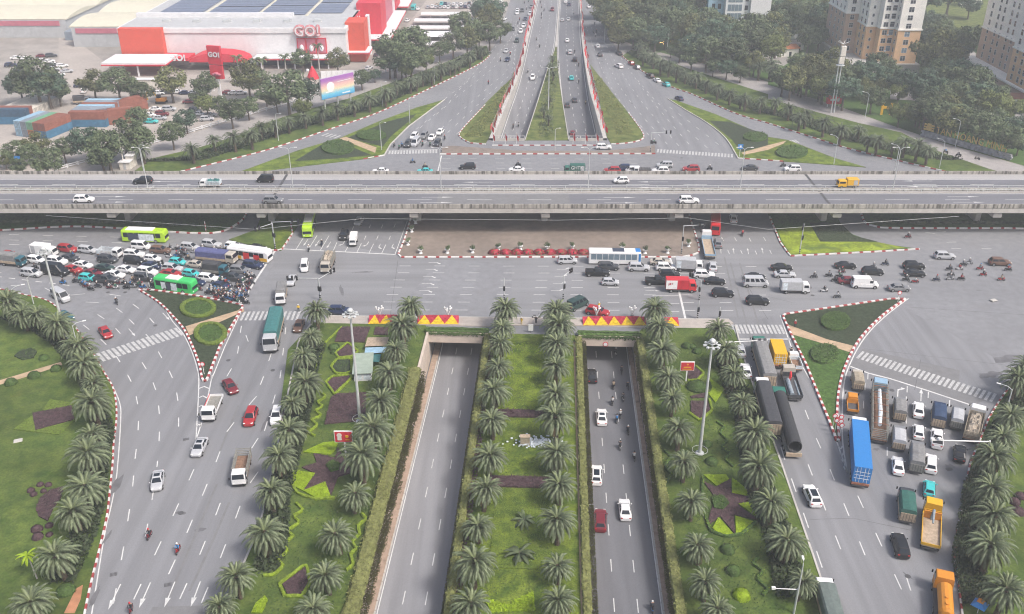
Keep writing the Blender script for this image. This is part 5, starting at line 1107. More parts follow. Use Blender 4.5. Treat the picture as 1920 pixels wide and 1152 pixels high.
cars('in the car park left of the containers', [('E5', 145, 88, S, 'white', 20), ('E5', 235, 92, S, 'white', 25), ('E5', 95, 152, U, 'navy', 25), ('E5', 195, 152, S, 'navy', 20), ('E5', 155, 212, S, 'navy', 20), ('E5', 375, 68, S, 'maroon', 20), ('E5', 460, 68, U, 'dark', 20), ('E5', 345, 118, S, 'white', 20), ('E5', 390, 118, U, 'white', 20), ('E5', 440, 118, S, 'white', 20), ('E5', 460, 152, S, 'dark', 20), ('E5', 495, 147, S, 'white', 20), ('E5', 480, 192, U, 'silver', 20), ('E5', 530, 237, S, 'white', 25), ('E5', 600, 207, S, 'silver', 25), ('E5', 560, 158, S, 'white', 25), ('E5', 718, 337, S, 'navy', 15), ('E5', 758, 382, U, 'white', 100)])
cars('parked behind the white fence by the mall', [('E6', 345, 548, S, 'white', 0), ('E6', 465, 548, U, 'silver', 0), ('E6', 285, 602, S, 'white', 0), ('E6', 400, 592, U, 'maroon', 0), ('E6', 380, 628, S, 'silver', 0), ('E6', 300, 658, S, 'teal', 0), ('E6', 370, 403, S, 'white', 5), ('E6', 450, 398, U, 'dark', 5), ('E6', 540, 393, S, 'white', 5), ('E6', 700, 562, U, 'dark', -20), ('E6', 830, 602, S, 'silver', 10), ('E6', 805, 637, U, 'silver', 10), ('E6', 650, 482, S, 'maroon', 5), ('E6', 690, 398, S, 'silver', 0), ('E6', 1050, 402, S, 'white', 15), ('E6', 1000, 398, S, 'maroon', 15), ('E6', 1110, 402, S, 'white', 15), ('E6', 740, 590, S, 'white', -20), ('E6', 610, 400, S, 'navy', 5)])
cars('beside the red east wing of the mall', [('F1', 1550, 703, S, 'dark', 80), ('F1', 1445, 872, S, 'white', 70), ('E7', 190, 303, S, 'white', 80), ('E7', 350, 128, S, 'white', 85)])
cols_ = 'white white silver dark grey white navy white beige white dark silver white'.split()
cars('in the far car park beyond the shelters', [('E7', 500 + 62 * i + rg.uniform(-6, 6), 105 + rg.uniform(-4, 4), rg.choice((S, U)), rg.choice(cols_), 88) for i in range(13)] + [('E7', 640 + 60 * i + rg.uniform(-6, 6), 55 + rg.uniform(-4, 4), rg.choice((S, U)), 'teal' if i == 1 else rg.choice(cols_), 88) for i in range(11)] + [('E7', 1595, 95, S, 'white', 80), ('E7', 1580, 150, S, 'silver', 80), ('E7', 1640, 282, S, 'white', 60), ('E7', 1600, 30, U, 'white', 80)])

# trucks -------------------------------------------------------------
def cab(L, W, H, x1, z0=.55):
    """front at x1; returns parts of a cab-over cab"""
    w = W / 2; x0 = x1 - L; b = MB()
    def ring(f, yy, z, c=.1): return [(x0, -yy, z), (f - c, -yy, z), (f, -yy + c * 1.5, z), (f, yy - c * 1.5, z), (f - c, yy, z), (x0, yy, z)]
    zm = z0 + (H - z0) * .5
    b.loft([ring(x1, w, z0), ring(x1 + .02, w, zm), ring(x1 - .22, w * .94, H - .12), ring(x1 - .42, w * .86, H)])
    b.mat(1); b.box(x0 + .1, x1 + .05, -w * .98, w * .98, z0 - .22, z0 + .1, ch=.04)
    for sy in (-1, 1): b.box(x1 - .05, x1 + .1, sy * (w + .22) - .1, sy * (w + .22) + .1, zm + .05, zm + .5, ch=.03)
    P = [('cab', b.mesh('cab', [PAINT['white'], MT['black']]), (0, 0, 0), None)]
    m = MB(); quad_on(m, [(x1 + .02, -w + .12, zm), (x1 + .02, w - .12, zm), (x1 - .22, w * .94 - .12, H - .12), (x1 - .22, -w * .94 + .12, H - .12)], .02, .98, .05, .92, .02); P.append(('windscreen', m.mesh('windscreen', MT['glass']), (0, 0, 0), None))
    for sy in (-1, 1):
        c4 = [(x0 + .15, -w, zm), (x1 - .12, -w, zm), (x1 - .34, -w * .94, H - .12), (x0 + .15, -w * .94, H - .12)] if sy < 0 else [(x1 - .12, w, zm), (x0 + .15, w, zm), (x0 + .15, w * .94, H - .12), (x1 - .34, w * .94, H - .12)]
        m = MB(); quad_on(m, c4, .08, .9, .1, .85, .02); P.append(('side_window', m.mesh('side_window', MT['glass']), (0, 0, 0), None))
        m = MB().box(x1 - .02, x1 + .06, sy * w * .68 - .18, sy * w * .68 + .18, z0 + .12, z0 + .34, ch=.02); P.append(('headlight', m.mesh('headlight', MT['lamp_clear']), (0, 0, 0), None))
    return P
def axle_set(xs, W, r, ww=.3):
    t, k = wheels(r, ww); return [('wheel', t, (x, sy * (W / 2 - ww / 2), 0), k) for x in xs for sy in (-1, 1)]
def one(name, mb, m): return (name, mb.mesh(name, m if isinstance(m, list) else MT[m]), (0, 0, 0), None)
def canvas_top(x0, x1, W, z0, z1, arch=.22):
    mb = MB(); w = W / 2; rings = []; n = max(3, int((x1 - x0) / .9))
    for i in range(n + 1):
        x = x0 + (x1 - x0) * i / n; s = .03 if i % 2 else 0
        rings.append([(x, -w + s, z0), (x, -w + s, z1 - .15), (x, -w * .8, z1 + arch * .55 - s), (x, 0, z1 + arch - s), (x, w * .8, z1 + arch * .55 - s), (x, w - s, z1 - .15), (x, w - s, z0)])
    mb.loft(rings, True, True); return mb
def rails(mb, x0, x1, W, z0, z1, n=5, t=.05, ends=True):
    w = W / 2
    for sy in (-1, 1):
        for k in range(n): z = z0 + (z1 - z0) * (k + .5) / n; mb.box(x0, x1, sy * w - t, sy * w + t, z - .05, z + .05)
        m = max(2, int((x1 - x0) / .8))
        for k in range(m + 1): x = x0 + (x1 - x0) * k / m; mb.box(x - .04, x + .04, sy * (w + .04) - .03, sy * (w + .04) + .03, z0 - .1, z1 + .1)
    if ends:
        for x in (x0, x1):
            for k in range(n): z = z0 + (z1 - z0) * (k + .5) / n; mb.box(x - t, x + t, -w, w, z - .05, z + .05)
def heap(x0, x1, W, z0, h, seed=1):
    rg = random.Random(seed); mb = MB(); n = max(4, int((x1 - x0) / .35)); m = 7; g = []
    for i in range(n + 1):
        g.append([(x0 + (x1 - x0) * i / n, -W / 2 + W * j / m, z0 + (0 if i in (0, n) or j in (0, m) else h * rg.uniform(.35, 1.0))) for j in range(m + 1)])
    for i in range(n):
        for j in range(m): mb.face([g[i][j], g[i + 1][j], g[i + 1][j + 1], g[i][j + 1]])
    return mb
def truck_parts(kind, L, cargo='canvas_grey', W=2.1, Hc=2.35, cl=1.55, H=2.9, heavy=False, extra=None, seed=1):
    x1 = L / 2; x0 = -L / 2; xc = x1 - cl - .12; r = .5 if heavy else .4; zb = 1.05 if heavy else .85
    P = cab(cl, W * .96, Hc, x1, .75 if heavy else .55)
    ch = MB().box(x0 + .1, x1 - .5, -.42, .42, .5, zb - .1); ch.box(x0 + .05, x0 + .2, -W * .45, W * .45, .45, .7); ch.box(x0 + 1.2, xc - .2, -W * .46, W * .46, .5, .62)
    P.append(one('chassis', ch, 'steel_dark'))
    if heavy: ax = [x1 - 1.3, x0 + 1.0, x0 + 2.3] if L < 11 else [x1 - 1.3, xc - .9, xc - 2.1, x0 + 1.0, x0 + 2.25, x0 + 3.5]
    else: ax = [x1 - .95, x0 + 1.2]
    P += axle_set(ax, W, r)
    w = W / 2
    if kind == 'box':
        P.append(one('cargo_box', MB().box(x0, xc, -w, w, zb, H, ch=.04), cargo)); m = MB()
        m.box(x0 - .012, x0, -.02, .02, zb + .1, H - .1); P.append(one('door_seam', m, 'steel_dark'))
        sd = MB()
        for sy in (-1, 1): sd.box(x0 + .3, x0 + 1.3, sy * (w + .003) - .006, sy * (w + .003) + .006, zb + .12, H - .25)
        P.append(one('side_door', sd, 'plastic_pale' if cargo == 'box_grey' else 'box_grey'))
    elif kind == 'canvas':
        P.append(one('bed', MB().box(x0, xc, -w, w, zb - .1, zb + .5, ch=.03), 'wood_pale' if seed % 2 else 'grating')); P.append(one('canvas_cover', canvas_top(x0 + .04, xc - .02, W * .98, zb + .5, H), cargo))
        m = MB().box(x0 - .03, x0 + .03, -w * .95, w * .95, zb + .5, H - .5); P.append(one('tailgate', m, 'wood_pale' if seed % 2 else 'grating'))
        m = MB()
        for k in range(6): y = -w * .9 + 2 * w * .9 * k / 5; m.box(x0 - .06, x0 - .03, y - .03, y + .03, zb, H - .5)
        P.append(one('tailgate_bars', m, 'steel_dark'))
    elif kind in ('stake', 'cargo'):
        P.append(one('bed', MB().box(x0, xc, -w, w, zb - .15, zb + .05), 'wood')); m = MB(); rails(m, x0 + .05, xc - .05, W * .97, zb + .05, H, 5 if not heavy else 6); P.append(one('stake_sides', m, cargo))
        pl = MB()
        for k in range(7): y = -w * .9 + 2 * w * .9 * (k + .5) / 7; pl.box(x0 + .1, xc - .1, y - w * .115, y + w * .115, zb + .05, zb + .09)
        P.append(one('floor_boards', pl, 'wood'))
        if kind == 'cargo': P.append(one('load', heap(x0 + .15, xc - .15, W * .9, zb + .6, H - zb - .3, seed), extra or 'load_stuff'))
    elif kind == 'flat':
        P.append(one('bed', MB().box(x0, xc, -w, w, zb - .12, zb + .08, ch=.03), cargo)); m = MB()
        for sy in (-1, 1): m.box(x0, xc, sy * w - .05, sy * w + .05, zb + .06, zb + .5)
        m.box(x0, x0 + .08, -w, w, zb + .06, zb + .5); m.box(xc - .1, xc, -w, w, zb + .06, zb + 1.0); P.append(one('side_boards', m, [PAINT['white'] if not extra else PAINT.get(extra) or MT[extra]]))
    elif kind == 'container':
        b = MB().box(x0 + .1, xc, -w, w, zb + .15, H); n = int((xc - x0) / .3)
        for k in range(n):
            x = x0 + .3 + (xc - x0 - .5) * k / n
            for sy in (-1, 1): b.box(x, x + .14, sy * w - .03, sy * w + .03, zb + .3, H - .15)
        P.append(one('container', b, cargo)); m = MB()
        for y in (-w * .62, -w * .25, w * .25, w * .62): m.box(x0 + .04, x0 + .1, y - .03, y + .03, zb + .2, H - .08)
        for z in (.3, .5, .7): m.box(x0 + .05, x0 + .1, -w * .85, w * .85, zb + (H - zb) * z - .03, zb + (H - zb) * z + .03)
        P.append(one('door_bars', m, 'plastic_pale')); P.append(one('rear_bumper', MB().box(x0, x0 + .2, -w, w, .75, 1.12, ch=.03), 'rust'))
    elif kind == 'pipe':
        P.append(one('bed', MB().box(x0, xc, -w, w, zb - .1, zb + .12), 'grating')); P.append(one('rear_bumper', MB().box(x0 - .1, x0 + .1, -w, w, .55, zb + .15), 'wood_pale'))
        R = 1.15; a = MB(); n = 20; xa, xb = x0 + .15, xc - .1; o_, i_ = [], []
        for x, rr, L_ in ((xa, R, o_), (xb, R, o_)): L_.append([(x, rr * cos(2 * pi * k / n), zb + .15 + R + rr * sin(2 * pi * k / n)) for k in range(n)])
        for x, rr, L_ in ((xa, R * .9, i_), (xb, R * .9, i_)): L_.append([(x, rr * cos(2 * pi * k / n), zb + .15 + R + rr * sin(2 * pi * k / n)) for k in range(n)])
        a.loft(o_, False); a.loft([i_[1], i_[0]], False); a.loft([i_[0], o_[0]], False); a.loft([o_[1], i_[1]], False)
        for k in range(1, 8):
            x = xa + (xb - xa) * k / 8; a.loft([[(x + dx, (R + .03) * cos(2 * pi * j / n), zb + .15 + R + (R + .03) * sin(2 * pi * j / n)) for j in range(n)] for dx in (-.08, .08)], False)
        P.append(('pipe_load', a.mesh('pipe_load', MT['pipe_black'], False), (0, 0, 0), None))
    elif kind == 'tank':
        P.append(one('bed', MB().box(x0, xc, -w, w, zb - .1, zb + .1), 'steel_dark')); a = MB(); a.tube([(x0 + .2, 0, 2.1), (x0 + .5, 0, 2.1), (xc - .6, 0, 2.1), (xc - .25, 0, 2.1)], [.55, .95, .95, .5], 14); a.cyl((x0 + 1.2, 0, 3.05), .25, (0, 0, 1), .3, 10); a.cyl((x0 + 2.4, 0, 3.05), .25, (0, 0, 1), .3, 10)
        P.append(('tank', a.mesh('tank', PAINT['orange']), (0, 0, 0), None))
    return P
def place_truck(t, x, y, parts, cabcol, hd, label, kind='g', dz=1.3, name='truck', cat='truck', extra=None):
    u, v = T(t, x, y); p, _ = surf(u, v, kind, dz); a = heading(t, x, y, hd, kind, dz, p); o = node(name, None, None, p, a, 1.03)
    for pn, me, loc, k in parts:
        c = node(pn, me, o, loc)
        if pn in ('cab', 'body'): setcol(c, PAINT[cabcol])
        if k is not None: node('rim', k, c)
    for e in extra or []: node(e[0], e[1], o)
    tag(o, label, cat, 'trucks and buses'); return o
TP = truck_parts
place_truck('E0', 185, 370, TP('canvas', 6.0, 'canvas_grey'), 'dark teal', J, 'grey canvas truck with teal cab at the left end of the jam')
place_truck('E0', 640, 240, TP('box', 6.0, 'white_paint', H=3.0), 'white', J, 'white box truck in the traffic jam on the left street')
place_truck('E0', 1580, 250, TP('stake', 5.6, 'plastic_pale', H=2.0), 'white', J, 'white stake truck with pale railed bed in the jam')
place_truck('E1', 1185, 450, TP('canvas', 9.6, 'canvas_violet', W=2.45, Hc=2.9, cl=2.0, H=3.0, heavy=True), 'beige', J, 'long truck with blue violet tarpaulin and cream cab in the jam')
place_truck('E1', 1170, 605, TP('canvas', 5.6, 'canvas_dark', seed=2), 'dark teal', J, 'dark canvas truck with teal cab in the jam')
place_truck('B1', 638, 490, TP('box', 4.6, 'white_paint', W=1.7, Hc=1.95, cl=1.3, H=2.3), 'white', -88, 'small white box truck coming from under the flyover', dz=1.0)
place_truck('B1', 470, 640, TP('cargo', 7.6, 'grating', W=2.3, Hc=2.7, H=2.9, heavy=True), 'beige', -90, 'loaded stake truck with cream cab entering the junction')
place_truck('B1', 165, 845, TP('canvas', 6.2, 'canvas_grey', H=2.8), 'white', -82, 'white cab truck with grey canvas on the left surface road')
place_truck('C1', 112, 200, TP('canvas', 12.5, 'canvas_teal', W=2.75, Hc=3.5, cl=2.1, H=3.8, heavy=True), 'silver', -84, 'long lorry with teal tarpaulin crossing the left crosswalk', dz=2.2, name='lorry')
ot = MB().box(.2, 1.5, -.5, .5, .95, 1.35, ch=.1).mesh('orange_load', PAINT['orange'])
place_truck('C0', 1388, 700, TP('flat', 7.0, 'grating', W=2.3, Hc=2.5, extra='white'), 'white', -87, 'white flatbed truck with red side rail beyond the island tip', extra=[('orange_load', ot), ('red_rail', MB().box(-3.4, 1.6, -1.2, -1.14, .95, 1.5).mesh('red_rail', PAINT['bright red']))])
place_truck('D0', 1580, 190, TP('stake', 7.0, 'grating', W=2.25, Hc=2.5, H=2.5), 'white', -83, 'white cab truck with an empty brown stake bed')
place_truck('B2', 1105, 785, TP('box', 6.6, 'red_paint', W=2.1, Hc=2.5, H=3.1), 'bright red', -2, 'red and white delivery box truck on the cross street', extra=[('white_panel', MB().prism([(-3.32, -1.065), (-.9, -1.065), (-1.0, -1.062), (-3.32, -1.062)], .95, 3.0).mesh('white_panel', MT['white_paint']))], dz=1.5)
place_truck('B2', 1160, 652, TP('box', 6.2, 'box_grey', W=2.1, Hc=2.4, H=3.0), 'white', -8, 'grey box truck with white cab turning at the cross street', dz=1.5)
place_truck('B3', 175, 795, TP('box', 6.2, 'box_grey', W=2.1, Hc=2.35, H=2.9), 'white', -2, 'grey box truck with white cab leaving to the right', dz=1.4)
place_truck('B2', 1283, 525, TP('flat', 12.0, 'wood_pale', W=2.45, Hc=2.9, cl=2.0, heavy=True, extra='light blue'), 'white', (1262, 430), 'long flatbed truck with a bare wooden deck driving north', dz=1.2, name='lorry')
place_truck('B0', 1378, 114, TP('cargo', 5.2, 'plastic_pale', W=1.9, Hc=2.1, H=2.0, extra='canvas_teal'), 'white', 180, 'small white truck with a pale blue load on the flyover', 'd')
place_truck('B3', 520, 116, TP('box', 5.2, 'canvas_tan', W=1.9, Hc=2.1, cl=2.2, H=2.5), 'yellow', 180, 'yellow crew cab box truck on the flyover', 'd')
place_truck('A2', 410, 1112, TP('box', 6.0, 'canvas_green', H=2.9), 'green', 180, 'green delivery box truck half hidden behind the flyover parapet')
place_truck('A2', 850, 1118, TP('stake', 5.0, 'steel_dark', W=1.9, H=1.9), 'white', 180, 'small dark stake truck behind the flyover parapet')
place_truck('E5', 735, 472, TP('canvas', 5.5, 'canvas_dark'), 'grey', 15, 'dark canvas truck parked beside the containers')
# right hand lorries
RS = (0, 0)
place_truck('E2', 318, 320, TP('canvas', 15.0, 'canvas_grey', W=2.5, Hc=3.1, cl=2.2, H=3.5, heavy=True, seed=3), 'green', 85, 'long grey canvas lorry with green cab at the stop line', dz=2.4, name='lorry')
place_truck('E2', 350, 690, TP('canvas', 15.0, 'canvas_dark', W=2.5, Hc=3.1, cl=2.2, H=3.5, heavy=True, seed=5), 'white', 85, 'long dark canvas lorry with white cab beside the right palms', dz=2.4, name='lorry')
place_truck('E2', 435, 270, TP('container', 6.5, 'canvas_tan', W=2.4, Hc=2.6, cl=.6, H=3.4), 'yellow', 85, 'small yellow container truck near the right stop line', dz=2.0)
place_truck('E2', 578, 352, TP('stake', 5.2, 'plastic_pale', W=1.9, Hc=2.0, H=1.6), 'white', 85, 'small white open truck beside the right island kerb', dz=.9)
cr_ = [('crane_arm', MB().tube([(1.2, .1, 1.2), (1.1, .1, 2.9), (-.4, .25, 2.6)], [.22, .18, .12], 6).mesh('crane_arm', PAINT['bright red'])), ('pipe_load', MB().cyl((-1.6, .55, 1.35), .4, (1, 0, 0), 5.0, 12).mesh('pipe_load', MT['pipe_steel'])), ('pipe_load', MB().cyl((-1.6, -.75, 1.2), .16, (1, 0, 0), 5.0, 8).mesh('pipe_load', MT['pipe_steel']))]
place_truck('E2', 548, 525, TP('flat', 9.0, 'steel_dark', W=2.45, Hc=2.8, cl=1.9, heavy=True, extra='dark'), 'beige', 85, 'crane truck with cream cab carrying steel pipes', extra=cr_)
place_truck('E2', 500, 820, TP('pipe', 17.5, W=2.5, Hc=3.0, cl=2.2, heavy=True), 'green', 85, 'lorry with green cab carrying one huge black pipe', dz=2.0, name='lorry')
place_truck('E3', 230, 158, TP('canvas', 5.0, 'canvas_tan', W=1.95, Hc=2.1, H=2.3), 'beige', 76, 'small tan canvas truck beside the right island, first at the stop line', dz=1.2)
place_truck('E3', 185, 365, TP('flat', 4.8, 'steel_dark', W=1.8, Hc=2.1, cl=1.9, extra='orange'), 'orange', 75, 'orange small dump truck beside the right island', dz=1.2)
tarp = MB(); tarp.tube([(-6.0, .1, 2.35), (-2, 0, 2.45), (2, .1, 2.45), (5.2, .1, 2.4)], [.32, .38, .36, .3], 8)
place_truck('E3', 432, 400, TP('stake', 17.0, 'grating', W=2.5, Hc=3.2, cl=2.2, H=3.2, heavy=True, seed=3), 'light blue', 71, 'very long open stake lorry with pale blue cab', dz=2.2, name='lorry', extra=[('rolled_tarpaulin', tarp.mesh('rolled_tarpaulin', MT['plastic_pale']))] + [('red_hoop', MB().tube([(x_, -1.2, 3.2), (x_, -.4, 3.3), (x_, .4, 3.3), (x_, 1.2, 3.2)], .05, 5).mesh('red_hoop', MT['rust'])) for x_ in (-7, -5, -3, -1, 1, 3, 5)])
place_truck('E3', 612, 405, TP('canvas', 5.5, 'canvas_grey', W=2.05, H=2.5, Hc=2.2), 'grey', 71, 'grey canvas dump truck in the second row of the right queue', dz=1.6)
place_truck('E3', 965, 452, TP('canvas', 6.1, 'canvas_blue', W=2.2, H=2.7, Hc=2.3, seed=1), 'navy', 67, 'dark blue canvas truck at the right stop line', dz=1.8)
place_truck('E3', 1130, 480, TP('canvas', 5.3, 'box_grey', W=1.95, H=2.4, Hc=2.1, seed=2), 'grey', 65, 'light grey canvas truck next to the wrecked green truck', dz=1.6)
place_truck('E3', 1285, 545, TP('cargo', 9.0, 'canvas_tan', W=2.45, Hc=2.9, cl=1.9, H=2.5, heavy=True, extra='load_stuff', seed=4), 'white', 60, 'white cab truck loaded with mixed machinery by the right kerb', dz=1.6)
place_truck('E3', 252, 760, TP('container', 15.6, 'canvas_tan', W=2.6, Hc=3.4, cl=2.2, H=4.1, heavy=True), 'white', 74, 'long blue container lorry with white cab beside the island tip', dz=2.6, name='lorry')
place_truck('E3', 602, 668, TP('canvas', 5.3, 'box_grey', W=2.05, H=2.4, Hc=2.2, seed=3), 'grey', 71, 'pale grey covered truck with an open rear in the right queue', dz=1.5)
place_truck('E3', 765, 832, TP('canvas', 6.8, 'canvas_grey', W=2.15, H=2.6, Hc=2.3, seed=6), 'grey', 69, 'long grey canvas truck in the third row of the right queue', dz=1.7)
place_truck('D3', 910, 425, TP('canvas', 6.4, 'canvas_green', W=2.25, H=2.7, Hc=2.4), 'dark', 72, 'dark green canvas truck at the rear of the right queue', dz=1.7)
cr2 = [('crane_arm', MB().tube([(1.5, 0, 1.2), (1.4, 0, 2.9), (-.9, 0, 2.3)], [.25, .2, .13], 6).mesh('crane_arm', MT['pipe_steel'])), ('cargo_frame', MB().box(1.55, 1.75, -1.15, 1.15, 1.2, 2.4).mesh('cargo_frame', PAINT['orange']))]
place_truck('D3', 1072, 565, TP('flat', 9.4, 'wood_pale', W=2.5, Hc=3.0, cl=2.0, heavy=True, extra='yellow'), 'yellow', 67, 'yellow crane truck with an empty wooden bed', extra=cr2, dz=1.4)
place_truck('D3', 1155, 1035, TP('tank', 8.0, W=2.45, Hc=3.0, cl=2.0, heavy=True), 'orange', 70, 'orange tanker truck at the bottom right', dz=1.8)
place_truck('D3', 395, 1075, TP('canvas', 7.5, 'canvas_sage', W=2.4, Hc=2.6, H=2.9), 'white', 85, 'truck with white cab and grey green cover below the right street lamp', dz=1.6)
# give the container lorries their own colours
for o in [o for o in bpy.data.objects if o.name.split('.')[0] == 'container']: setcol(o, PAINT['yellow'] if 'yellow' in o.parent['label'] else PAINT['blue'])
for o in [o for o in bpy.data.objects if o.name.split('.')[0] == 'cargo_box']:
    if 'yellow crew' in o.parent['label']: setcol(o, PAINT['yellow'])

# buses --------------------------------------------------------------
def text_mesh(s, size, m, depth=.02, name='lettering'):
    cu = bpy.data.curves.new('t', 'FONT'); cu.body = s; cu.size = size; cu.extrude = depth; cu.align_x = 'CENTER'; cu.align_y = 'CENTER'; cu.resolution_u = 2
    ob = bpy.data.objects.new('t', cu); COL.objects.link(ob); dg = bpy.context.evaluated_depsgraph_get(); me = bpy.data.meshes.new_from_object(ob.evaluated_get(dg)); me.name = name
    bpy.data.objects.remove(ob); bpy.data.curves.remove(cu); me.materials.clear(); me.materials.append(m if not isinstance(m, str) else MT[m]); return me
def bus_parts(L, W, H, roof, nwin, panels, low='white_paint', band='glass'):
    w = W / 2; h = L / 2; b = MB()
    def ring(x, k, zt): y = w * k; return [(x, -y, .35), (x, -y, zt - .3), (x, -y * .86, zt), (x, y * .86, zt), (x, y, zt - .3), (x, y, .35)]
    b.loft([ring(-h, .94, H - .08), ring(-h + .15, 1, H), ring(h - .5, 1, H), ring(h - .12, .96, H - .15), ring(h, .9, H - .5)]); b.mat(1); b.box(-h + .3, h - .3, -w * .9, w * .9, .25, .4)
    P = [('body', b.mesh('body', [PAINT['white'], MT['black']]), (0, 0, 0), None)]
    for sy in (-1, 1):
        for k in range(nwin):
            x0 = -h + .5 + (L - 1.4) * k / nwin; x1 = x0 + (L - 1.4) / nwin - .1; P.append(one('side_window', MB().box(x0, x1, sy * w - .012, sy * w + .012, 1.35, H - .55), band))
        for i, (a0, a1, z0, z1, m) in enumerate(panels): P.append(one('livery_panel', MB().box(a0 * h, a1 * h, sy * (w + .004) - .016, sy * (w + .004) + .016, z0, z1), m if isinstance(m, list) else m))
    m = MB(); quad_on(m, [(h - .02, -w * .86, 1.15), (h - .02, w * .86, 1.15), (h - .14, w * .86, H - .3), (h - .14, -w * .86, H - .3)], 0, 1, 0, 1, .07); P.append(one('windscreen', m, 'glass'))
    P.append(one('rear_window', MB().box(-h - .03, -h + .05, -w * .75, w * .75, 1.6, H - .5), 'glass'))
    for x0, x1, mm in roof: P.append(one('roof_panel', MB().box(x0 * h, x1 * h, -w * .8, w * .8, H - .02, H + (.18 if mm == 'white_paint' else .04), ch=.02), mm if not isinstance(mm, str) or mm in MT else [PAINT[mm]]))
    for sy in (-1, 1): P.append(one('headlight', MB().box(h - .1, h + .03, sy * w * .62 - .2, sy * w * .62 + .2, .65, .88, ch=.02), 'lamp_clear')); P.append(one('tail_light', MB().box(-h - .03, -h + .04, sy * w * .7 - .12, sy * w * .7 + .12, .9, 1.3), 'lamp_red'))
    return P + axle_set([h - 2.4, -h + 2.6], W + .04, .48)
def place_bus(t, x, y, parts, col, hd, label, name='bus'): place_truck(t, x, y, parts, col, hd, label, 'g', 1.6, name, 'bus')
MTL = lambda c: [PAINT[c]]
place_bus('B0', 950, 458, bus_parts(10.8, 2.5, 3.1, [(-.8, .45, 'white_paint')], 7, [(-.95, -.72, .5, 1.3, MTL('lime')), (-.7, -.2, .5, 2.3, 'livery_dark'), (-.25, .5, .55, 2.3, 'plastic_pale'), (.6, .95, .5, 1.4, MTL('lime'))]), 'lime', -5, 'lime and white bus behind the jam beside the left kerb')
place_bus('E1', 640, 805, bus_parts(9.4, 2.45, 3.1, [(-.95, -.4, 'bright green'), (-.38, .3, 'white_paint')], 6, [(-.62, -.38, .6, 2.3, 'plastic_pale'), (-.1, .2, .6, 2.3, 'plastic_pale'), (-.36, -.12, .5, 2.2, 'livery_dark')]), 'bright green', J - 3, 'bright green and white city bus beside the left traffic island')
place_bus('E1', 1625, 395, bus_parts(10.5, 2.5, 3.0, [(-.95, .8, 'white_paint')], 7, [(-.9, -.3, .5, 1.3, MTL('yellow')), (-.2, .1, .5, 2.2, MTL('bright red')), (.3, .6, .5, 1.9, MTL('bright red')), (.6, .95, .5, 1.3, MTL('yellow'))]), 'white', J - 3, 'white, red and yellow city bus at the left stop line')
place_bus('B1', 347, 392, bus_parts(9.6, 2.45, 3.1, [(-.7, .4, 'white_paint')], 6, [(-.8, .3, .5, 1.3, 'livery_dark')]), 'lime', -85, 'lime green bus coming out from under the flyover')
place_bus('B2', 672, 600, bus_parts(12.0, 2.5, 3.3, [(-.1, .35, 'livery_dark'), (.78, .97, 'blue')], 8, [(.9, .985, .5, 2.9, MTL('blue'))], band='glass_pale'), 'white', -2, 'white coach with a blue front beside the red flower border', 'coach')
place_bus('B2', 1331, 384, bus_parts(8.6, 2.45, 3.1, [(-.6, .5, 'bright red')], 6, []), 'bright red', 79, 'red bus driving north under the flyover')
place_truck('E7', 282, 112, bus_parts(5.5, 2.1, 2.6, [], 4, []), 'teal', -95, 'small teal bus beside the far car park', 'g', 1.2, 'bus', 'bus')
for lab, txt, zz, mm, sz, xx, both in (('green delivery', 'GHTK', 2.1, 'white_paint', 1.3, -.6, 0), ('red and white delivery', 'J&T', 2.2, 'red_paint', .7, -2.3, 0)):
    o = [o for o in bpy.data.objects if str(o.get('label', '')).startswith(lab)][0]
    for sy in (-1, 1):
        q = node('lettering', text_mesh(txt, sz, mm), o, (xx, sy * 1.1, zz)); q.rotation_euler = (pi / 2, 0, 0 if sy < 0 else pi)

# motorbikes and riders ----------------------------------------------
def skin_mesh(V, E, R, name, sub=1):
    me = bpy.data.meshes.new(name); me.from_pydata(V, E, []); ob = bpy.data.objects.new(name, me); COL.objects.link(ob)
    md = ob.modifiers.new('skin', 'SKIN'); md.use_smooth_shade = True
    for i, r in enumerate(R): me.skin_vertices[0].data[i].radius = (r, r)
    me.skin_vertices[0].data[0].use_root = True
    if sub: ob.modifiers.new('sub', 'SUBSURF').levels = sub
    dg = bpy.context.evaluated_depsgraph_get(); out = bpy.data.meshes.new_from_object(ob.evaluated_get(dg)); bpy.data.objects.remove(ob); out.name = name; return out
for k, c in {'skin': (.34, .22, .17), 'trousers': (.035, .04, .055), 'cloth_dark': (.04, .045, .055), 'cloth_white': (.6, .6, .6), 'cloth_yellow': (.75, .50, .05), 'cloth_red': (.45, .04, .05), 'cloth_blue': (.05, .22, .5), 'cloth_green': (.06, .2, .13), 'cloth_orange': (.5, .2, .08), 'cloth_grey': (.22, .23, .25), 'cloth_tan': (.45, .36, .26)}.items(): mat(k, c, .85, .1, 6, co='O')
RV = [(-.15, 0, .86), (-.12, 0, 1.12), (-.04, 0, 1.36), (0, 0, 1.48), (.03, 0, 1.62), (-.04, .2, 1.38), (.12, .27, 1.14), (.40, .27, 1.06), (-.04, -.2, 1.38), (.12, -.27, 1.14), (.40, -.27, 1.06), (-.12, .1, .84), (.28, .18, .78), (.14, .2, .38), (.28, .2, .30), (-.12, -.1, .84), (.28, -.18, .78), (.14, -.2, .38), (.28, -.2, .30)]
RE = [(0, 1), (1, 2), (2, 3), (3, 4), (2, 5), (5, 6), (6, 7), (2, 8), (8, 9), (9, 10), (0, 11), (11, 12), (12, 13), (13, 14), (0, 15), (15, 16), (16, 17), (17, 18)]
RR = [.17, .17, .15, .07, .11, .09, .065, .045, .09, .065, .045, .11, .085, .06, .05, .11, .085, .06, .05]
rider_me = skin_mesh(RV, RE, RR, 'person')
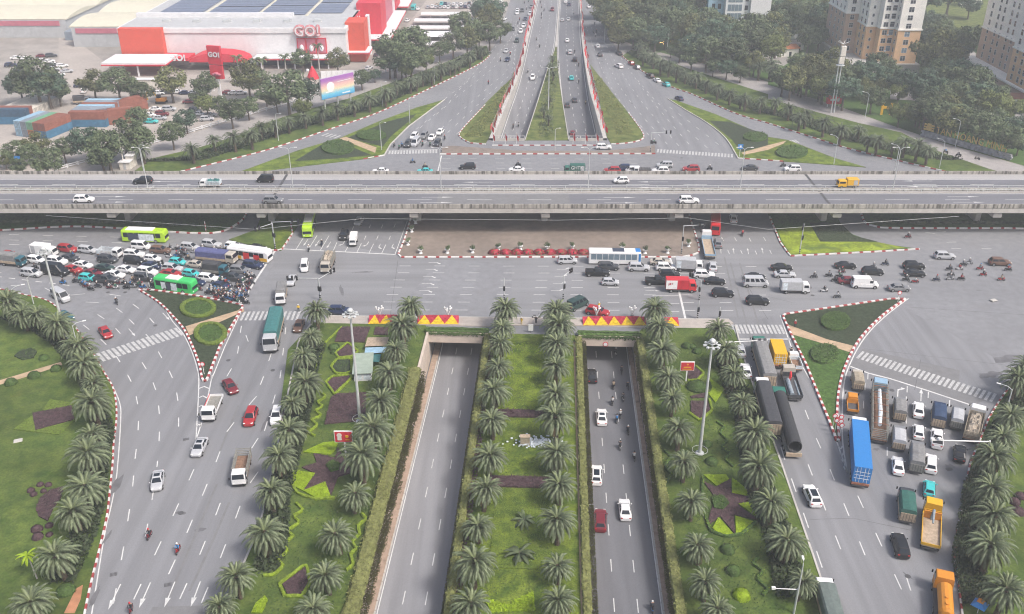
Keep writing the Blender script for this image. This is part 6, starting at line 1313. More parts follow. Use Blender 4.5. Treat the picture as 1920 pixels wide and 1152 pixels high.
SV_ = [(0, 0, .95), (0, 0, 1.15), (0, 0, 1.42), (0, 0, 1.54), (.02, 0, 1.68), (0, .2, 1.42), (.03, .27, 1.15), (.12, .26, .92), (0, -.2, 1.42), (.03, -.27, 1.15), (.12, -.26, .92), (0, .1, .9), (.02, .12, .5), (0, .12, .08), (.14, .13, .05), (0, -.1, .9), (.02, -.12, .5), (0, -.12, .08), (.14, -.13, .05)]
stand_me = skin_mesh(SV_, RE, RR, 'person')
for me, zt in ((rider_me, .9), (stand_me, .95)):
    me.materials.clear()
    for k in ('cloth_dark', 'trousers', 'skin'): me.materials.append(MT[k])
    top = max(v.co.z for v in me.vertices)
    for f in me.polygons: z = f.center.z; f.material_index = 2 if z > top - .24 else 1 if z < zt - .04 else 0
helmet_me = MB().ball((.03, 0, 1.65), .15, 10, 6).mesh('helmet', MT['white_paint'], True)
def moto_meshes():
    w = MB(); w.tube([(0, -.05, .28), (0, .05, .28)], .28, 14)
    r_ = MB().cyl((0, 0, .28), .16, (0, 1, 0), .12, 10)
    b = MB(); b.loft([[(x, -y, z0), (x, -y, z1), (x, y, z1), (x, y, z0)] for x, y, z0, z1 in ((-.85, .05, .62, .72), (-.6, .12, .45, .72), (-.15, .13, .3, .66), (.12, .12, .26, .46), (.36, .11, .3, .55), (.47, .12, .5, 1.0), (.58, .07, .62, .95))])
    b.tube([(.62, 0, .3), (.5, 0, .98)], .035, 6); b.box(.45, .62, -.14, .14, .82, 1.0, ch=.04); b.box(.42, .8, -.07, .07, .55, .6)
    s = MB().box(-.75, .05, -.13, .13, .70, .80, ch=.04); h = MB(); h.tube([(.38, -.32, 1.05), (.5, -.12, 1.03), (.5, .12, 1.03), (.38, .32, 1.05)], .02, 6)
    for sy in (-1, 1): h.box(.42, .48, sy * .3 - .05, sy * .3 + .05, 1.15, 1.23); h.tube([(.46, sy * .26, 1.04), (.45, sy * .3, 1.17)], .01, 4)
    return w.mesh('wheel', MT['tyre']), r_.mesh('rim', MT['rim']), b.mesh('body', PAINT['black']), s.mesh('seat', MT['black']), h.mesh('handlebar', MT['steel_dark'])
MW, MR, MBd, MS, MH = moto_meshes()
farmoto = merged([('b', MBd, (0, 0, 0), None), ('w', MW, (.62, 0, 0), None), ('w', MW, (-.62, 0, 0), None), ('s', MS, (0, 0, 0), None), ('h', MH, (0, 0, 0), None)], 'motorbike')
mrg = random.Random(77); MC = ['black', 'dark', 'red', 'white', 'navy', 'silver', 'black', 'maroon', 'dark', 'blue']; CL = ['cloth_dark', 'cloth_dark', 'cloth_grey', 'cloth_dark', 'cloth_white', 'cloth_blue', 'cloth_red', 'cloth_dark', 'cloth_tan', 'cloth_grey', 'cloth_dark', 'cloth_white', 'cloth_green', 'cloth_dark']
HL = ['white_paint', 'black', 'red_paint', 'steel_dark', 'cloth_blue', 'cloth_white', 'black', 'cloth_grey', 'white_paint']
CW = {'cloth_dark': 'dark', 'cloth_grey': 'grey', 'cloth_white': 'white', 'cloth_blue': 'blue', 'cloth_red': 'red', 'cloth_green': 'green', 'cloth_tan': 'tan', 'cloth_yellow': 'yellow', 'cloth_orange': 'orange'}
def moto(t, x, y, hd, desc, kind='g', col=None, cloth=None, rider=True):
    u, v = T(t, x, y); p, _ = surf(u, v, kind, .8); a = heading(t, x, y, hd, kind, .8, p) + mrg.uniform(-.12, .12)
    col = col or mrg.choice(MC); cloth = cloth or mrg.choice(CL); hl = mrg.choice(HL); far = v < 330
    if far: o = node('motorbike', farmoto, None, p, a); setcol(o, PAINT[col])
    else:
        o = node('motorbike', None, None, p, a); c = node('body', MBd, o); setcol(c, PAINT[col]); node('seat', MS, o); node('handlebar', MH, o)
        for xx in (.62, -.62): w_ = node('wheel', MW, o, (xx, 0, 0)); node('rim', MR, w_)
    tag(o, '%s motorbike %s' % (col, desc), 'motorbike', 'motorbikes')
    if rider:
        r = node('person', rider_me, None, p, a); setcol(r, MT[cloth]); tag(r, 'rider in %s top %s' % (CW[cloth], desc), 'person', 'motorbike riders')
        hmt = node('helmet', helmet_me, r); setcol(hmt, MT[hl])
def motos(desc, s, hd, kind='g', **k):
    t = None; n = []
    for w_ in s.split():
        if w_[0].isalpha(): t = w_; continue
        n.append(float(w_))
        if len(n) == 2: moto(t, n[0], n[1], hd, desc, kind, **k); n = []
motos('in the middle of the jam', 'E1 560 312 660 312 650 402 705 372 740 332 770 392 800 442 540 412 865 352 995 322 1150 332 1240 332 1310 332 690 425 E0 500 455 1020 262 1090 562', -8)
motos('in the swarm at the left stop line', 'E1 1062 902 1112 890 1190 912 1205 880 1262 902 1270 1002 1240 962 1320 902 1342 962 1420 922 1420 1012 1455 1032 1480 902 1505 932 1540 882 1562 932 1540 822 1585 842 1592 782 1500 832 1460 822 1622 692 1655 682 1600 672 1560 692 1640 762 1222 742 1260 752 1302 772 1350 802 1480 772 1530 762 1380 980 1300 960 1345 870 1180 960', -8)
xr_ = random.Random(12); motos('packed against the left stop line', 'E1 ' + ' '.join('%.0f %.0f' % (1080 + 430 * a + 70 * b_, 870 + 120 * a + 90 * (b_ - .5)) for a, b_ in ((xr_.random(), xr_.random()) for _ in range(26))) + ' ' + ' '.join('%.0f %.0f' % (1480 + 170 * a, 960 - 300 * a + xr_.uniform(-30, 30)) for a in (xr_.random() for _ in range(14))), -10)
motos('along the lower edge of the jam', 'E1 60 812 80 742 160 782 195 822 140 802 310 802 345 812 940 852 910 722 E0 905 672 1080 652 1190 692 1232 722 1300 762 1400 722 1530 702 1570 742 1660 742 1690 682 1790 682 1812 742 1880 702 1905 642', -6)
moto('E0', 1672, 955, -60, 'alone on the left slip road')
motos('on the left surface road', 'D0 975 622 855 1107', -88); moto('D0', 1163, 717, -88, 'with a blue-clad rider on the left surface road', cloth='cloth_blue')
motos('coming from under the flyover', 'B1 430 507 345 542', -90)
motos('heading right out of the junction', 'B3 770 637 692 657 485 687 470 717 440 742 400 712 303 720 370 810 455 850 905 740 965 752 1105 740 1200 707 1195 732 1268 734 1190 670 1255 667 1280 642 1320 630 1390 667 1412 707 1575 674 1530 737 918 460', -3)
moto('B2', 1510, 442, 82, 'driving north under the flyover')
motos('in the right underpass', 'C2 718 464 665 562 758 567 728 642 658 667 710 752 687 782 760 857 708 957 800 1027 680 347 D2 918 1097', UH, 'u')
moto('E2', 548, 262, 85, 'between the lorries and the right island')
motos('on the cross street beyond the flyover', 'A1 1025 1054 1107 1084 A2 40 1072 1295 1097 930 927 A3 100 1077', 180)
motos('at the far left crosswalk', 'A1 905 947 937 962 955 947 1090 942 1140 942 1235 902', -100)
motos('on the far left road', 'A1 1522 540 1600 392 E4 345 37 375 132 275 287 250 342 135 805 405 17', -95)
motos('on the far left ramp', 'E4 585 32 605 102 640 152 600 212 600 262 525 587 575 692 400 1062 A2 42 817 8 827', -94, 'r')
motos('on the far right ramp', 'E4 1085 192 1100 772 1160 967 A2 482 672 437 532', 88, 'r')
motos('on the far right road', 'E4 1400 352 1380 477 1425 472 1415 532', 95)
motos('on the pavement beside the gold lettering', 'F3 640 725 855 775', 134); moto('F3', 1160, 830, 134, 'parked on the pavement beside the gold lettering', rider=False)
moto('F6', 760, 225, 0, 'police style, parked on the promenade', col='white', rider=False)
def stand(t, x, y, cloth, label, rz=0, kind='g'):
    p, _ = surf(*T(t, x, y), kind, .9); o = node('person', stand_me, None, p, rz); setcol(o, MT[cloth]); tag(o, label, 'person'); h_ = node('helmet', MB().ball((.02, 0, 1.70), .14, 10, 6).mesh('helmet', MT['white_paint'], True), o); return o
o = stand('F6', 560, 300, 'cloth_yellow', 'person in a yellow raincoat standing on the promenade', 1.0, 'i'); setcol(o, MT['cloth_yellow'], 1)
o = stand('B1', 277, 935, 'cloth_yellow', 'person in yellow directing traffic near the left crosswalk', -1.5); stand('B2', 570, 920, 'cloth_yellow', 'person in a pale yellow top standing beside the red SUV', 2.0)
stand('F6', 757, 285, 'cloth_dark', 'person in dark clothes beside the parked white motorbike', 1.5, 'i'); stand('C3', 178, 165, 'cloth_red', 'person in red on the right traffic island', 1.0, 'i')
# ------------------------------------------------------------------ buildings
for k, (c, r, v) in {'wall_white': ((.72, .72, .73), .8, .04), 'roof_grey': ((.45, .46, .47), .8, .08), 'roof_cream': ((.62, .59, .47), .8, .06), 'roof_maroon': ((.22, .13, .14), .8, .1), 'solar': ((.17, .20, .28), .4, .12), 'mall_red': ((.60, .035, .06), .6, .05), 'mall_orange': ((.64, .09, .055), .6, .05), 'mall_pink': ((.50, .15, .20), .6, .08), 'wall_orange': ((.72, .46, .26), .85, .06), 'wall_brown': ((.50, .35, .26), .85, .07), 'wall_cream': ((.86, .83, .77), .85, .05), 'stone_wall': ((.32, .32, .34), .9, .3), 'gold': ((.66, .44, .15), .5, .12), 'cont_white': ((.66, .62, .56), .8, .1), 'cont_red': ((.27, .105, .075), .8, .15), 'cont_blue': ((.06, .17, .28), .8, .15), 'cont_lightblue': ((.30, .46, .58), .8, .12), 'cont_green': ((.16, .36, .22), .8, .12), 'cont_grey': ((.24, .28, .33), .8, .12), 'cont_navy': ((.05, .10, .16), .8, .15), 'cont_orange': ((.45, .17, .07), .8, .12)}.items():
    mat(k, c, r, v, .8, co='O', fine=.03, big=.05, bigscale=.3)
def part(o, name, x0, x1, y0, y1, z0, z1, m, ch=0): return node(name, MB().box(x0, x1, y0, y1, z0, z1, ch=ch).mesh(name, MT[m]), o)
WIN = {}
def window(o, x, y, z, w_, h, ang, pane='glass', frame='wall_white', mull=1):
    key = (w_, h, pane, frame, mull)
    if key not in WIN:
        f = MB(); t = .09
        f.box(-w_ / 2 - t, w_ / 2 + t, -.06, .08, -t, 0); f.box(-w_ / 2 - t, w_ / 2 + t, -.06, .08, h, h + t); f.box(-w_ / 2 - t, -w_ / 2, -.06, .08, 0, h); f.box(w_ / 2, w_ / 2 + t, -.06, .08, 0, h)
        for k in range(mull): xx = -w_ / 2 + w_ * (k + 1) / (mull + 1); f.box(xx - .04, xx + .04, -.05, .06, 0, h)
        f.box(-w_ / 2, w_ / 2, -.05, .06, h * .62 - .03, h * .62 + .03); WIN[key] = (f.mesh('window', MT[frame]), MB().box(-w_ / 2, w_ / 2, -.02, .03, 0, h).mesh('pane', MT[pane]))
    a, b = WIN[key]; q = node('window', a, o, (x, y, z), ang); node('pane', b, q); return q
# the mall
MX0, MX1, MY0, MY1, MH_ = -165.0, -70.0, 401.0, 600.0, 15.0
mall = node('shopping_mall', None, None, (0, 0, 0)); tag(mall, 'huge white shopping mall with red fronts and grey roof', 'building')
part(mall, 'wall', MX0, MX1, MY0, MY1, 0, MH_ - 1.6, 'wall_white'); part(mall, 'cornice', MX0 - .5, MX1 + .5, MY0 - .5, MY1, MH_ - 1.6, MH_ + .5, 'wall_white', .1); part(mall, 'roof', MX0 + .4, MX1 - .4, MY0 + .6, MY1 - 1, MH_ + .5, MH_ + .62, 'roof_grey')
part(mall, 'roof_ledge', MX0, MX1 - 26, MY0 + 22, MY0 + 24, MH_ + .6, MH_ + 2.4, 'wall_white')
for x0, x1, y0, y1 in ((-112, -92, 428, 448), (-112, -92, 450, 500), (-90, -76, 432, 455), (-90, -76, 458, 500), (-136, -114, 432, 446), (-136, -114, 448, 500), (-158, -139, 430, 500), (-112, -76, 505, 580)):
    a = part(mall, 'solar_array', x0, x1, y0, y1, MH_ + .9, MH_ + 1.05, 'solar'); ln = MB()
    for k in range(1, int((y1 - y0) / 4)): ln.box(x0, x1, y0 + 4 * k - .06, y0 + 4 * k + .06, MH_ + 1.05, MH_ + 1.08)
    node('panel_joints', ln.mesh('panel_joints', MT['steel_dark']), a)
for x in (-113, -91, -137.5): part(mall, 'roof_gutter', x - .5, x + .5, 426, 590, MH_ + .62, MH_ + .8, 'roof_cream')
for k in range(6): part(mall, 'rooftop_unit', -150 + 13 * k, -147 + 13 * k, 412, 414.5, MH_ + .6, MH_ + 1.8, 'steel_pale', .05)
part(mall, 'red_tower', -71, -63, 407, 419, 0, 16.5, 'mall_orange'); part(mall, 'white_fin', -64, -62.6, 419.2, 423, 0, 17, 'wall_white'); part(mall, 'red_tower', -71, -60, 441, 459, 4.6, 18.5, 'mall_red'); part(mall, 'screen_wall', -69, -60.8, 460, 492, 5, 18, 'mall_pink'); part(mall, 'white_fin', -61.5, -60, 492.2, 495, 0, 19, 'wall_white'); part(mall, 'red_tower', -70, -60, 500, 520, 5, 17, 'mall_red')
part(mall, 'red_band', -70.6, -69.4, 424, 440, 3, 15.5, 'mall_red')
for i, (y, z) in enumerate(((425, 12), (428, 9), (431, 11.5), (434, 8), (437, 10.5), (430, 5.5))): part(mall, 'white_panel', -69.5, -69.2, y, y + 1.4, z, z + 3, 'wall_white')
for x0, x1, y0, y1 in ((-71, -61, 404, 416), (-69.4, -55, 431, 500), (-69, -55, 512, 560), (-108, -72.5, 393, 400.4)):
    c_ = part(mall, 'canopy', x0, x1, y0, y1, 4.2, 4.7, 'wall_white'); node('red_edge', MB().box(x0 - .1, x1 + .15, y0 - .15, y1 + .1, 3.9, 4.35).mesh('red_edge', MT['mall_red']), c_)
for x in (-105, -98, -91, -84, -77): part(mall, 'column', x - .25, x + .25, 394, 394.5, 0, 3.9, 'wall_white')
part(mall, 'shop_front', -108, -72.5, 400.6, 400.95, 0, 3.8, 'livery_dark')
part(mall, 'orange_front', -164, -146, 397.5, 400.9, 0, 15.8, 'mall_orange')
ar = MB(); rings = []
for i in range(9): a = pi * i / 8; rings.append([(-122 - 12 * cos(a), y, 3.6 + 3.6 * sin(a)) for y in (390.5, 400.4)])
ar.loft([[r[0] for r in rings], [r[1] for r in rings]]); node('arched_awning', ar.mesh('arched_awning', MT['mall_red']), mall)
part(mall, 'awning', -146, -134, 390, 400, 4.2, 5.4, 'mall_red'); ec = part(mall, 'entrance_canopy', -166, -140, 380, 396, 5.0, 5.8, 'wall_white'); node('red_edge', MB().box(-166.1, -139.9, 379.8, 396.1, 4.6, 5.1).mesh('red_edge', MT['mall_red']), ec)
for x in (-163, -152, -142): part(mall, 'column', x - .3, x + .3, 381, 381.6, 0, 4.7, 'wall_white')
part(mall, 'poster_frame', -90.6, -78.2, 400.2, 400.9, 5.0, 11.4, 'mall_red')
for x0, x1, m in ((-90.2, -87.2, 'mall_pink'), (-86.4, -82.8, 'mall_pink'), (-82, -78.6, 'mall_pink')):
    q = part(mall, 'poster', x0, x1, 400.05, 400.2, 5.4, 11, m); node('pale_figure', MB().ball(((x0 + x1) / 2, 400.02, 7.4), .9, 8, 5, 1.6).mesh('pale_figure', MT['wall_white']), q)
def sign_word(o, s, size, loc, rx, rz, layers):
    for k, (m, off, dep, dy) in enumerate(layers):
        cu = bpy.data.curves.new('t', 'FONT'); cu.body = s; cu.size = size; cu.extrude = dep; cu.offset = off; cu.align_x = 'CENTER'; cu.align_y = 'CENTER'; cu.resolution_u = 3; cu.space_character = 1.08
        ob = bpy.data.objects.new('t', cu); COL.objects.link(ob); me = bpy.data.meshes.new_from_object(ob.evaluated_get(bpy.context.evaluated_depsgraph_get())); me.name = 'lettering'; bpy.data.objects.remove(ob); bpy.data.curves.remove(cu); me.materials.clear(); me.materials.append(MT[m])
        q = node('lettering', me, o, Vector(loc) + Vector((sin(rz) * dy, -cos(rz) * dy, 0))); q.rotation_euler = (rx, 0, rz)
LY = [('mall_red', .55, .3, 0), ('wall_white', .40, .3, .12), ('mall_red', .22, .3, .24), ('wall_white', .04, .3, .36)]
sg = node('rooftop_sign', None, None, (-85.6, 400.0, 12)); tag(sg, 'large outlined GO! sign on the mall cornice', 'sign'); sign_word(sg, 'GO!', 5.6, (0, -1.0, 2.4), pi / 2, 0, LY)
for dx in (-3.5, 0, 3.5): node('bracket', MB().box(dx - .15, dx + .15, -.9, .45, -.4, .2).mesh('bracket', MT['steel_pale']), sg)
wsg = node('wall_sign', None, None, (-140, 389.6, 5)); tag(wsg, 'small white GO! lettering on the red awning left of the mall', 'sign'); sign_word(wsg, 'GO!', 3.4, (2, -.3, .6), pi / 2, 0, [('wall_white', .12, .1, 0)])
py = node('pylon_sign', None, None, G(415, 190), radians(-14)); tag(py, 'tall red pylon sign on a white post in the mall car park', 'sign')
node('post', MB().box(-.55, .55, -.4, .4, 0, 9, ch=.1).mesh('post', MT['wall_white']), py); node('upper_panel', MB().box(-2.7, 2.7, -.5, .5, 13.6, 20.4, ch=.1).mesh('upper_panel', MT['mall_red']), py); node('lower_panel', MB().box(-2.6, 2.6, -.5, .5, 8.4, 13.3, ch=.1).mesh('lower_panel', MT['mall_red']), py)
sign_word(py, 'GO!', 2.4, (0, -.6, 17.2), pi / 2, 0, [('mall_pink', .22, .05, 0), ('wall_white', .06, .08, .05)]); mk = MB(); mk.ball((0, -.55, 10.4), 1.0, 10, 6, .6); mk.ball((-1, -.55, 10.1), .8, 10, 6, .6); mk.ball((1.0, -.55, 10.1), .8, 10, 6, .6); node('white_emblem', mk.mesh('white_emblem', MT['mall_pink']), py)
rc = node('red_cone_display', None, None, G(*T('F1', 735, 1010))); tag(rc, 'red cone shaped display in front of the mall entrance', 'display'); node('cone', MB().tube([(0, 0, 0), (0, 0, 2), (0, 0, 5)], [2.6, 1.8, .2], 12).mesh('cone', MT['mall_red']), rc); node('white_ball', MB().ball((-1.6, -1.6, 3.6), .7).mesh('white_ball', MT['wall_white']), rc)
def warehouse(x0, x1, y0, y1, h, bays, label, m='roof_cream'):
    o = node('warehouse', None, None, (0, 0, 0)); tag(o, label, 'building'); part(o, 'wall', x0, x1, y0, y1, 0, h - .6, 'roof_grey')
    for k in range(bays):
        ya = y0 + (y1 - y0) * k / bays; yb = y0 + (y1 - y0) * (k + 1) / bays - .15; r = MB(); R_ = []
        for xx in (x0 - .6, x1 + .6): R_.append([(xx, ya + (yb - ya) * i / 8, h - .6 + 1.6 * sin(pi * i / 8) + .3) for i in range(9)] + [(xx, yb, h - .7), (xx, ya, h - .7)])
        r.loft(R_); node('roof_bay', r.mesh('roof_bay', MT[m]), o)
    part(o, 'front_sign_band', x0 + 2, x1 - 3, y0 - .3, y0 - .02, h - 3.4, h - 1.2, 'mall_pink')
    return o
warehouse(-420, -212, 456, 640, 9, 5, 'cream vaulted warehouse at the upper left corner'); warehouse(-201, -169, 436, 640, 9.5, 6, 'narrow cream vaulted hall beside the mall')
tr_ = node('service_yard', MB().box(-211, -202, 450, 640, 0, 4).mesh('service_yard', MT['cont_grey'])); tag(tr_, 'grey low roof between the two cream halls', 'building')
# parking shelters
for i, (a, b, y0, y1) in enumerate(((392, 1240, 140, 212), (288, 1260, 242, 312), (218, 1280, 346, 420), (252, 930, 458, 500), (372, 760, 500, 545), (418, 700, 578, 660))):
    P0, P1, P2 = G(*T('E7', a, y1), 2.6), G(*T('E7', b, y1), 2.6), G(*T('E7', a + 10, y0), 2.6)
    o = node('parking_shelter', None, None, (P0.x, P0.y, 0)); tag(o, 'long white roofed parking shelter beside the mall', 'shelter', 'parking shelters', order='top'); Lx = P1.x - P0.x; D = max(4.0, min(7.5, P2.y - P0.y))
    r = MB(); r.loft([[(x, 0, 2.3), (x, D / 2, 2.75), (x, D, 2.3), (x, D, 2.2), (x, D / 2, 2.6), (x, 0, 2.2)] for x in (0, Lx)]); node('roof', r.mesh('roof', MT['wall_white']), o)
    for k in range(int(Lx / 5) + 1):
        for yy in (.5, D - .5): node('post', MB().box(-.06, .06, -.06, .06, 0, 2.3).mesh('post', MT['steel_pale']), o, (5 * k, yy, 0))
# apartment towers
def tower_block(o, x0, x1, y0, y1, h, zb=16.8, base='wall_orange', up='wall_cream'):
    part(o, 'base_wall', x0, x1, y0, y1, 0, zb, base); part(o, 'cornice', x0 - .35, x1 + .35, y0 - .35, y1 + .35, zb, zb + .55, 'wall_cream'); part(o, 'upper_wall', x0, x1, y0, y1, zb + .55, h, up)
    if h > 40: part(o, 'roof_slab', x0 - .3, x1 + .3, y0 - .3, y1 + .3, h, h + .6, 'roof_grey')
t1 = node('apartment_tower', None, None, (0, 0, 0)); tag(t1, 'beige and cream apartment tower with orange lower floors', 'building')
tower_block(t1, 157.2, 166.5, 389, 424, 48); tower_block(t1, 151.2, 157.1, 392.5, 424, 46); tower_block(t1, 147.0, 151.1, 397, 424, 46); tower_block(t1, 141.5, 146.9, 408, 432, 46, 20, 'wall_brown')
part(t1, 'podium', 140, 168, 387, 434, 0, 3.5, 'concrete')
for f in range(12):
    z = 4.6 + 3.25 * f; pn = 'glass_pale' if f in (1, 3, 8) else 'glass'
    window(t1, 161, 389, z, 2.0, 1.9, 0, pn); window(t1, 153.0, 392.5, z, 1.8, 1.8, 0, 'glass'); window(t1, 155.6, 392.5, z, 1.7, 2.0, 0, pn if f % 2 else 'glass', mull=0)
    window(t1, 157.2, 391.2, z, 1.0, 1.6, -pi / 2, 'glass', mull=0)
    for y in (399.5, 404.0): window(t1, 147.0, y, z, 1.6, 1.9, -pi / 2, 'glass', mull=0)
    for y in (411, 416, 421, 427): window(t1, 141.5, y, z + .3, 1.3, 1.6, -pi / 2, 'glass', mull=0)
    window(t1, 149, 397, z, .8, 1.1, 0, 'glass', mull=0); window(t1, 144.2, 408, z, 1.6, 1.8, 0, 'glass')
    if f == 2: node('air_conditioner', MB().box(163.6, 164.8, 388.5, 389, z + .2, z + 1, ch=.05).mesh('air_conditioner', MT['wall_brown']), t1)
    if f % 2: node('air_conditioner', MB().box(154.1, 154.8, 392.0, 392.5, z - .3, z + .3, ch=.03).mesh('air_conditioner', MT['wall_white']), t1)
t2 = node('apartment_tower', None, None, (0, 0, 0)); tag(t2, 'reddish beige apartment tower at the right edge', 'building')
tower_block(t2, 187.5, 215, 322, 354.5, 50, 17.5); tower_block(t2, 192.5, 216, 354.6, 392, 50, 17.5, 'wall_brown'); part(t2, 'podium', 186.5, 217, 320, 394, 0, 5, 'wall_brown'); part(t2, 'podium_ledge', 186, 217.5, 319.5, 394.5, 5, 5.5, 'wall_cream')
for f in range(11):
    z = 6.5 + 3.25 * f
    for y in (325, 328.2, 333.5, 336.7, 343, 346.2, 351): window(t2, 187.5, y, z, 1.5, 2.0, -pi / 2, 'glass', mull=0)
    for y in (358, 361, 367, 371, 377, 381, 387): window(t2, 192.5, y, z, 1.4, 2.0, -pi / 2, 'glass', mull=0)
    for x in (191, 196, 201, 206): window(t2, x, 322, z, 1.6, 1.8, 0)
of = node('office_block', None, None, (0, 0, 0)); tag(of, 'white office block with glass bands at the top edge', 'building')
part(of, 'tower_wall', 118.5, 128.5, 480, 500, 0, 42, 'wall_white'); part(of, 'glass_wing', 106.5, 118.4, 482, 500, 0, 40, 'wall_white'); part(of, 'side_wing', 98.5, 106.4, 486, 505, 0, 40, 'cont_lightblue')
for f in range(9):
    z = 3.5 + 4.2 * f; gp = part(of, 'glass_band', 107.6, 114.6, 481.9, 482.0, z, z + 3.1, 'glass_pale'); part(of, 'window', 116, 117.6, 481.9, 482.0, z + .4, z + 2.6, 'glass')
    for k in range(3): node('mullion', MB().box(109.3 + 1.75 * k - .06, 109.3 + 1.75 * k + .06, 481.8, 481.9, z, z + 3.1).mesh('mullion', MT['steel_pale']), gp)
    for k in range(2): part(of, 'side_window', 100.4 + 3 * k, 102 + 3 * k, 485.9, 486, z + .3, z + 2.8, 'glass')
part(of, 'emblem', 122.3, 123.9, 479.85, 480, 14.5, 16.3, 'steel_pale')
ob = node('grey_block', None, None, (0, 0, 0)); tag(ob, 'plain lilac grey block behind the white office', 'building'); part(ob, 'wall', 131, 144, 520, 540, 0, 30, 'wall_white'); part(ob, 'roof_slab', 130.7, 144.3, 519.7, 540.3, 30, 30.5, 'roof_grey')
for f in range(6): window(ob, 134.5, 520, 4 + 4 * f, 1.6, 1.8, 0)
# low houses and pavilions in the park
for k, (t, x, y, wx, wy, h, m, lab) in enumerate((('F4', 1110, 720, 24, 8, 3.5, 'cont_orange', 'low pavilion with a terracotta roof in the park'), ('F4', 1330, 640, 14, 6, 3.0, 'walk_paving', 'flat grey pavilion beside the pool'), ('F4', 1530, 380, 12, 8, 4, 'cont_red', 'small house with a red roof beyond the pool'), ('A3', 1320, 40, 10, 9, 6, 'roof_grey', 'small grey house beside the meadow'), ('A3', 1590, 700, 16, 8, 4, 'cont_red', 'low house with a red roof right of the park'), ('F4', 200, 60, 16, 9, 6, 'cont_lightblue', 'low blue grey building left of the white office'), ('F4', 1840, 160, 8, 6, 4, 'cont_red', 'tiny house with a red roof behind the park trees'))):
    p = G(*T(t, x, y)); o = node('pavilion', None, None, p, .25 if t == 'F4' else -.3); tag(o, lab, 'building'); node('wall', MB().box(-wx / 2, wx / 2, -wy / 2, wy / 2, 0, h).mesh('wall', MT['wall_cream']), o)
    r = MB(); r.loft([[(x_, -wy / 2 - .6, h), (x_, 0, h + 1.2), (x_, wy / 2 + .6, h)] for x_ in (-wx / 2 - .6, wx / 2 + .6)]); node('roof', r.mesh('roof', MT[m]), o)
    for q in range(3): node('door', MB().box(-wx / 3 + q * wx / 3 - .6, -wx / 3 + q * wx / 3 + .6, -wy / 2 - .05, -wy / 2, 0, 2.2).mesh('door', MT['glass']), o)
# shipping containers
def cont_mesh(L, m):
    b = MB().box(0, L, 0, 2.44, 0, 2.59); n = int(L / .45)
    for k in range(n):
        x = .25 + (L - .5) * k / n
        for y in (0, 2.44): b.box(x, x + .2, y - .035, y + .035, .15, 2.45)
        b.box(x, x + .2, .1, 2.34, 2.59, 2.62)
    return b.mesh('shipping_container', MT[m])
CM = {}
def container(p, ang, lvl, m, L, label):
    if (L, m) not in CM:
        d = MB()
        for y in (.4, .95, 1.5, 2.05): d.box(-.05, 0, y - .035, y + .035, .15, 2.45)
        d.box(-.03, 0, 1.2, 1.24, .1, 2.5); CM[(L, m)] = (cont_mesh(L, m), d.mesh('door_bars', MT['steel_dark']))
    a, b = CM[(L, m)]; o = node('shipping_container', a, None, (p[0], p[1], .02 + 2.63 * lvl), ang); node('door_bars', b, o); tag(o, label, 'container', 'stacked shipping containers')
def crow(p0, p1, n, L, cols, lvls, label, flip=1):
    d = (p1 - p0); d.z = 0; u_ = d.normalized(); ang = atan2(u_.y, u_.x) - pi / 2 * flip
    st = 2.5
    for i in range(n):
        for l in range(lvls):
            q = p0 + u_ * st * i; c = cols[(i * 3 + l * 5) % len(cols)] if not isinstance(cols, dict) else cols[l][i % len(cols[l])]
            nm = c.split('_')[1]; nm = {'lightblue': 'light blue'}.get(nm, nm)
            container(q, ang, l, c, L, '%s container %s' % (nm, label))
crow(G(*T('E5', 270, 630)), G(*T('E5', 540, 505)), 9, 12.2, ['cont_white'], 1, 'in the white row left of the stack', -1)
crow(G(*T('E5', 205, 800)), G(*T('E5', 430, 825)), 5, 12.2, {0: ['cont_lightblue', 'cont_grey', 'cont_orange', 'cont_blue', 'cont_blue'], 1: ['cont_lightblue', 'cont_grey', 'cont_green', 'cont_red', 'cont_red']}, 2, 'at the left end of the stack', -1)
b0 = G(*T('E5', 640, 715)); crow(b0, b0 + Vector((0, 20, 0)), 7, 12.2, {0: ['cont_blue', 'cont_red'], 1: ['cont_red', 'cont_grey', 'cont_grey', 'cont_lightblue', 'cont_red', 'cont_grey', 'cont_lightblue']}, 2, 'in the middle of the stack', 1)
b1 = G(*T('E5', 890, 705)); crow(b1, b1 + Vector((-.4, 1, 0)) * 3, 1, 12.2, {0: ['cont_red'], 1: ['cont_red']}, 2, 'at the right front of the stack', 1)
b2 = G(*T('E6', 40, 640)); container(b2 + Vector((-2, 3, 0)), radians(55), 0, 'cont_red', 12.2, 'slanting red container behind the front corner'); container(b2 + Vector((-2, 3, 0)), radians(55), 1, 'cont_red', 12.2, 'slanting red container on the upper level of the front corner')
b3 = G(*T('E5', -60, 690)); crow(b3, b3 + Vector((0, 5, 0)), 2, 12.2, {0: ['cont_blue', 'cont_navy'], 1: ['cont_navy', 'cont_red']}, 2, 'at the far left edge', 1)
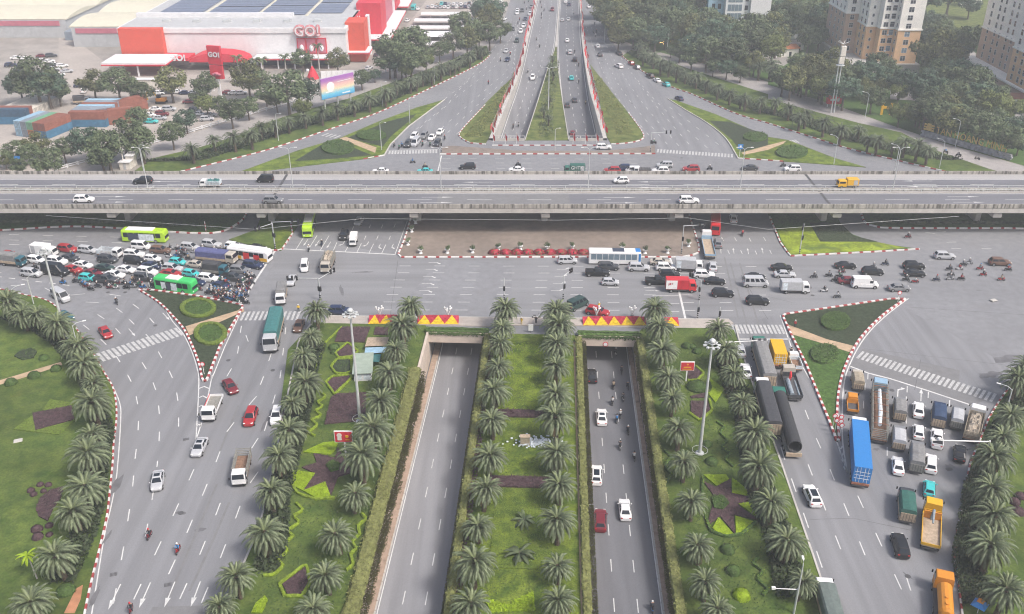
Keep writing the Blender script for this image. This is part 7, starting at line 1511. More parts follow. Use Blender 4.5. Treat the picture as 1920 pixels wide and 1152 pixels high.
# excavator, small white kiosks
e = node('excavator', None, None, G(*T('E6', 400, 500))); tag(e, 'orange and yellow excavator parked by the containers', 'excavator'); node('body', MB().box(-1.6, 1.8, -1.3, 1.3, 1.0, 2.2, ch=.1).mesh('body', PAINT['orange']), e); node('cabin', MB().box(-1.2, .2, -1.2, .1, 2.2, 3.4, ch=.1).mesh('cabin', MT['glass']), e); node('boom', MB().tube([(-1.2, .3, 2), (-3.4, .4, 5.2), (-5.4, .5, 3.4), (-5.2, .5, 1.2)], [.35, .3, .25, .3], 6).mesh('boom', PAINT['yellow']), e)
for sy in (-1, 1): node('track', MB().box(-1.9, 1.9, sy * 1.1 - .3, sy * 1.1 + .3, .1, 1.0, ch=.2).mesh('track', MT['tyre']), e)
for k, (t, x, y) in enumerate((('E6', 85, 1085), ('E6', 135, 1060), ('E5', 20, 1060), ('E6', 270, 350))):
    o = node('kiosk', None, None, G(*T(t, x, y))); tag(o, ('white utility kiosk beside the wooden pole', 'narrow cream utility kiosk beside the left pavement', 'white flat roofed shed at the left edge', 'white shed below the mall entrance canopy')[k], 'kiosk'); wx = (1.6, 1.2, 7, 6)[k]; hh = (2.2, 3.4, 3, 3)[k]
    node('wall', MB().box(-wx, wx, -1.2, 1.2, 0, hh).mesh('wall', MT['cont_white']), o); node('roof', MB().box(-wx - .2, wx + .2, -1.5, 1.5, hh, hh + .2).mesh('roof', MT['wall_white']), o); node('door', MB().box(-.4, .4, -1.25, -1.2, 0, 2).mesh('door', MT['roof_grey']), o)
# fence of the mall
FP = GQ('P 106 321 A0 1000 945 1300 855 1560 775 A1 0 745 220 680 400 612 640 546 920 456 1280 340'); at, L = walk(FP)
fn = node('fence', None, None, FP[0]); tag(fn, 'long low white fence between the mall and the left pavement', 'fence'); pm = MB().box(-.18, .18, -.18, .18, 0, 1.3, ch=.04).mesh('post', MT['wall_white']); rm = MB().box(0, 1, -.06, .06, 0, .22).mesh('rail', MT['wall_white'])
s = 0
while s < L:
    q = at(s) - FP[0]; node('post', pm, fn, q); a, b = at(s) - FP[0], at(min(L, s + 3.4)) - FP[0]
    for z in (.35, .95): seg('rail', rm, a, b, 1, 1, fn, z)
    s += 3.5
# gold letters on the stone wall
w0, w1 = G(*T('F3', 230, 470)), G(*T('F3', 1650, 870)); d = w1 - w0; ang = atan2(d.y, d.x); Ln = hypot(d.x, d.y)
sw = node('stone_wall', None, None, w0, ang); tag(sw, 'long dark stone wall carrying gold letters beside the pavement', 'wall')
rg = random.Random(4); k = 0; x = 0
while x < Ln:                             # rough stones in two courses
    for row in range(3):
        wd = rg.uniform(1.1, 1.9); node('stone', MB().box(x + (.5 if row % 2 else 0), x + wd + (.5 if row % 2 else 0) - .05, -.35 + rg.uniform(-.06, .06), .5, row * .62, row * .62 + .59, ch=.06).mesh('stone', MT['stone_wall']), sw)
    x += 1.5
gs = node('gold_lettering', None, None, w0 + Vector((0, 0, 1.87)), ang); tag(gs, 'gold letters TAN HOANG MINH standing on the stone wall', 'sign')
me = text_mesh('TAN HOANG MINH', 3.2, 'gold', .12); xs = [v.co.x for v in me.vertices]; W0 = max(xs) - min(xs); q = node('lettering', me, gs, (Ln * .57, 0, 1.15), 0, (Ln * .80 / W0, 1, 1)); q.rotation_euler = (pi / 2, 0, 0)
em = MB()
for k in range(3): em.box(.6, 4.2, -.1, .1, .3 + .8 * k, .8 + .8 * k); em.box(1.4 + .2 * k, 3.4 - .2 * k, -.1, .1, .8 + .8 * k, 1.1 + .8 * k)
node('emblem', em.mesh('emblem', MT['gold']), gs)
og = node('letter_frame', None, None, G(*T('A3', 770, 752))); tag(og, 'orange H shaped frame standing in the park', 'sign')
for x in (-1.6, 1.6): node('upright', MB().box(x - .4, x + .4, -.2, .2, 0, 4.2).mesh('upright', PAINT['yellow']), og)
node('crossbar', MB().box(-1.2, 1.2, -.2, .2, 2.2, 3.0).mesh('crossbar', PAINT['yellow']), og)
# ------------------------------------------------------------------ street furniture
def pole_thing(name, label, cat, p, parts, rz=0, grp=None):
    o = node(name, None, None, p, rz); tag(o, label, cat, grp)
    for nm, mb, m in parts: node(nm, mb.mesh(nm, MT[m] if isinstance(m, str) else m), o)
    return o
def high_mast(p, h, label):
    ring = MB(); n = 12
    for rr, z in ((1.0, h - .6), (.65, h - .2)):
        ring.tube([(rr * cos(2 * pi * i / n), rr * sin(2 * pi * i / n), z) for i in range(n + 1)], .06, 6)
    for i in range(4): a = pi / 2 * i; ring.tube([(0, 0, h - .3), (1.0 * cos(a), 1.0 * sin(a), h - .6)], .05, 5)
    o = pole_thing('high_mast', label, 'lamp post', p, [('mast', MB().tube([(0, 0, 0), (0, 0, h)], [.30, .16], 12), 'steel_pale'), ('base_flange', MB().cyl((0, 0, .2), .7, (0, 0, 1), .4, 12), 'steel_pale'), ('head_ring', ring, 'steel_pale'), ('head_dome', MB().tube([(0, 0, h), (0, 0, h + .25), (0, 0, h + .5)], [.5, .48, .2], 12), 'steel_pale'), ('base_ring', MB().tube([(1.3 * cos(2 * pi * i / 14), 1.3 * sin(2 * pi * i / 14), .9) for i in range(15)], .04, 5), 'steel_pale')])
    fl = MB().box(-.28, .28, -.2, .2, -.12, .12, ch=.03).mesh('floodlight', MT['steel_pale'])
    for i in range(8): a = 2 * pi * i / 8; node('floodlight', fl, o, (1.1 * cos(a), 1.1 * sin(a), h - .7), a)
high_mast(G(*T('C0', 432, 262)), 20, 'tall floodlight mast behind the left lawn palms'); high_mast(G(*T('C1', 682, 812)), 22.3, 'tall floodlight mast in the left garden'); high_mast(G(1311.5, 852), 21.8, 'tall floodlight mast in the right garden')
def lamp(p, h, rz, label, arm=2.0, m='steel_pale', r=.1, dbl=False):
    P = [('post', MB().tube([(0, 0, 0), (0, 0, h * .75), (0, 0, h)], [r * 1.3, r, r * .75], 8), m)]
    for s in (1, -1) if dbl else (1,):
        P += [('arm', MB().tube([(0, 0, h - .1), (s * arm * .4, 0, h + .4), (s * arm, 0, h + .5)], [r * .7, r * .6, r * .5], 6), m), ('lamp_head', MB().box(s * arm - .1, s * arm + .6, -.14, .14, h + .42, h + .56, ch=.03) if s > 0 else MB().box(-arm - .6, -arm + .1, -.14, .14, h + .42, h + .56, ch=.03), 'white_paint')]
    return pole_thing('street_lamp', label, 'lamp post', p, P, rz, 'street lamps')
for t, x, y in (('B0', 980, 158), ('B1', 255, 148), ('B1', 1215, 152), ('B2', 495, 152), ('B2', 1470, 132), ('B3', 800, 152), ('B0', 20, 150)):
    p = G(*T(t, x, y), ZD); lamp(Vector((p.x, (YM0 + YM1) / 2, ZD + .75)), 10.5, 0, 'slim double lamp post on the flyover median', 1.6, dbl=True, r=.09)
for t, x, y, h, rz, lab in (('C0', 520, 365, 6.5, .5, 'curved street lamp above the left lawn palms'), ('B0', 222, 912, 6.5, .6, 'curved street lamp at the upper left palms'), ('C0', 130, 130, 7, .5, 'street lamp hidden among the upper left palms'), ('C3', 1530, 832, 7.5, 2.6, 'street lamp leaning over the right road from the palms'), ('D3', 168, 1155, 9, 1.5, 'street lamp at the bottom right road edge')): lamp(G(*T(t, x, y)), h, rz, lab, .4 if t == 'D3' else 2.0)
for t, x, y in (('A1', 148, 925), ('A1', 830, 700), ('A1', 1170, 555), ('A1', 1008, 812), ('A1', 822, 985), ('A0', 945, 1145), ('A0', 1400, 760)): lamp(G(*T(t, x, y)), 9, -.6, 'street lamp beside the far left roads')
for t, x, y in (('A2', 605, 275), ('A2', 1015, 345), ('A3', 130, 605), ('A3', 635, 775), ('A3', 1225, 965), ('A3', 430, 1080), ('A3', 825, 1145), ('A3', 1120, 1105)): lamp(G(*T(t, x, y)), 8.5, 2.4, 'street lamp beside the far right pavement')
lamp(G(*T('A2', 238, 722)), 15, 0, 'tall double street lamp on the far median', 2.2, dbl=True, r=.16); lamp(G(*T('A2', 280, 990)), 7, 0, 'short lamp post at the head of the far median', 1.2)
pole_thing('wooden_pole', 'pale wooden utility pole by the left pavement', 'pole', G(*T('E6', 65, 1080)), [('post', MB().tube([(0, 0, 0), (0, 0, 10)], [.22, .14], 8), 'cont_white'), ('cross_arm', MB().box(-.8, .8, -.06, .06, 9.3, 9.45), 'cont_white')])
# traffic signals and gantries
def head(mb, c, ax='y'): mb.box(c[0] - .22, c[0] + .22, c[1] - .15, c[1] + .15, c[2] - .55, c[2] + .55, ch=.04)
def signal(p, h, arm, rz, label, n=2, m='steel_pale', striped=True):
    hd_ = MB()
    if arm:
        for k in range(n): head(hd_, (arm * (1 - .45 * k / max(1, n)) , 0, h + .1))
    head(hd_, (.0, -.25, h * .55)); P = [('post', MB().tube([(0, 0, 0), (0, 0, h)], [.13, .1], 8), m), ('signal_heads', hd_, 'black')]
    if arm: P.append(('arm', MB().tube([(0, 0, h - .1), (arm, 0, h + .15)], [.08, .05], 6), m))
    o = pole_thing('traffic_signal', label, 'traffic light', p, P, rz, 'traffic signals')
    if striped:
        b = MB()
        for k in range(3): b.cyl((0, 0, .3 + .5 * k), .17, (0, 0, 1), .24, 8)
        node('striped_sleeve', b.mesh('striped_sleeve', MT['black']), o)
    return o
signal(G(*T('B1', 420, 885)), 5.5, -6.5, .05, 'traffic signal with long arms on the left of the cross street', 3); signal(G(*T('B1', 424, 888)), 5.4, 5, 1.0, 'traffic signal arm pointing across the cross street')
signal(G(*T('B1', 125, 548)), 7.2, 6.5, 0, 'signal gantry on the small left island', 2); signal(G(*T('B1', 128, 552)), 7.0, -5, .9, 'second signal arm on the small left island')
signal(G(*T('B2', 1108, 582)), 7.5, 5, .05, 'signal gantry at the right end of the paved island'); signal(G(*T('B2', 1213, 1005)), 4.2, 0, 0, 'striped signal post at the right end of the promenade'); signal(G(*T('B2', 1355, 1012)), 3.0, 0, 0, 'short signal post beside the last promenade palm'); signal(G(*T('B2', 1225, 885)), 5, -3.2, -.9, 'signal post behind the red delivery truck')
signal(G(*T('B3', 205, 582)), 8, -3, 1.2, 'signal gantry on the lime right island'); signal(G(*T('B0', 985, 832)), 6, 4, .8, 'slim signal mast at the left tip of the traffic island'); signal(G(*T('B1', 1625, 885)), 5.5, 0, 0, 'thin signal post behind the central palms'); signal(G(*T('A2', 905, 1000)), 6.5, 6.0, .05, 'signal gantry at the far paved strip'); signal(G(*T('A1', 1215, 1000)), 5, 0, 0, 'signal post at the left end of the far paved strip'); signal(G(*T('B2', 335, 880)), 6, 3, .9, 'slim mast in the middle of the cross street')
p = G(*T('C3', 1395, 1135)); pole_thing('camera_gantry', 'long white mast arm over the right queue', 'gantry', p, [('post', MB().tube([(0, 0, 0), (0, 0, 6.2)], [.18, .14], 8), 'white_paint'), ('arm', MB().tube([(0, 0, 6.0), (-9.5, .6, 6.6)], [.13, .08], 8), 'white_paint'), ('camera', MB().box(-9.8, -9.2, .3, .8, 6.6, 7.0, ch=.05).box(-8.6, -8.1, .3, .8, 6.6, 7.0, ch=.05), 'white_paint')], .1)
p = G(*T('E2', -20, 380)); pole_thing('camera_gantry', 'white mast arm reaching over the grey canvas lorry', 'gantry', p, [('post', MB().tube([(0, 0, 0), (0, 0, 5.4)], [.18, .14], 8), 'white_paint'), ('arm', MB().tube([(0, 0, 5.2), (8.0, 0, 5.7)], [.12, .07], 8), 'white_paint'), ('camera', MB().box(6.2, 6.7, -.2, .2, 5.7, 6.0).box(7.2, 7.7, -.2, .2, 5.7, 6.0), 'steel_dark')])
p = G(*T('D3', 165, 1150)); pole_thing('camera_gantry', 'small camera arm on a post at the bottom right garden edge', 'gantry', p, [('post', MB().tube([(0, 0, 0), (0, 0, 4.6)], [.13, .1], 8), 'steel_pale'), ('arm', MB().tube([(0, 0, 4.4), (-3.2, 0, 4.6)], [.07, .05], 6), 'white_paint'), ('camera', MB().box(-3.5, -3, -.15, .15, 4.5, 4.85), 'white_paint')])
# cell mast
p = G(*T('A3', 412, 740)); sp = MB()
for i in range(6): a = pi / 3 * i; sp.tube([(.5, 0, 24.2), (.5 + 2 * cos(a), 2 * sin(a), 25.2)], .07, 5)
pole_thing('cell_mast', 'pale twin pole telecom mast behind the right verge', 'mast', p, [('pole', MB().tube([(0, 0, 0), (0, 0, 17)], [.25, .2], 8), 'steel_pale'), ('pole', MB().tube([(1.0, 0, 0), (1.0, 0, 24)], [.28, .18], 8), 'steel_pale'), ('antenna_panels', MB().box(-.2, 1.6, -.6, .6, 17.5, 19.8, ch=.1).box(-.1, 1.7, -.6, .6, 20.1, 23.6, ch=.1), 'cont_white'), ('ring_platform', MB().cyl((.6, 0, 17), 1.5, (0, 0, 1), .15, 12), 'steel_pale'), ('lamp_arms', sp, 'white_paint')])
o = pole_thing('advert_box', 'red advertising box at the foot of the telecom mast', 'sign', G(*T('A3', 425, 700)), [('panel', MB().box(-2.6, 2.6, -.9, .9, 1.2, 4.2, ch=.05), 'red_paint'), ('legs', MB().box(-2.2, -2, -.2, .2, 0, 1.2).box(2, 2.2, -.2, .2, 0, 1.2), 'white_paint'), ('white_print', MB().box(-1.6, .4, -.93, -.9, 2.4, 3.2).box(.9, 1.7, -.93, -.9, 2.2, 3.3), 'white_paint')])
# billboards
m = bpy.data.materials.new('sunset_print'); m.use_nodes = True; n_ = m.node_tree; b_ = n_.nodes['Principled BSDF']; tc = n_.nodes.new('ShaderNodeTexCoord'); sx = n_.nodes.new('ShaderNodeSeparateXYZ'); mr = n_.nodes.new('ShaderNodeMapRange'); cr = n_.nodes.new('ShaderNodeValToRGB'); nz = n_.nodes.new('ShaderNodeTexNoise'); ad = n_.nodes.new('ShaderNodeMath'); ad.operation = 'MULTIPLY_ADD'
n_.links.new(tc.outputs['Object'], sx.inputs[0]); n_.links.new(tc.outputs['Object'], nz.inputs['Vector']); nz.inputs['Scale'].default_value = .5; n_.links.new(nz.outputs['Fac'], ad.inputs[0]); ad.inputs[1].default_value = 1.2; n_.links.new(sx.outputs['Z'], ad.inputs[2]); n_.links.new(ad.outputs[0], mr.inputs['Value']); mr.inputs['From Min'].default_value = 4.4; mr.inputs['From Max'].default_value = 11.4; n_.links.new(mr.outputs[0], cr.inputs[0])
for k, (pos, c) in enumerate(((0.02, (.05, .32, .62)), (.25, (.16, .52, .72)), (.45, (.75, .66, .45)), (.65, (.72, .45, .42)), (.95, (.36, .14, .45)))):
    e_ = cr.color_ramp.elements[k] if k < 2 else cr.color_ramp.elements.new(pos); e_.position = pos; e_.color = (*c, 1)
n_.links.new(cr.outputs[0], b_.inputs['Base Color']); MT['sunset_print'] = m
p0 = G(603.7, 187.6, 4); p1 = G(664.7, 173, 4); d = p1 - p0; L_ = hypot(d.x, d.y); bb = pole_thing('billboard', 'large sunset coloured billboard beside the mall fence', 'billboard', (p0.x, p0.y, 0), [('panel', MB().box(0, L_, -.15, .15, 4, 11.3), 'sunset_print'), ('frame', MB().box(-.15, L_ + .15, .15, .5, 3.8, 11.5), 'steel_pale'), ('sun_disc', MB().cyl((L_ * .28, -.17, 8.0), 1.7, (0, 1, 0), .04, 20), 'wall_cream'), ('print_strip', MB().box(L_ * .12, L_ * .36, -.2, -.16, 6.1, 6.5).box(L_ * .5, L_ * .9, -.2, -.16, 9.2, 9.4).box(L_ * .62, L_ * .86, -.2, -.16, 4.6, 5.0), 'white_paint')], atan2(d.y, d.x))
for x in (1.5, L_ / 2, L_ - 1.5): node('post', MB().box(x - .2, x + .2, .5, .9, 0, 8).mesh('post', MT['steel_pale']), bb)
hb = node('hoarding', None, None, G(*T('F1', 840, 1020))); tag(hb, 'curved white hoarding behind the billboard', 'fence')
for k in range(9): a = .12 * k; node('panel', MB().box(0, 2.1, -.05, .05, 0, 3.2).mesh('panel', MT['wall_white']), hb, (2.15 * k, 1.5 * sin(a * 2), 0), .25 * cos(a * 2))
p = G(*T('C1', 590, 1035)); o = pole_thing('billboard', 'small red billboard with a pale portrait in the left garden', 'billboard', p, [('post', MB().box(-.12, .12, -.1, .1, 0, 3.2), 'white_paint'), ('frame', MB().box(-1.6, 1.45, -.12, .12, 3.0, 5.2), 'white_paint'), ('panel', MB().box(-1.48, 1.33, -.16, -.12, 3.12, 5.08), 'red_paint'), ('pale_silhouette', MB().cyl((-.75, -.18, 4.45), .42, (0, 1, 0), .05, 14).box(-1.1, -.4, -.2, -.16, 3.5, 4.1, ch=.08), 'cont_white'), ('yellow_emblem', MB().cyl((.5, -.18, 4.2), .32, (0, 1, 0), .05, 5).box(.2, .9, -.2, -.16, 3.45, 3.6), PAINT['yellow'])])
p = G(*T('C2', 1138, 545)); o = pole_thing('billboard', 'small red billboard with yellow print in the right garden', 'billboard', p, [('post', MB().box(-.12, .12, -.1, .1, 0, 2.6), 'white_paint'), ('frame', MB().box(-1.3, 1.3, -.12, .12, 2.5, 4.4), 'white_paint'), ('panel', MB().box(-1.2, 1.2, -.16, -.12, 2.6, 4.3), 'red_paint'), ('yellow_print', MB().box(-.7, .7, -.2, -.16, 3.2, 3.4).box(-.9, .9, -.2, -.16, 2.8, 2.95).cyl((0, -.18, 3.9), .2, (0, 1, 0), .05, 5), PAINT['yellow'])])
# flags along the ramps
fmesh = []
for s in (1, 2):
    mb = MB(); rg = random.Random(s); g = [[(.05 + .9 * i / 5, .10 * sin(i * 1.3 + s) * i / 5, 1.3 + 1.1 * j / 3 - .10 * i) for j in range(4)] for i in range(6)]
    for i in range(5):
        for j in range(3): mb.face([g[i][j], g[i + 1][j], g[i + 1][j + 1], g[i][j + 1]])
    fmesh.append(mb.mesh('cloth', MT['flag_red'] if 'flag_red' in MT else mat('flag_red', (.62, .02, .03), .8, .12, 2, co='O')))
fpole = MB().tube([(0, 0, 0), (0, 0, 2.5)], [.035, .03], 6).mesh('pole', MT['white_paint'])
def flag(x, y, z, label, rz):
    o = node('flag', None, None, (x, y, z), rz, 1.5); tag(o, label, 'flag', 'red flags along the far ramps', order='bottom'); node('pole', fpole, o); node('cloth', fmesh[int(x * 7 + y) % 2], o)
frg = random.Random(2); y = 300.0
while y < 560:
    flag(fx(0, y) - .8, y, .75, 'red flag on the left ramp wall', frg.uniform(-2.2, -1.0)); flag(fx(3, y) + .8, y, .75, 'red flag on the right ramp wall', frg.uniform(-2.2, -1.0)); y += 2.7 if y < 420 else 4.0
for t, x in (('A1', 1552), ('A1', 1632), ('A2', 30), ('A2', 400), ('A2', 480), ('A2', 552)): p = G(*T(t, x, 955)); flag(p.x, p.y + .8, .3, 'red flag at the head of the ramps', -1.2)
# planters on the paved island
urn = MB().tube([(0, 0, 0), (0, 0, .25), (0, 0, .5), (0, 0, .9), (0, 0, 1.0)], [.5, .3, .28, .62, .66], 10).mesh('urn', MT['white_paint']); pl = MB(); prg = random.Random(8)
for _ in range(6): leaf_quads(pl, Vector((prg.uniform(-.4, .4), prg.uniform(-.4, .4), 1.5 + prg.uniform(-.2, .5))), .5, 40, .14, prg)
pl_me = pl.mesh('shrub', MT['tree_leaf'])
for t, x, y in (('B1', 1020, 440), ('B1', 995, 525), ('B1', 1078, 580), ('B1', 1253, 578), ('B1', 1417, 576), ('B1', 1585, 560), ('B2', 55, 555), ('B2', 230, 558), ('B2', 395, 555), ('B2', 720, 560), ('B2', 870, 580), ('B2', 1018, 578), ('B2', 1155, 535), ('B1', 1045, 385)):
    o = node('planter', None, None, G(*T(t, x, y)) + Vector((0, 0, .16)), x, 1.0); tag(o, 'white urn planter with a green shrub on the paved island', 'planter', 'urn planters'); node('urn', urn, o); node('shrub', pl_me, o)
# red flower border at the edge of the paved island and carpet displays on the promenade
A0_, A1_ = G(*T('B1', 1525, 588)), G(*T('B2', 505, 588)); n = 9
for k in range(n):
    c = A0_.lerp(A1_, (k + .5) / n); o = node('flower_mound', None, None, c + Vector((0, .6, .16)), 0, 1); tag(o, 'red flower mound on the edge of the paved island', 'flowers', 'red flower mounds'); rg = random.Random(k); f = MB(); g = MB()
    for _ in range(420):
        a, e = rg.uniform(0, 6.28), rg.uniform(0, 1.57); d = Vector((1.75 * cos(a) * cos(e), 1.1 * sin(a) * cos(e), 1.15 * sin(e))); q = d * rg.uniform(.85, 1.0); s = .16; x_ = d.normalized().orthogonal() * s; y_ = d.normalized().cross(x_); (f if rg.random() < .75 else g).face([q - x_, q - y_, q + x_, q + y_])
    node('red_blossoms', f.mesh('red_blossoms', MT['leaf_red']), o); node('leaves', g.mesh('leaves', MT['leaf_brown']), o)
def carpet(t, x0, x1, yb, yt, n, label, start=0):
    P, Q_ = G(*T(t, x0, yb)), G(*T(t, x1, yb)); L = (Q_ - P).length; o = node('flower_display', None, None, P + Vector((0, 0, .18)), atan2((Q_ - P).y, (Q_ - P).x)); tag(o, label, 'flowers'); D = 2.3; H = .9; w_ = L / n
    node('base', MB().loft([[(x, 0, 0), (x, D, 0), (x, D, H)] for x in (0, L)]).mesh('base', MT['leaf_red']), o)
    def tri(a, b, c, m, nm):
        mb = MB(); rg = random.Random(int(a[0] * 9)); pts = [Vector((p[0], p[1] * D, p[1] * H + .03)) for p in (a, b, c)]
        nrm = (pts[1] - pts[0]).cross(pts[2] - pts[0]).normalized(); nrm = nrm if nrm.z > 0 else -nrm
        mb.vf(pts + [p + nrm * .06 for p in pts], [(3, 4, 5), (0, 1, 4, 3), (1, 2, 5, 4), (2, 0, 3, 5)])
        for _ in range(160):
            r1, r2 = sorted((rg.random(), rg.random())); q = pts[0] * r1 + pts[1] * (r2 - r1) + pts[2] * (1 - r2) + nrm * rg.uniform(.06, .16); d = (nrm + Vector((rg.uniform(-.6, .6), rg.uniform(-.6, .6), 0))).normalized(); x_ = d.orthogonal().normalized() * .09; y_ = d.cross(x_); mb.face([q - x_, q - y_, q + x_, q + y_])
        node(nm, mb.mesh(nm, MT[m]), o)
    for k in range(n):
        tri((k * w_, 0), ((k + 1) * w_, 0), ((k + .5) * w_, 1), 'leaf_yellow', 'yellow_flowers')
        if k < n - 1: tri(((k + .5) * w_, 1), ((k + 1) * w_, 0), ((k + 1.5) * w_, 1), 'leaf_red', 'red_flowers')
    return o
carpet('C1', 735, 960, 172, 128, 3, 'red and yellow triangle flower display, left part'); carpet('C1', 1055, 1325, 174, 130, 3, 'red and yellow triangle flower display above the left tunnel'); carpet('C2', 465, 880, 182, 135, 5, 'red and yellow triangle flower display above the right tunnel'); carpet('C2', 1005, 1095, 186, 140, 1, 'short flower display right of the last tunnel palm')
for t, x, y, k in (('C1', 812, 130, 'left'), ('C1', 1258, 132, 'second'), ('C2', 552, 130, 'third'), ('C2', 785, 130, 'right')):
    mb = MB(); rg = random.Random(x)
    for i in range(7): a = 2 * pi * i / 7; mb.tube([(0, 0, .2), (.35 * cos(a), .2 * sin(a), 1.2), (.75 * cos(a), .4 * sin(a), 1.9 + .3 * sin(i * 2.1))], [.06, .06, .05], 5); mb.ball((.75 * cos(a), .4 * sin(a), 2.0 + .3 * sin(i * 2.1)), .22, 6, 4)
    pole_thing('flower_sculpture', '%s white flower sculpture on the triangle flower displays' % k, 'sculpture', G(*T(t, x, y)) + Vector((0, 0, .5)), [('petals', mb, 'white_paint'), ('stand', MB().cyl((0, 0, .1), .35, (0, 0, 1), .3, 8), 'steel_dark')])
# garden hut and tarpaulins, boxes, small signs
hut = node('garden_hut', None, None, G(*T('F5', 465, 672)), .09); tag(hut, 'small white hut with a grey green roof beside the left underpass palms', 'hut'); node('wall', MB().box(-1.6, 1.6, .1, 6.5, 0, 1.9).mesh('wall', MT['wall_white']), hut)
rf = MB().loft([[(x, -.2, 1.9), (x, 6.8, 2.3), (x, 6.8, 2.42), (x, -.2, 2.02)] for x in (-1.9, 1.9)]); node('roof', rf.mesh('roof', mat('roof_sage', (.30, .36, .30), .8, .1, 1, co='O')), hut)
for x in (-.8, .8): node('window', MB().box(x - .6, x + .6, .06, .1, .5, 1.6).mesh('window', MT['plastic_pale']), hut); 
def tarp_(s, m, label, z=1.2):
    pts = GQ(s, z); o = node('tarpaulin', None, None, (pts[0].x, pts[0].y, 0)); tag(o, label, 'tarpaulin'); b = MB(); q = [(p.x - pts[0].x, p.y - pts[0].y) for p in pts]; b.prism(q, z - .08, z, True, True); node('sheet', b.mesh('sheet', MT[m]), o)
    for p in q: node('pole', MB().tube([(p[0] * .97, p[1] * .97, .1), (p[0] * .97, p[1] * .97, z - .08)], .05, 5).mesh('pole', MT['steel_dark']), o)
tarp_('F5 480 380 660 370 640 450 470 455', 'canvas_teal', 'teal tarpaulin roof in the shed yard', 1.6); tarp_('F5 490 300 720 290 700 350 480 365', 'cont_lightblue', 'pale blue tarpaulin roof in the shed yard', 1.5); tarp_('F5 515 190 745 185 720 275 485 285', 'wood_pale', 'brown board roof in the shed yard', 1.4)
p = G(*T('C2', 85, 962)); pole_thing('utility_box', 'beige utility box in the central strip', 'box', p, [('cabinet', MB().box(-.8, .8, -.4, .4, 0, 1.9, ch=.04), 'canvas_tan'), ('lid', MB().box(-.88, .88, -.48, .48, 1.9, 2.0), 'wood_pale')])
p = G(*T('C2', 123, 225)); pole_thing('notice_board', 'white notice board at the upper end of the central strip', 'sign', p, [('panel', MB().box(-.5, .5, -.05, .05, .5, 2.0), 'white_paint'), ('post', MB().box(-.06, .06, .05, .12, 0, 1.6), 'steel_dark')])
rg = random.Random(31); lt = MB(); c0 = G(*T('C2', 150, 950))
for _ in range(220): q = c0 + Vector((rg.gauss(0, 1.4), rg.gauss(0, .7), .3 + rg.random() * .3)); s = rg.uniform(.08, .2); lt.box(q.x - s, q.x + s, q.y - s, q.y + s, q.z - .03, q.z + .06)
o = node('litter', lt.mesh('litter', MT['plastic_pale'])); o['kind'] = 'stuff'; o['label'] = 'heap of pale litter in the central strip'
for k, (x, y) in enumerate(((948, 870), (945, 905), (952, 940), (905, 900), (890, 860))):
    p = G(*T('E2', x - (6 if k < 3 else 0), y + 45)); o = pole_thing('round_sign', 'round red and white traffic sign at the right island tip', 'sign', p + Vector((0, 0, .16)), [('post', MB().tube([(0, 0, 0), (0, 0, 2.9)], .05, 6), 'white_paint'), ('disc', MB().cyl((0, -.08, 2.6), .45, (0, 1, 0), .05, 16), 'red_paint'), ('face', MB().cyl((0, -.12, 2.6), .30, (0, 1, 0), .05, 16), 'white_paint')], 0, 'round signs')
for t, x, y, lab in (('B3', 848, 900, 'round red ringed sign at the tip of the right traffic island'), ('C0', 1338, 500, 'round striped post sign at the tip of the left traffic island')): pole_thing('round_sign', lab, 'sign', G(*T(t, x, y)) + Vector((0, 0, .16)), [('post', MB().tube([(0, 0, 0), (0, 0, 2.4)], .05, 6), 'white_paint'), ('disc', MB().cyl((0, -.08, 2.3), .48, (0, 1, 0), .05, 16), 'red_paint'), ('face', MB().cyl((0, -.12, 2.3), .34, (0, 1, 0), .05, 16), 'white_paint')])
pole_thing('direction_sign', 'blue square sign at the lower corner of the far right island', 'sign', G(*T('A2', 1488, 1030)), [('post', MB().tube([(0, 0, 0), (0, 0, 4)], .07, 6), 'white_paint'), ('panel', MB().box(-.8, .8, -.1, 0, 2.6, 4.2), PAINT['blue']), ('white_mark', MB().box(-.3, .3, -.13, -.1, 3.1, 3.8), 'white_paint')]); pole_thing('direction_sign', 'blue sign at the far left corner', 'sign', G(*T('E5', 180, 1095)), [('post', MB().tube([(0, 0, 0), (0, 0, 3.4)], .07, 6), 'white_paint'), ('panel', MB().box(-.9, .9, -.1, 0, 1.6, 4.2), PAINT['blue']), ('white_mark', MB().box(-.4, .4, -.13, -.1, 2.4, 3.4), 'white_paint')])
pole_thing('stall', 'blue and orange stall tent at the lower right lawn', 'stall', G(*T('D3', 1368, 1150)), [('awning', MB().tube([(0, 0, 1.7), (0, 0, 2.5)], [1.3, .1], 4), PAINT['blue']), ('awning_top', MB().tube([(0, 0, 2.3), (0, 0, 2.75)], [.6, .05], 4), PAINT['orange']), ('leg', MB().tube([(0, 0, 0), (0, 0, 1.8)], .06, 6), 'white_paint')])
for t, x, y, lab in (('C0', 120, 938, 'pale flat stone on the left lawn'), ('B3', 1475, 890, 'pale sandbag on the right road')): pole_thing('stone_slab', lab, 'stone', G(*T(t, x, y)) + Vector((0, 0, .1)), [('slab', MB().box(-.7, .7, -.5, .5, 0, .25, ch=.1), 'concrete')], .4)
bl = pole_thing('striped_bollard', 'striped bollard on the left lawn below the flyover', 'bollard', G(*T('B0', 1350, 440)), [('post', MB().tube([(0, 0, 0), (0, 0, 3)], .12, 8), 'kerb_white')])
for q in range(3): node('red_band', MB().cyl((0, 0, .4 + .9 * q), .13, (0, 0, 1), .35, 8).mesh('red_band', MT['kerb_red']), bl)
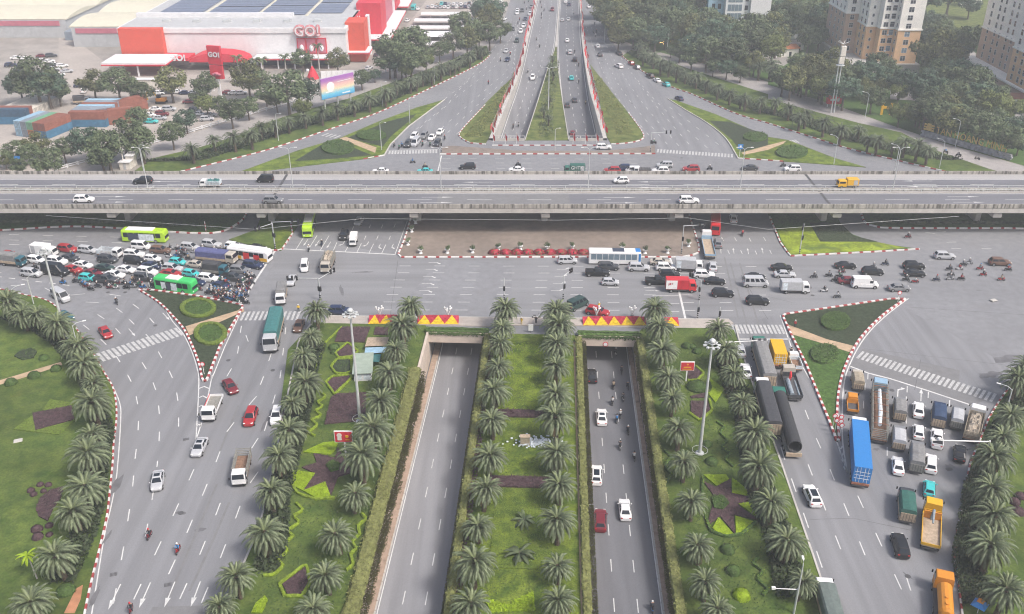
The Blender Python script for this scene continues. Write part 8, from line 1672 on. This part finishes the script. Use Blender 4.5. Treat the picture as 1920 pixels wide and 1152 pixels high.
# overhead wires under the flyover edge
wr = node('overhead_wire', MB().tube([G(*T('B0', 300, 330), 6), G(*T('B0', 1676, 420), 5.2), G(*T('B1', 700, 350), 5.5), G(*T('B2', 300, 360), 5.5), G(*T('B2', 1150, 345), 6.2), G(*T('B3', 0, 420), 5.4), G(*T('B3', 1250, 335), 6)], .03, 5).mesh('overhead_wire', MT['steel_pale'])); tag(wr, 'thin overhead wire sagging below the flyover edge', 'wire')
lm_ = mat('warm_bulb', (1.0, .62, .22), .5, .05, 2, co='O', emit=3.0)
for t, x, y in (('A2', 980, 308), ('A2', 1045, 300), ('A2', 1160, 296), ('A2', 1270, 376), ('A2', 1330, 415)):
    rg = random.Random(x); b = MB()
    for _ in range(14): b.ball((rg.uniform(-1.2, 1.2), rg.uniform(-1, 1), 1.6 + rg.uniform(0, 1.8)), .12, 6, 4)
    pole_thing('string_lights', 'cluster of warm lit bulbs in the park trees', 'lights', G(*T(t, x, y), 0) + Vector((0, -1, 0)), [('bulbs', b, lm_), ('stem', MB().tube([(0, 0, 0), (0, 0, 4.4)], .05, 5), 'steel_dark')], 0, 'lit bulbs in the park')
# manhole covers and drain gratings in the road
mh = MB().cyl((0, 0, .02), .42, (0, 0, 1), .03, 14).mesh('manhole_cover', MT['steel_dark']); gr = MB()
for k in range(6): gr.box(-.5 + .17 * k, -.4 + .17 * k, -.35, .35, 0, .03)
gr_me = gr.mesh('drain_grating', MT['steel_dark'])
for t, x, y in (('B0', 707, 833), ('B0', 820, 833), ('B0', 1017, 1050), ('C0', 1495, 405), ('A1', 1355, 682), ('A2', 785, 678), ('A2', 590, 405), ('B3', 292, 853), ('D3', 915, 905), ('D0', 1185, 490), ('C1', 110, 470), ('E3', 540, 250), ('E3', 1060, 960), ('A2', 1110, 1035)):
    p = G(*T(t, x, y)); o = node('manhole_cover', mh, road, (p.x, p.y, .012))
for t, x, y in (('C0', 1220, 922), ('D0', 745, 892), ('D0', 1100, 960), ('D3', 1185, 205)):
    p = G(*T(t, x, y)); node('drain_grating', gr_me, road, (p.x, p.y, .02), .3)
# stains, seams and skid marks with their own outlines
strg = random.Random(21)
def stain(t, x, y, rx, ry, rz=0.0, z=.0165, parent=None):
    p = G(*T(t, x, y)); n = 16; ph = strg.uniform(0, 6); pts = []
    for i in range(n):
        a = 2 * pi * i / n; k = 1 + .28 * sin(2 * a + ph) + .18 * sin(5 * a + 2 * ph) + strg.uniform(-.1, .1); dx, dy = rx * k * cos(a), ry * k * sin(a)
        pts.append((p.x + dx * cos(rz) - dy * sin(rz), p.y + dx * sin(rz) + dy * cos(rz), z))
    node('road_stain', MB().flat([pts]).mesh('road_stain', MT['asphalt_stain']), road)
for t, x, y, rx, ry, rz in (('D0', 750, 320, .6, 3.4, 0), ('D0', 700, 650, .25, 1.6, 0), ('D0', 620, 1040, .3, 2.2, 0), ('C3', 1560, 395, 2.6, 1.4, .3), ('C3', 1450, 500, 2.0, 1.2, .3), ('E3', 540, 255, .5, .3, 0), ('E3', 400, 780, .7, .3, 0), ('E3', 1060, 940, .6, .9, 0), ('D3', 915, 900, .15, .7, .5), ('B0', 150, 690, .5, 2.0, 1.2), ('B3', 1380, 820, .5, .4, 0), ('C1', 60, 820, .4, 2.2, 0), ('B1', 700, 700, 2.8, .3, .1), ('B1', 560, 820, .4, 2.6, .2), ('D0', 1180, 490, .8, .4, 0), ('D0', 1310, 600, .9, .4, 0)): stain(t, x, y, rx, ry, rz)
for s_ in ('B3 920 930 1676 980', 'B2 1500 720 1676 1010', 'B3 0 860 160 900', 'C3 640 330 1676 450', 'D3 270 532 560 525 930 602', 'B1 930 620 880 980', 'B2 1180 600 1215 860', 'C3 1000 400 960 600'):
    o_ = line(road, GQ(s_), .12, 'tar_seam', .0175); o_.data.materials[0] = MT['asphalt_stain']
for k, (s_, off) in enumerate((('B2 1430 640 1500 900 1560 1130', 0), ('B2 1490 640 1570 900 1640 1130', 0), ('B2 1390 600 1440 820 1480 1000', 0), ('C0 1560 700 1440 1000', 0), ('D0 1420 300 1250 700 1080 1100', 0), ('D0 1500 420 1380 700 1240 1000', 0))):
    o_ = line(road, smooth(GQ(s_), False, 4), .38, 'tyre_track', .0172); o_.data.materials[0] = MT['asphalt_patch']
# ------------------------------------------------------------------ air
hz = bpy.data.materials.new('haze_air'); hz.use_nodes = True; n_ = hz.node_tree
n_.nodes.remove(n_.nodes['Principled BSDF']); pv = n_.nodes.new('ShaderNodeVolumePrincipled')
pv.inputs['Color'].default_value = (.90, .93, .975, 1); pv.inputs['Density'].default_value = .00049; pv.inputs['Anisotropy'].default_value = .2
n_.links.new(pv.outputs[0], n_.nodes['Material Output'].inputs['Volume'])
ho = node('haze', MB().box(-1600, 1600, -250, 2700, -8, 99).mesh('haze', hz)); ho['kind'] = 'stuff'; ho['label'] = 'thin pale haze over the whole junction'

# ------------------------------------------------------------------ labels that single each thing out
ORD = ['first', 'second', 'third', 'fourth', 'fifth', 'sixth', 'seventh', 'eighth', 'ninth', 'tenth', 'eleventh', 'twelfth', 'thirteenth', 'fourteenth', 'fifteenth', 'sixteenth', 'seventeenth', 'eighteenth', 'nineteenth']
TENS = {2: 'twent', 3: 'thirt', 4: 'fort', 5: 'fift', 6: 'sixt', 7: 'sevent', 8: 'eight', 9: 'ninet'}
def ordinal(i):
    if i <= 19: return ORD[i - 1]
    if i >= 100: return 'hundredth' if i == 100 else 'hundred-and-' + ordinal(i - 100)
    t, r = divmod(i, 10); return TENS[t] + ('ieth' if r == 0 else 'y-' + ORD[r - 1])
bpy.context.view_layer.update()
by = {}
for o, lab, order, pos in THINGS: by.setdefault(lab, []).append((o, order, pos))
for lab, L in by.items():
    if len(L) < 2: continue
    key = L[0][1]
    pts = [(o, proj(o.matrix_world.translation)) for o, _, _ in L]
    if key == 'left': pts.sort(key=lambda t: (t[1][0], t[1][1])); suf = 'from the left'
    elif key == 'top': pts.sort(key=lambda t: (t[1][1], t[1][0])); suf = 'from the far end'
    else: pts.sort(key=lambda t: (-t[1][1], t[1][0])); suf = 'from the near end'
    for i, (o, _) in enumerate(pts): o['label'] = lab + ', ' + ordinal(i + 1) + ' ' + suf
